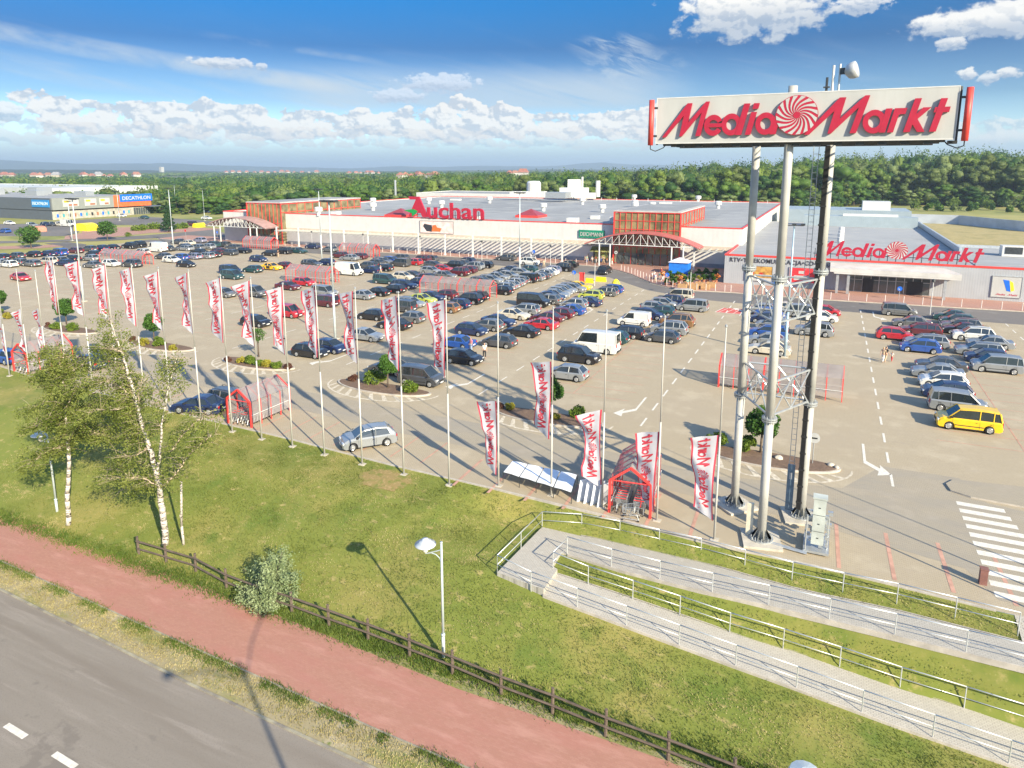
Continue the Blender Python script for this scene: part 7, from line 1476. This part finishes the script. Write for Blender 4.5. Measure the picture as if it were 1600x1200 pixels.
# plants for sale beside the entrance
sx0 = empty
for i in range(26):
    px = 1040 + (i % 13) * 7.2 + rnd.uniform(-2, 2); py = 438 + (i // 13) * 7 + rnd.uniform(-1, 1) - (4 if px > 1085 else 0)
    if px > 1126: px -= 12
    x, y, _ = G(px, py, .11); r_ = rnd.uniform(.45, .85); e = empty('potted_plant', (x, y, .11)); c_ = ['green', 'yellow', 'red flowering'][0 if i % 4 else (1 if i % 8 else 2)]
    tag(e, 'potted %s plant for sale between the entrance plaza and the grey store' % c_, 'potted plant', 'potted %s plants for sale by the entrance' % c_)
    link('pot', MB().lathe([(.2, 0), (.3, .4), (.26, .4)], 10).mesh('pot', mat('pot_terracotta', (.36, .14, .07), .8)), e)
    leaf_obj('foliage', clumpy(260, (0, 0, .45 + r_), r_, 6, 1.1), .2, {'green': lf_round, 'yellow': lf_bushy, 'red flowering': mat('flower_red', (.5, .1, .03), .6, c2=(.6, .3, .05))}[c_], e)
for i in range(6):
    x, y, _ = G(1066 + i * 9, 452 - (i % 2) * 3, .11); tag(MB().box(-.7, -.5, 0, .7, .5, .12).box(-.7, -.5, .16, .7, -.42, .9).box(-.7, .42, .16, .7, .5, .9).box(-.7, -.42, .16, -.62, .42, .9).box(.62, -.42, .16, .7, .42, .9).build('wooden_crate', mat('crate_wood', (.42, .25, .12), .8, scale=4), loc=(x, y, .11)), 'low wooden plant crate on the pavement by the plant stall', 'crate', 'plant crates')
# ---------------------------------------------------------------- woodland
tints = [((.065, .145, .018), (.13, .22, .032)), ((.028, .08, .015), (.06, .13, .026)), ((.115, .185, .026), (.19, .26, .045)), ((.085, .13, .03), (.15, .19, .05)), ((.145, .205, .055), (.24, .30, .11))]
wl = [leafmat('leaf_wood_%s' % n_, a, b, .12, .4) for n_, (a, b) in zip(('fresh', 'dark', 'light', 'dull', 'pale'), tints)]
def crown_pts(n, h, r, rs, tall=True):
    k = 22; out = []; cores = []
    for i in range(k):
        z = h * rs.uniform(.07, .97); f = math.sin(math.pi * min(1., ((z / h) * .86 + .10))) ** .7; a = rs.uniform(0, 6.28); q = r * f * rs.uniform(.35, .95)
        c = np.array([q * math.cos(a), q * math.sin(a), z]); cr = r * rs.uniform(.25, .45); m_ = n // k; cores.append((tuple(c), cr * .82, cr * .74))
        d = rs.normal(size=(m_, 3)); d /= np.linalg.norm(d, axis=1)[:, None]; out.append(c + d * cr * rs.uniform(.6, 1.1, (m_, 1)) ** .5 * np.array([1, 1, .9]))
    return np.concatenate(out), cores
rsw = np.random.default_rng(21); protos = []
def cube_sphere():
    b = bmesh.new(); bmesh.ops.create_cube(b, size=2); bmesh.ops.subdivide_edges(b, edges=b.edges[:], cuts=2, use_grid_fill=True)
    b.verts.ensure_lookup_table(); V = np.array([tuple(v.co.normalized()) for v in b.verts]); Q = np.array([[v.index for v in f.verts] for f in b.faces]); b.free(); return V, Q
CSV, CSQ = cube_sphere()
def with_cores(V, Fq, cores):
    "leaf quads plus a solid, uneven heart of foliage in every clump"
    Vs, Qs, o = [V], [Fq], len(V)
    for (c, r, rz_) in cores: Vs.append(CSV * np.array([r, r, rz_]) * (1 + .22 * np.sin(CSV[:, 0:1] * 4 + c[0]) * np.cos(CSV[:, 1:2] * 5 + c[1])) + np.array(c)); Qs.append(CSQ + o); o += len(CSV)
    return np.concatenate(Vs), np.concatenate(Qs)
for i in range(10):
    h = 1.; C, cores = crown_pts(2400, 20., 6.2 if i % 3 else 8., rsw); V, Fq = leaves(C, .5, rsw, 1.4); V, Fq = with_cores(V, Fq, cores); me = npmesh('crown', V, Fq, wl[i % 5])
    t = MB().path([(0, 0, -.5), (.2, 0, 8), (0, .2, 15)], [.32, .22, .08], 6)
    for k in range(5): a = k * 1.3; t.path([(0, 0, 6 + k * 1.6), (2.6 * math.cos(a), 2.6 * math.sin(a), 9.5 + k * 1.6)], [.1, .03], 4)
    protos.append((me, t.mesh('trunk', bark)))
def tree_h(px): return interp([(-200, 9), (230, 9.), (400, 10), (600, 12.5), (700, 14), (850, 16), (1000, 18), (1150, 20.5), (1250, 22.5), (1400, 23.5), (1600, 25), (1900, 25)], px)
def front(px):   # distance at which the wood begins
    return interp([(-100, 420), (230, 380), (300, 350), (345, 340), (430, 345), (560, 350), (620, 360), (780, 370), (860, 350), (960, 335), (1060, 330), (1160, 345), (1250, 390), (1330, 440), (1430, 450), (1600, 455), (1800, 470)], px)
def at(px, d):
    v = Vector(G(px, 700)); v.z = 0; v.normalize(); ca = math.cos(math.atan((px - CX) / F)); return v * d
cand = []
px = -60.
while px < 1660:
    for row in range(3): cand.append((px + rnd.uniform(-5, 5), front(px) + row * 9 + rnd.uniform(-4, 6), row)) 
    px += 17.5
def rise(px, d): return max(0., min(1., (px - 900) / 400.)) * max(0., d - 400) * .03
for (px, d, row) in cand[:297]:
    p = at(px, d); i = rnd.randrange(10); e = empty('woodland_tree', (p.x, p.y, rise(px, d) - .3), rnd.uniform(0, 6.28)); h = tree_h(px) * rnd.uniform(.6, 1.05) * (.42 if row == 0 else .8 if row == 1 else 1.)
    s = h / 20.; w_ = s * rnd.uniform(.9, 1.5) * (1.5 if h < 11 else 1.); e.scale = (w_, w_, s)
    tag(e, 'leafy deciduous tree at the front edge of the wood behind the buildings', 'tree', 'trees at the front edge of the wood'); link('trunk', protos[i][1], e); link('crown', protos[i][0], e)
# the wood behind, far too many to count
def canopy(name, spots, label, n, sizef, mats_):
    Vs, ms, Qs, ofs = [], [], [], 0
    for (x, y, z, h, r, mi) in spots:
        k = n; d = rsw.normal(size=(k, 3)); d /= np.linalg.norm(d, axis=1)[:, None]; d[:, 2] = np.abs(d[:, 2]) * 1.1 - .12; lump = 1 + .34 * np.sin(d[:, 0:1] * 5 + x) * np.cos(d[:, 1:2] * 4 + y); q = rsw.uniform(.75, 1.05, (k, 1))
        C = d * np.array([r, r, h * .5]) * q * lump + np.array([x, y, z + h * .5]); V, q_ = leaves(C, r * sizef, rsw, 1.3); nc = 3 if n > 60 else 1
        cores = [((x + (rsw.uniform(-.4, .4) * r if j else 0), y + (rsw.uniform(-.4, .4) * r if j else 0), z + h * (.42 if j == 0 else rsw.uniform(.45, .68))), r * (.86 if j == 0 else .5), h * (.42 if j == 0 else .22)) for j in range(nc)]
        V, q_ = with_cores(V, q_, cores); Vs.append(V); Qs.append(q_ + ofs); ofs += len(V); ms.append(np.full(len(q_), mi))
    V = np.concatenate(Vs); tag(link(name, npmesh(name, V, np.concatenate(Qs), mats_, np.concatenate(ms))), label, 'wood', kind='stuff')
def noi(x, y, s, o=0): return noise.noise(Vector((x * s, y * s, o)))
sp_ = []
for i in range(3400):
    px = rnd.uniform(-80, 1680); f0 = front(px) + 22; d = f0 + (850 - f0) * rnd.random() ** 1.25; p = at(px, d); h = tree_h(px) * (rnd.uniform(.5, .92) if rnd.random() < .82 else rnd.uniform(.95, 1.2)) * (1 if px > 500 else rnd.uniform(.7, 1.1)); r = rnd.uniform(3.5, 8.)
    if px < 520 and noi(p.x, p.y, .012, 4) > .33: continue
    sp_.append((p.x, p.y, rise(px, d), h, r, min(4, max(0, int(2 + 3.2 * noi(p.x, p.y, .02, 8) + rnd.gauss(0, .9))))))
canopy('wood', sp_, 'dense mixed green wood stretching behind the hall', 170, .14, wl)
sp_ = []
for i in range(9000):
    px = rnd.uniform(-80, 1500); d = 850 + 2300 * rnd.random() ** 1.5; p = at(px, d); lim = interp([(-80, .22), (500, .25), (800, .3), (1100, .6)], px)
    if noi(p.x, p.y, .0028, 1) > lim: continue
    r = 5.5 + d * .0042; h = tree_h(px) * rnd.uniform(.5, .95) * interp([(850, 1.), (1600, .82), (3200, .6)], d); sp_.append((p.x, p.y, 0, h, r, min(4, max(0, int(1.6 + 3 * noi(p.x, p.y, .006, 8) + rnd.gauss(0, .7))))))
canopy('far_wood', sp_, 'distant woods fading toward the hills', 26, .3, wl)
# far villages
hw = [mat('house_cream', (.36, .32, .26), .8), mat('house_white', (.42, .41, .38), .8)]; hr = [mat('roof_tile_red', (.30, .12, .085), .8, var=.15, scale=.3), mat('roof_tile_brown', (.28, .13, .09), .8, scale=.3), mat('roof_tile_grey', (.25, .25, .26), .8, scale=.3)]
hm = []
for w_ in hw:
    a = MB().box(-6, -5, 0, 6, 5, 6).mesh('wall', w_); b = MB().add([(-6.6, -5.6, 6), (6.6, -5.6, 6), (6.6, 5.6, 6), (-6.6, 5.6, 6), (-4, 0, 10.5), (4, 0, 10.5)], [(0, 1, 5, 4), (1, 2, 5), (2, 3, 4, 5), (3, 0, 4), (3, 2, 1, 0)])
    c_ = MB()
    for k in range(3): c_.box(-4.4 + k * 3.2, -5.05, 2, -3 + k * 3.2, -4.99, 3.6)
    hm.append((a, [b.mesh('roof', r_) for r_ in hr], c_.mesh('window', glass_m)))
for (px0, px1, d, n, z0, vn) in ((635, 690, 1150, 7, 5, 'on the wooded rise behind the hall'), (790, 822, 1000, 3, 9, 'rising over the wood right of centre'), (60, 80, 1700, 2, 3, 'at the far left edge of the woods'), (100, 145, 1500, 4, 3, 'above the sports store'), (175, 222, 1500, 5, 3, 'in the plain left of the hall'), (228, 262, 1500, 2, 3, 'in the plain left of the hall'), (380, 520, 2600, 14, 3, 'far out in the plain'), (560, 610, 2100, 6, 3, 'in front of the distant hills'), (1120, 1126, 3000, 2, 6, 'on the far skyline')):
    for i in range(n):
        px = px0 + (px1 - px0) * (i + .5) / n + rnd.uniform(-2, 2); p = at(px, d + rnd.uniform(-90, 120)); k = rnd.randrange(2); e = empty('village_house', (p.x, p.y, z0), rnd.uniform(0, 3.1)); s = rnd.uniform(.6, .95) * (1 + d / 6000); e.scale = (s, s, s)
        tag(e, 'small distant house with a tiled roof ' + vn, 'house', 'distant houses ' + vn); link('wall', hm[k][0], e); link('roof', hm[k][1][0 if rnd.random() < .75 else rnd.randrange(3)], e)
x = at(292, 3100); tag(MB().box(-6, -6, 0, 6, 6, 26).box(-6.5, -6.5, 26, 6.5, 6.5, 28).build('water_tower', hw[1], loc=(x.x, x.y, 0)), 'pale tall tower block on the far plain left of centre', 'tower')
for i in range(34):
    px = rnd.uniform(1225, 1620); d = front(px) - rnd.uniform(3, 60 if px > 1000 else 30); p = at(px, d); e = empty('meadow_shrub', (p.x, p.y, rise(px, d) - .1)); s_ = rnd.uniform(1.6, 3.6)
    tag(e, 'rounded shrub standing in the meadow in front of the wood', 'bush', 'shrubs in the meadow before the wood'); link('stems', MB().tube((0, 0, 0), (0, 0, s_), .1, .03, 5).mesh('stems', bark), e); leaf_obj('foliage', clumpy(340, (0, 0, s_ * .75), s_, 8, .8), .6, wl[[0, 1, 2, 4][i % 4]], e)
# ------------------------------------------------------------------ air
hzb = MB().box(-11500, -400, LOW - 1.5, 11500, 11500, 128)
hm_ = bpy.data.materials.new('haze'); hm_.use_nodes = True; nt = hm_.node_tree; nt.nodes.clear(); o_ = nt.nodes.new('ShaderNodeOutputMaterial'); v_ = nt.nodes.new('ShaderNodeVolumePrincipled')
v_.inputs['Color'].default_value = (.66, .83, 1., 1); v_.inputs['Density'].default_value = 1.8e-4; v_.inputs['Anisotropy'].default_value = .2; nt.links.new(v_.outputs[0], o_.inputs['Volume'])
tag(hzb.build('haze', hm_), kind='stuff')
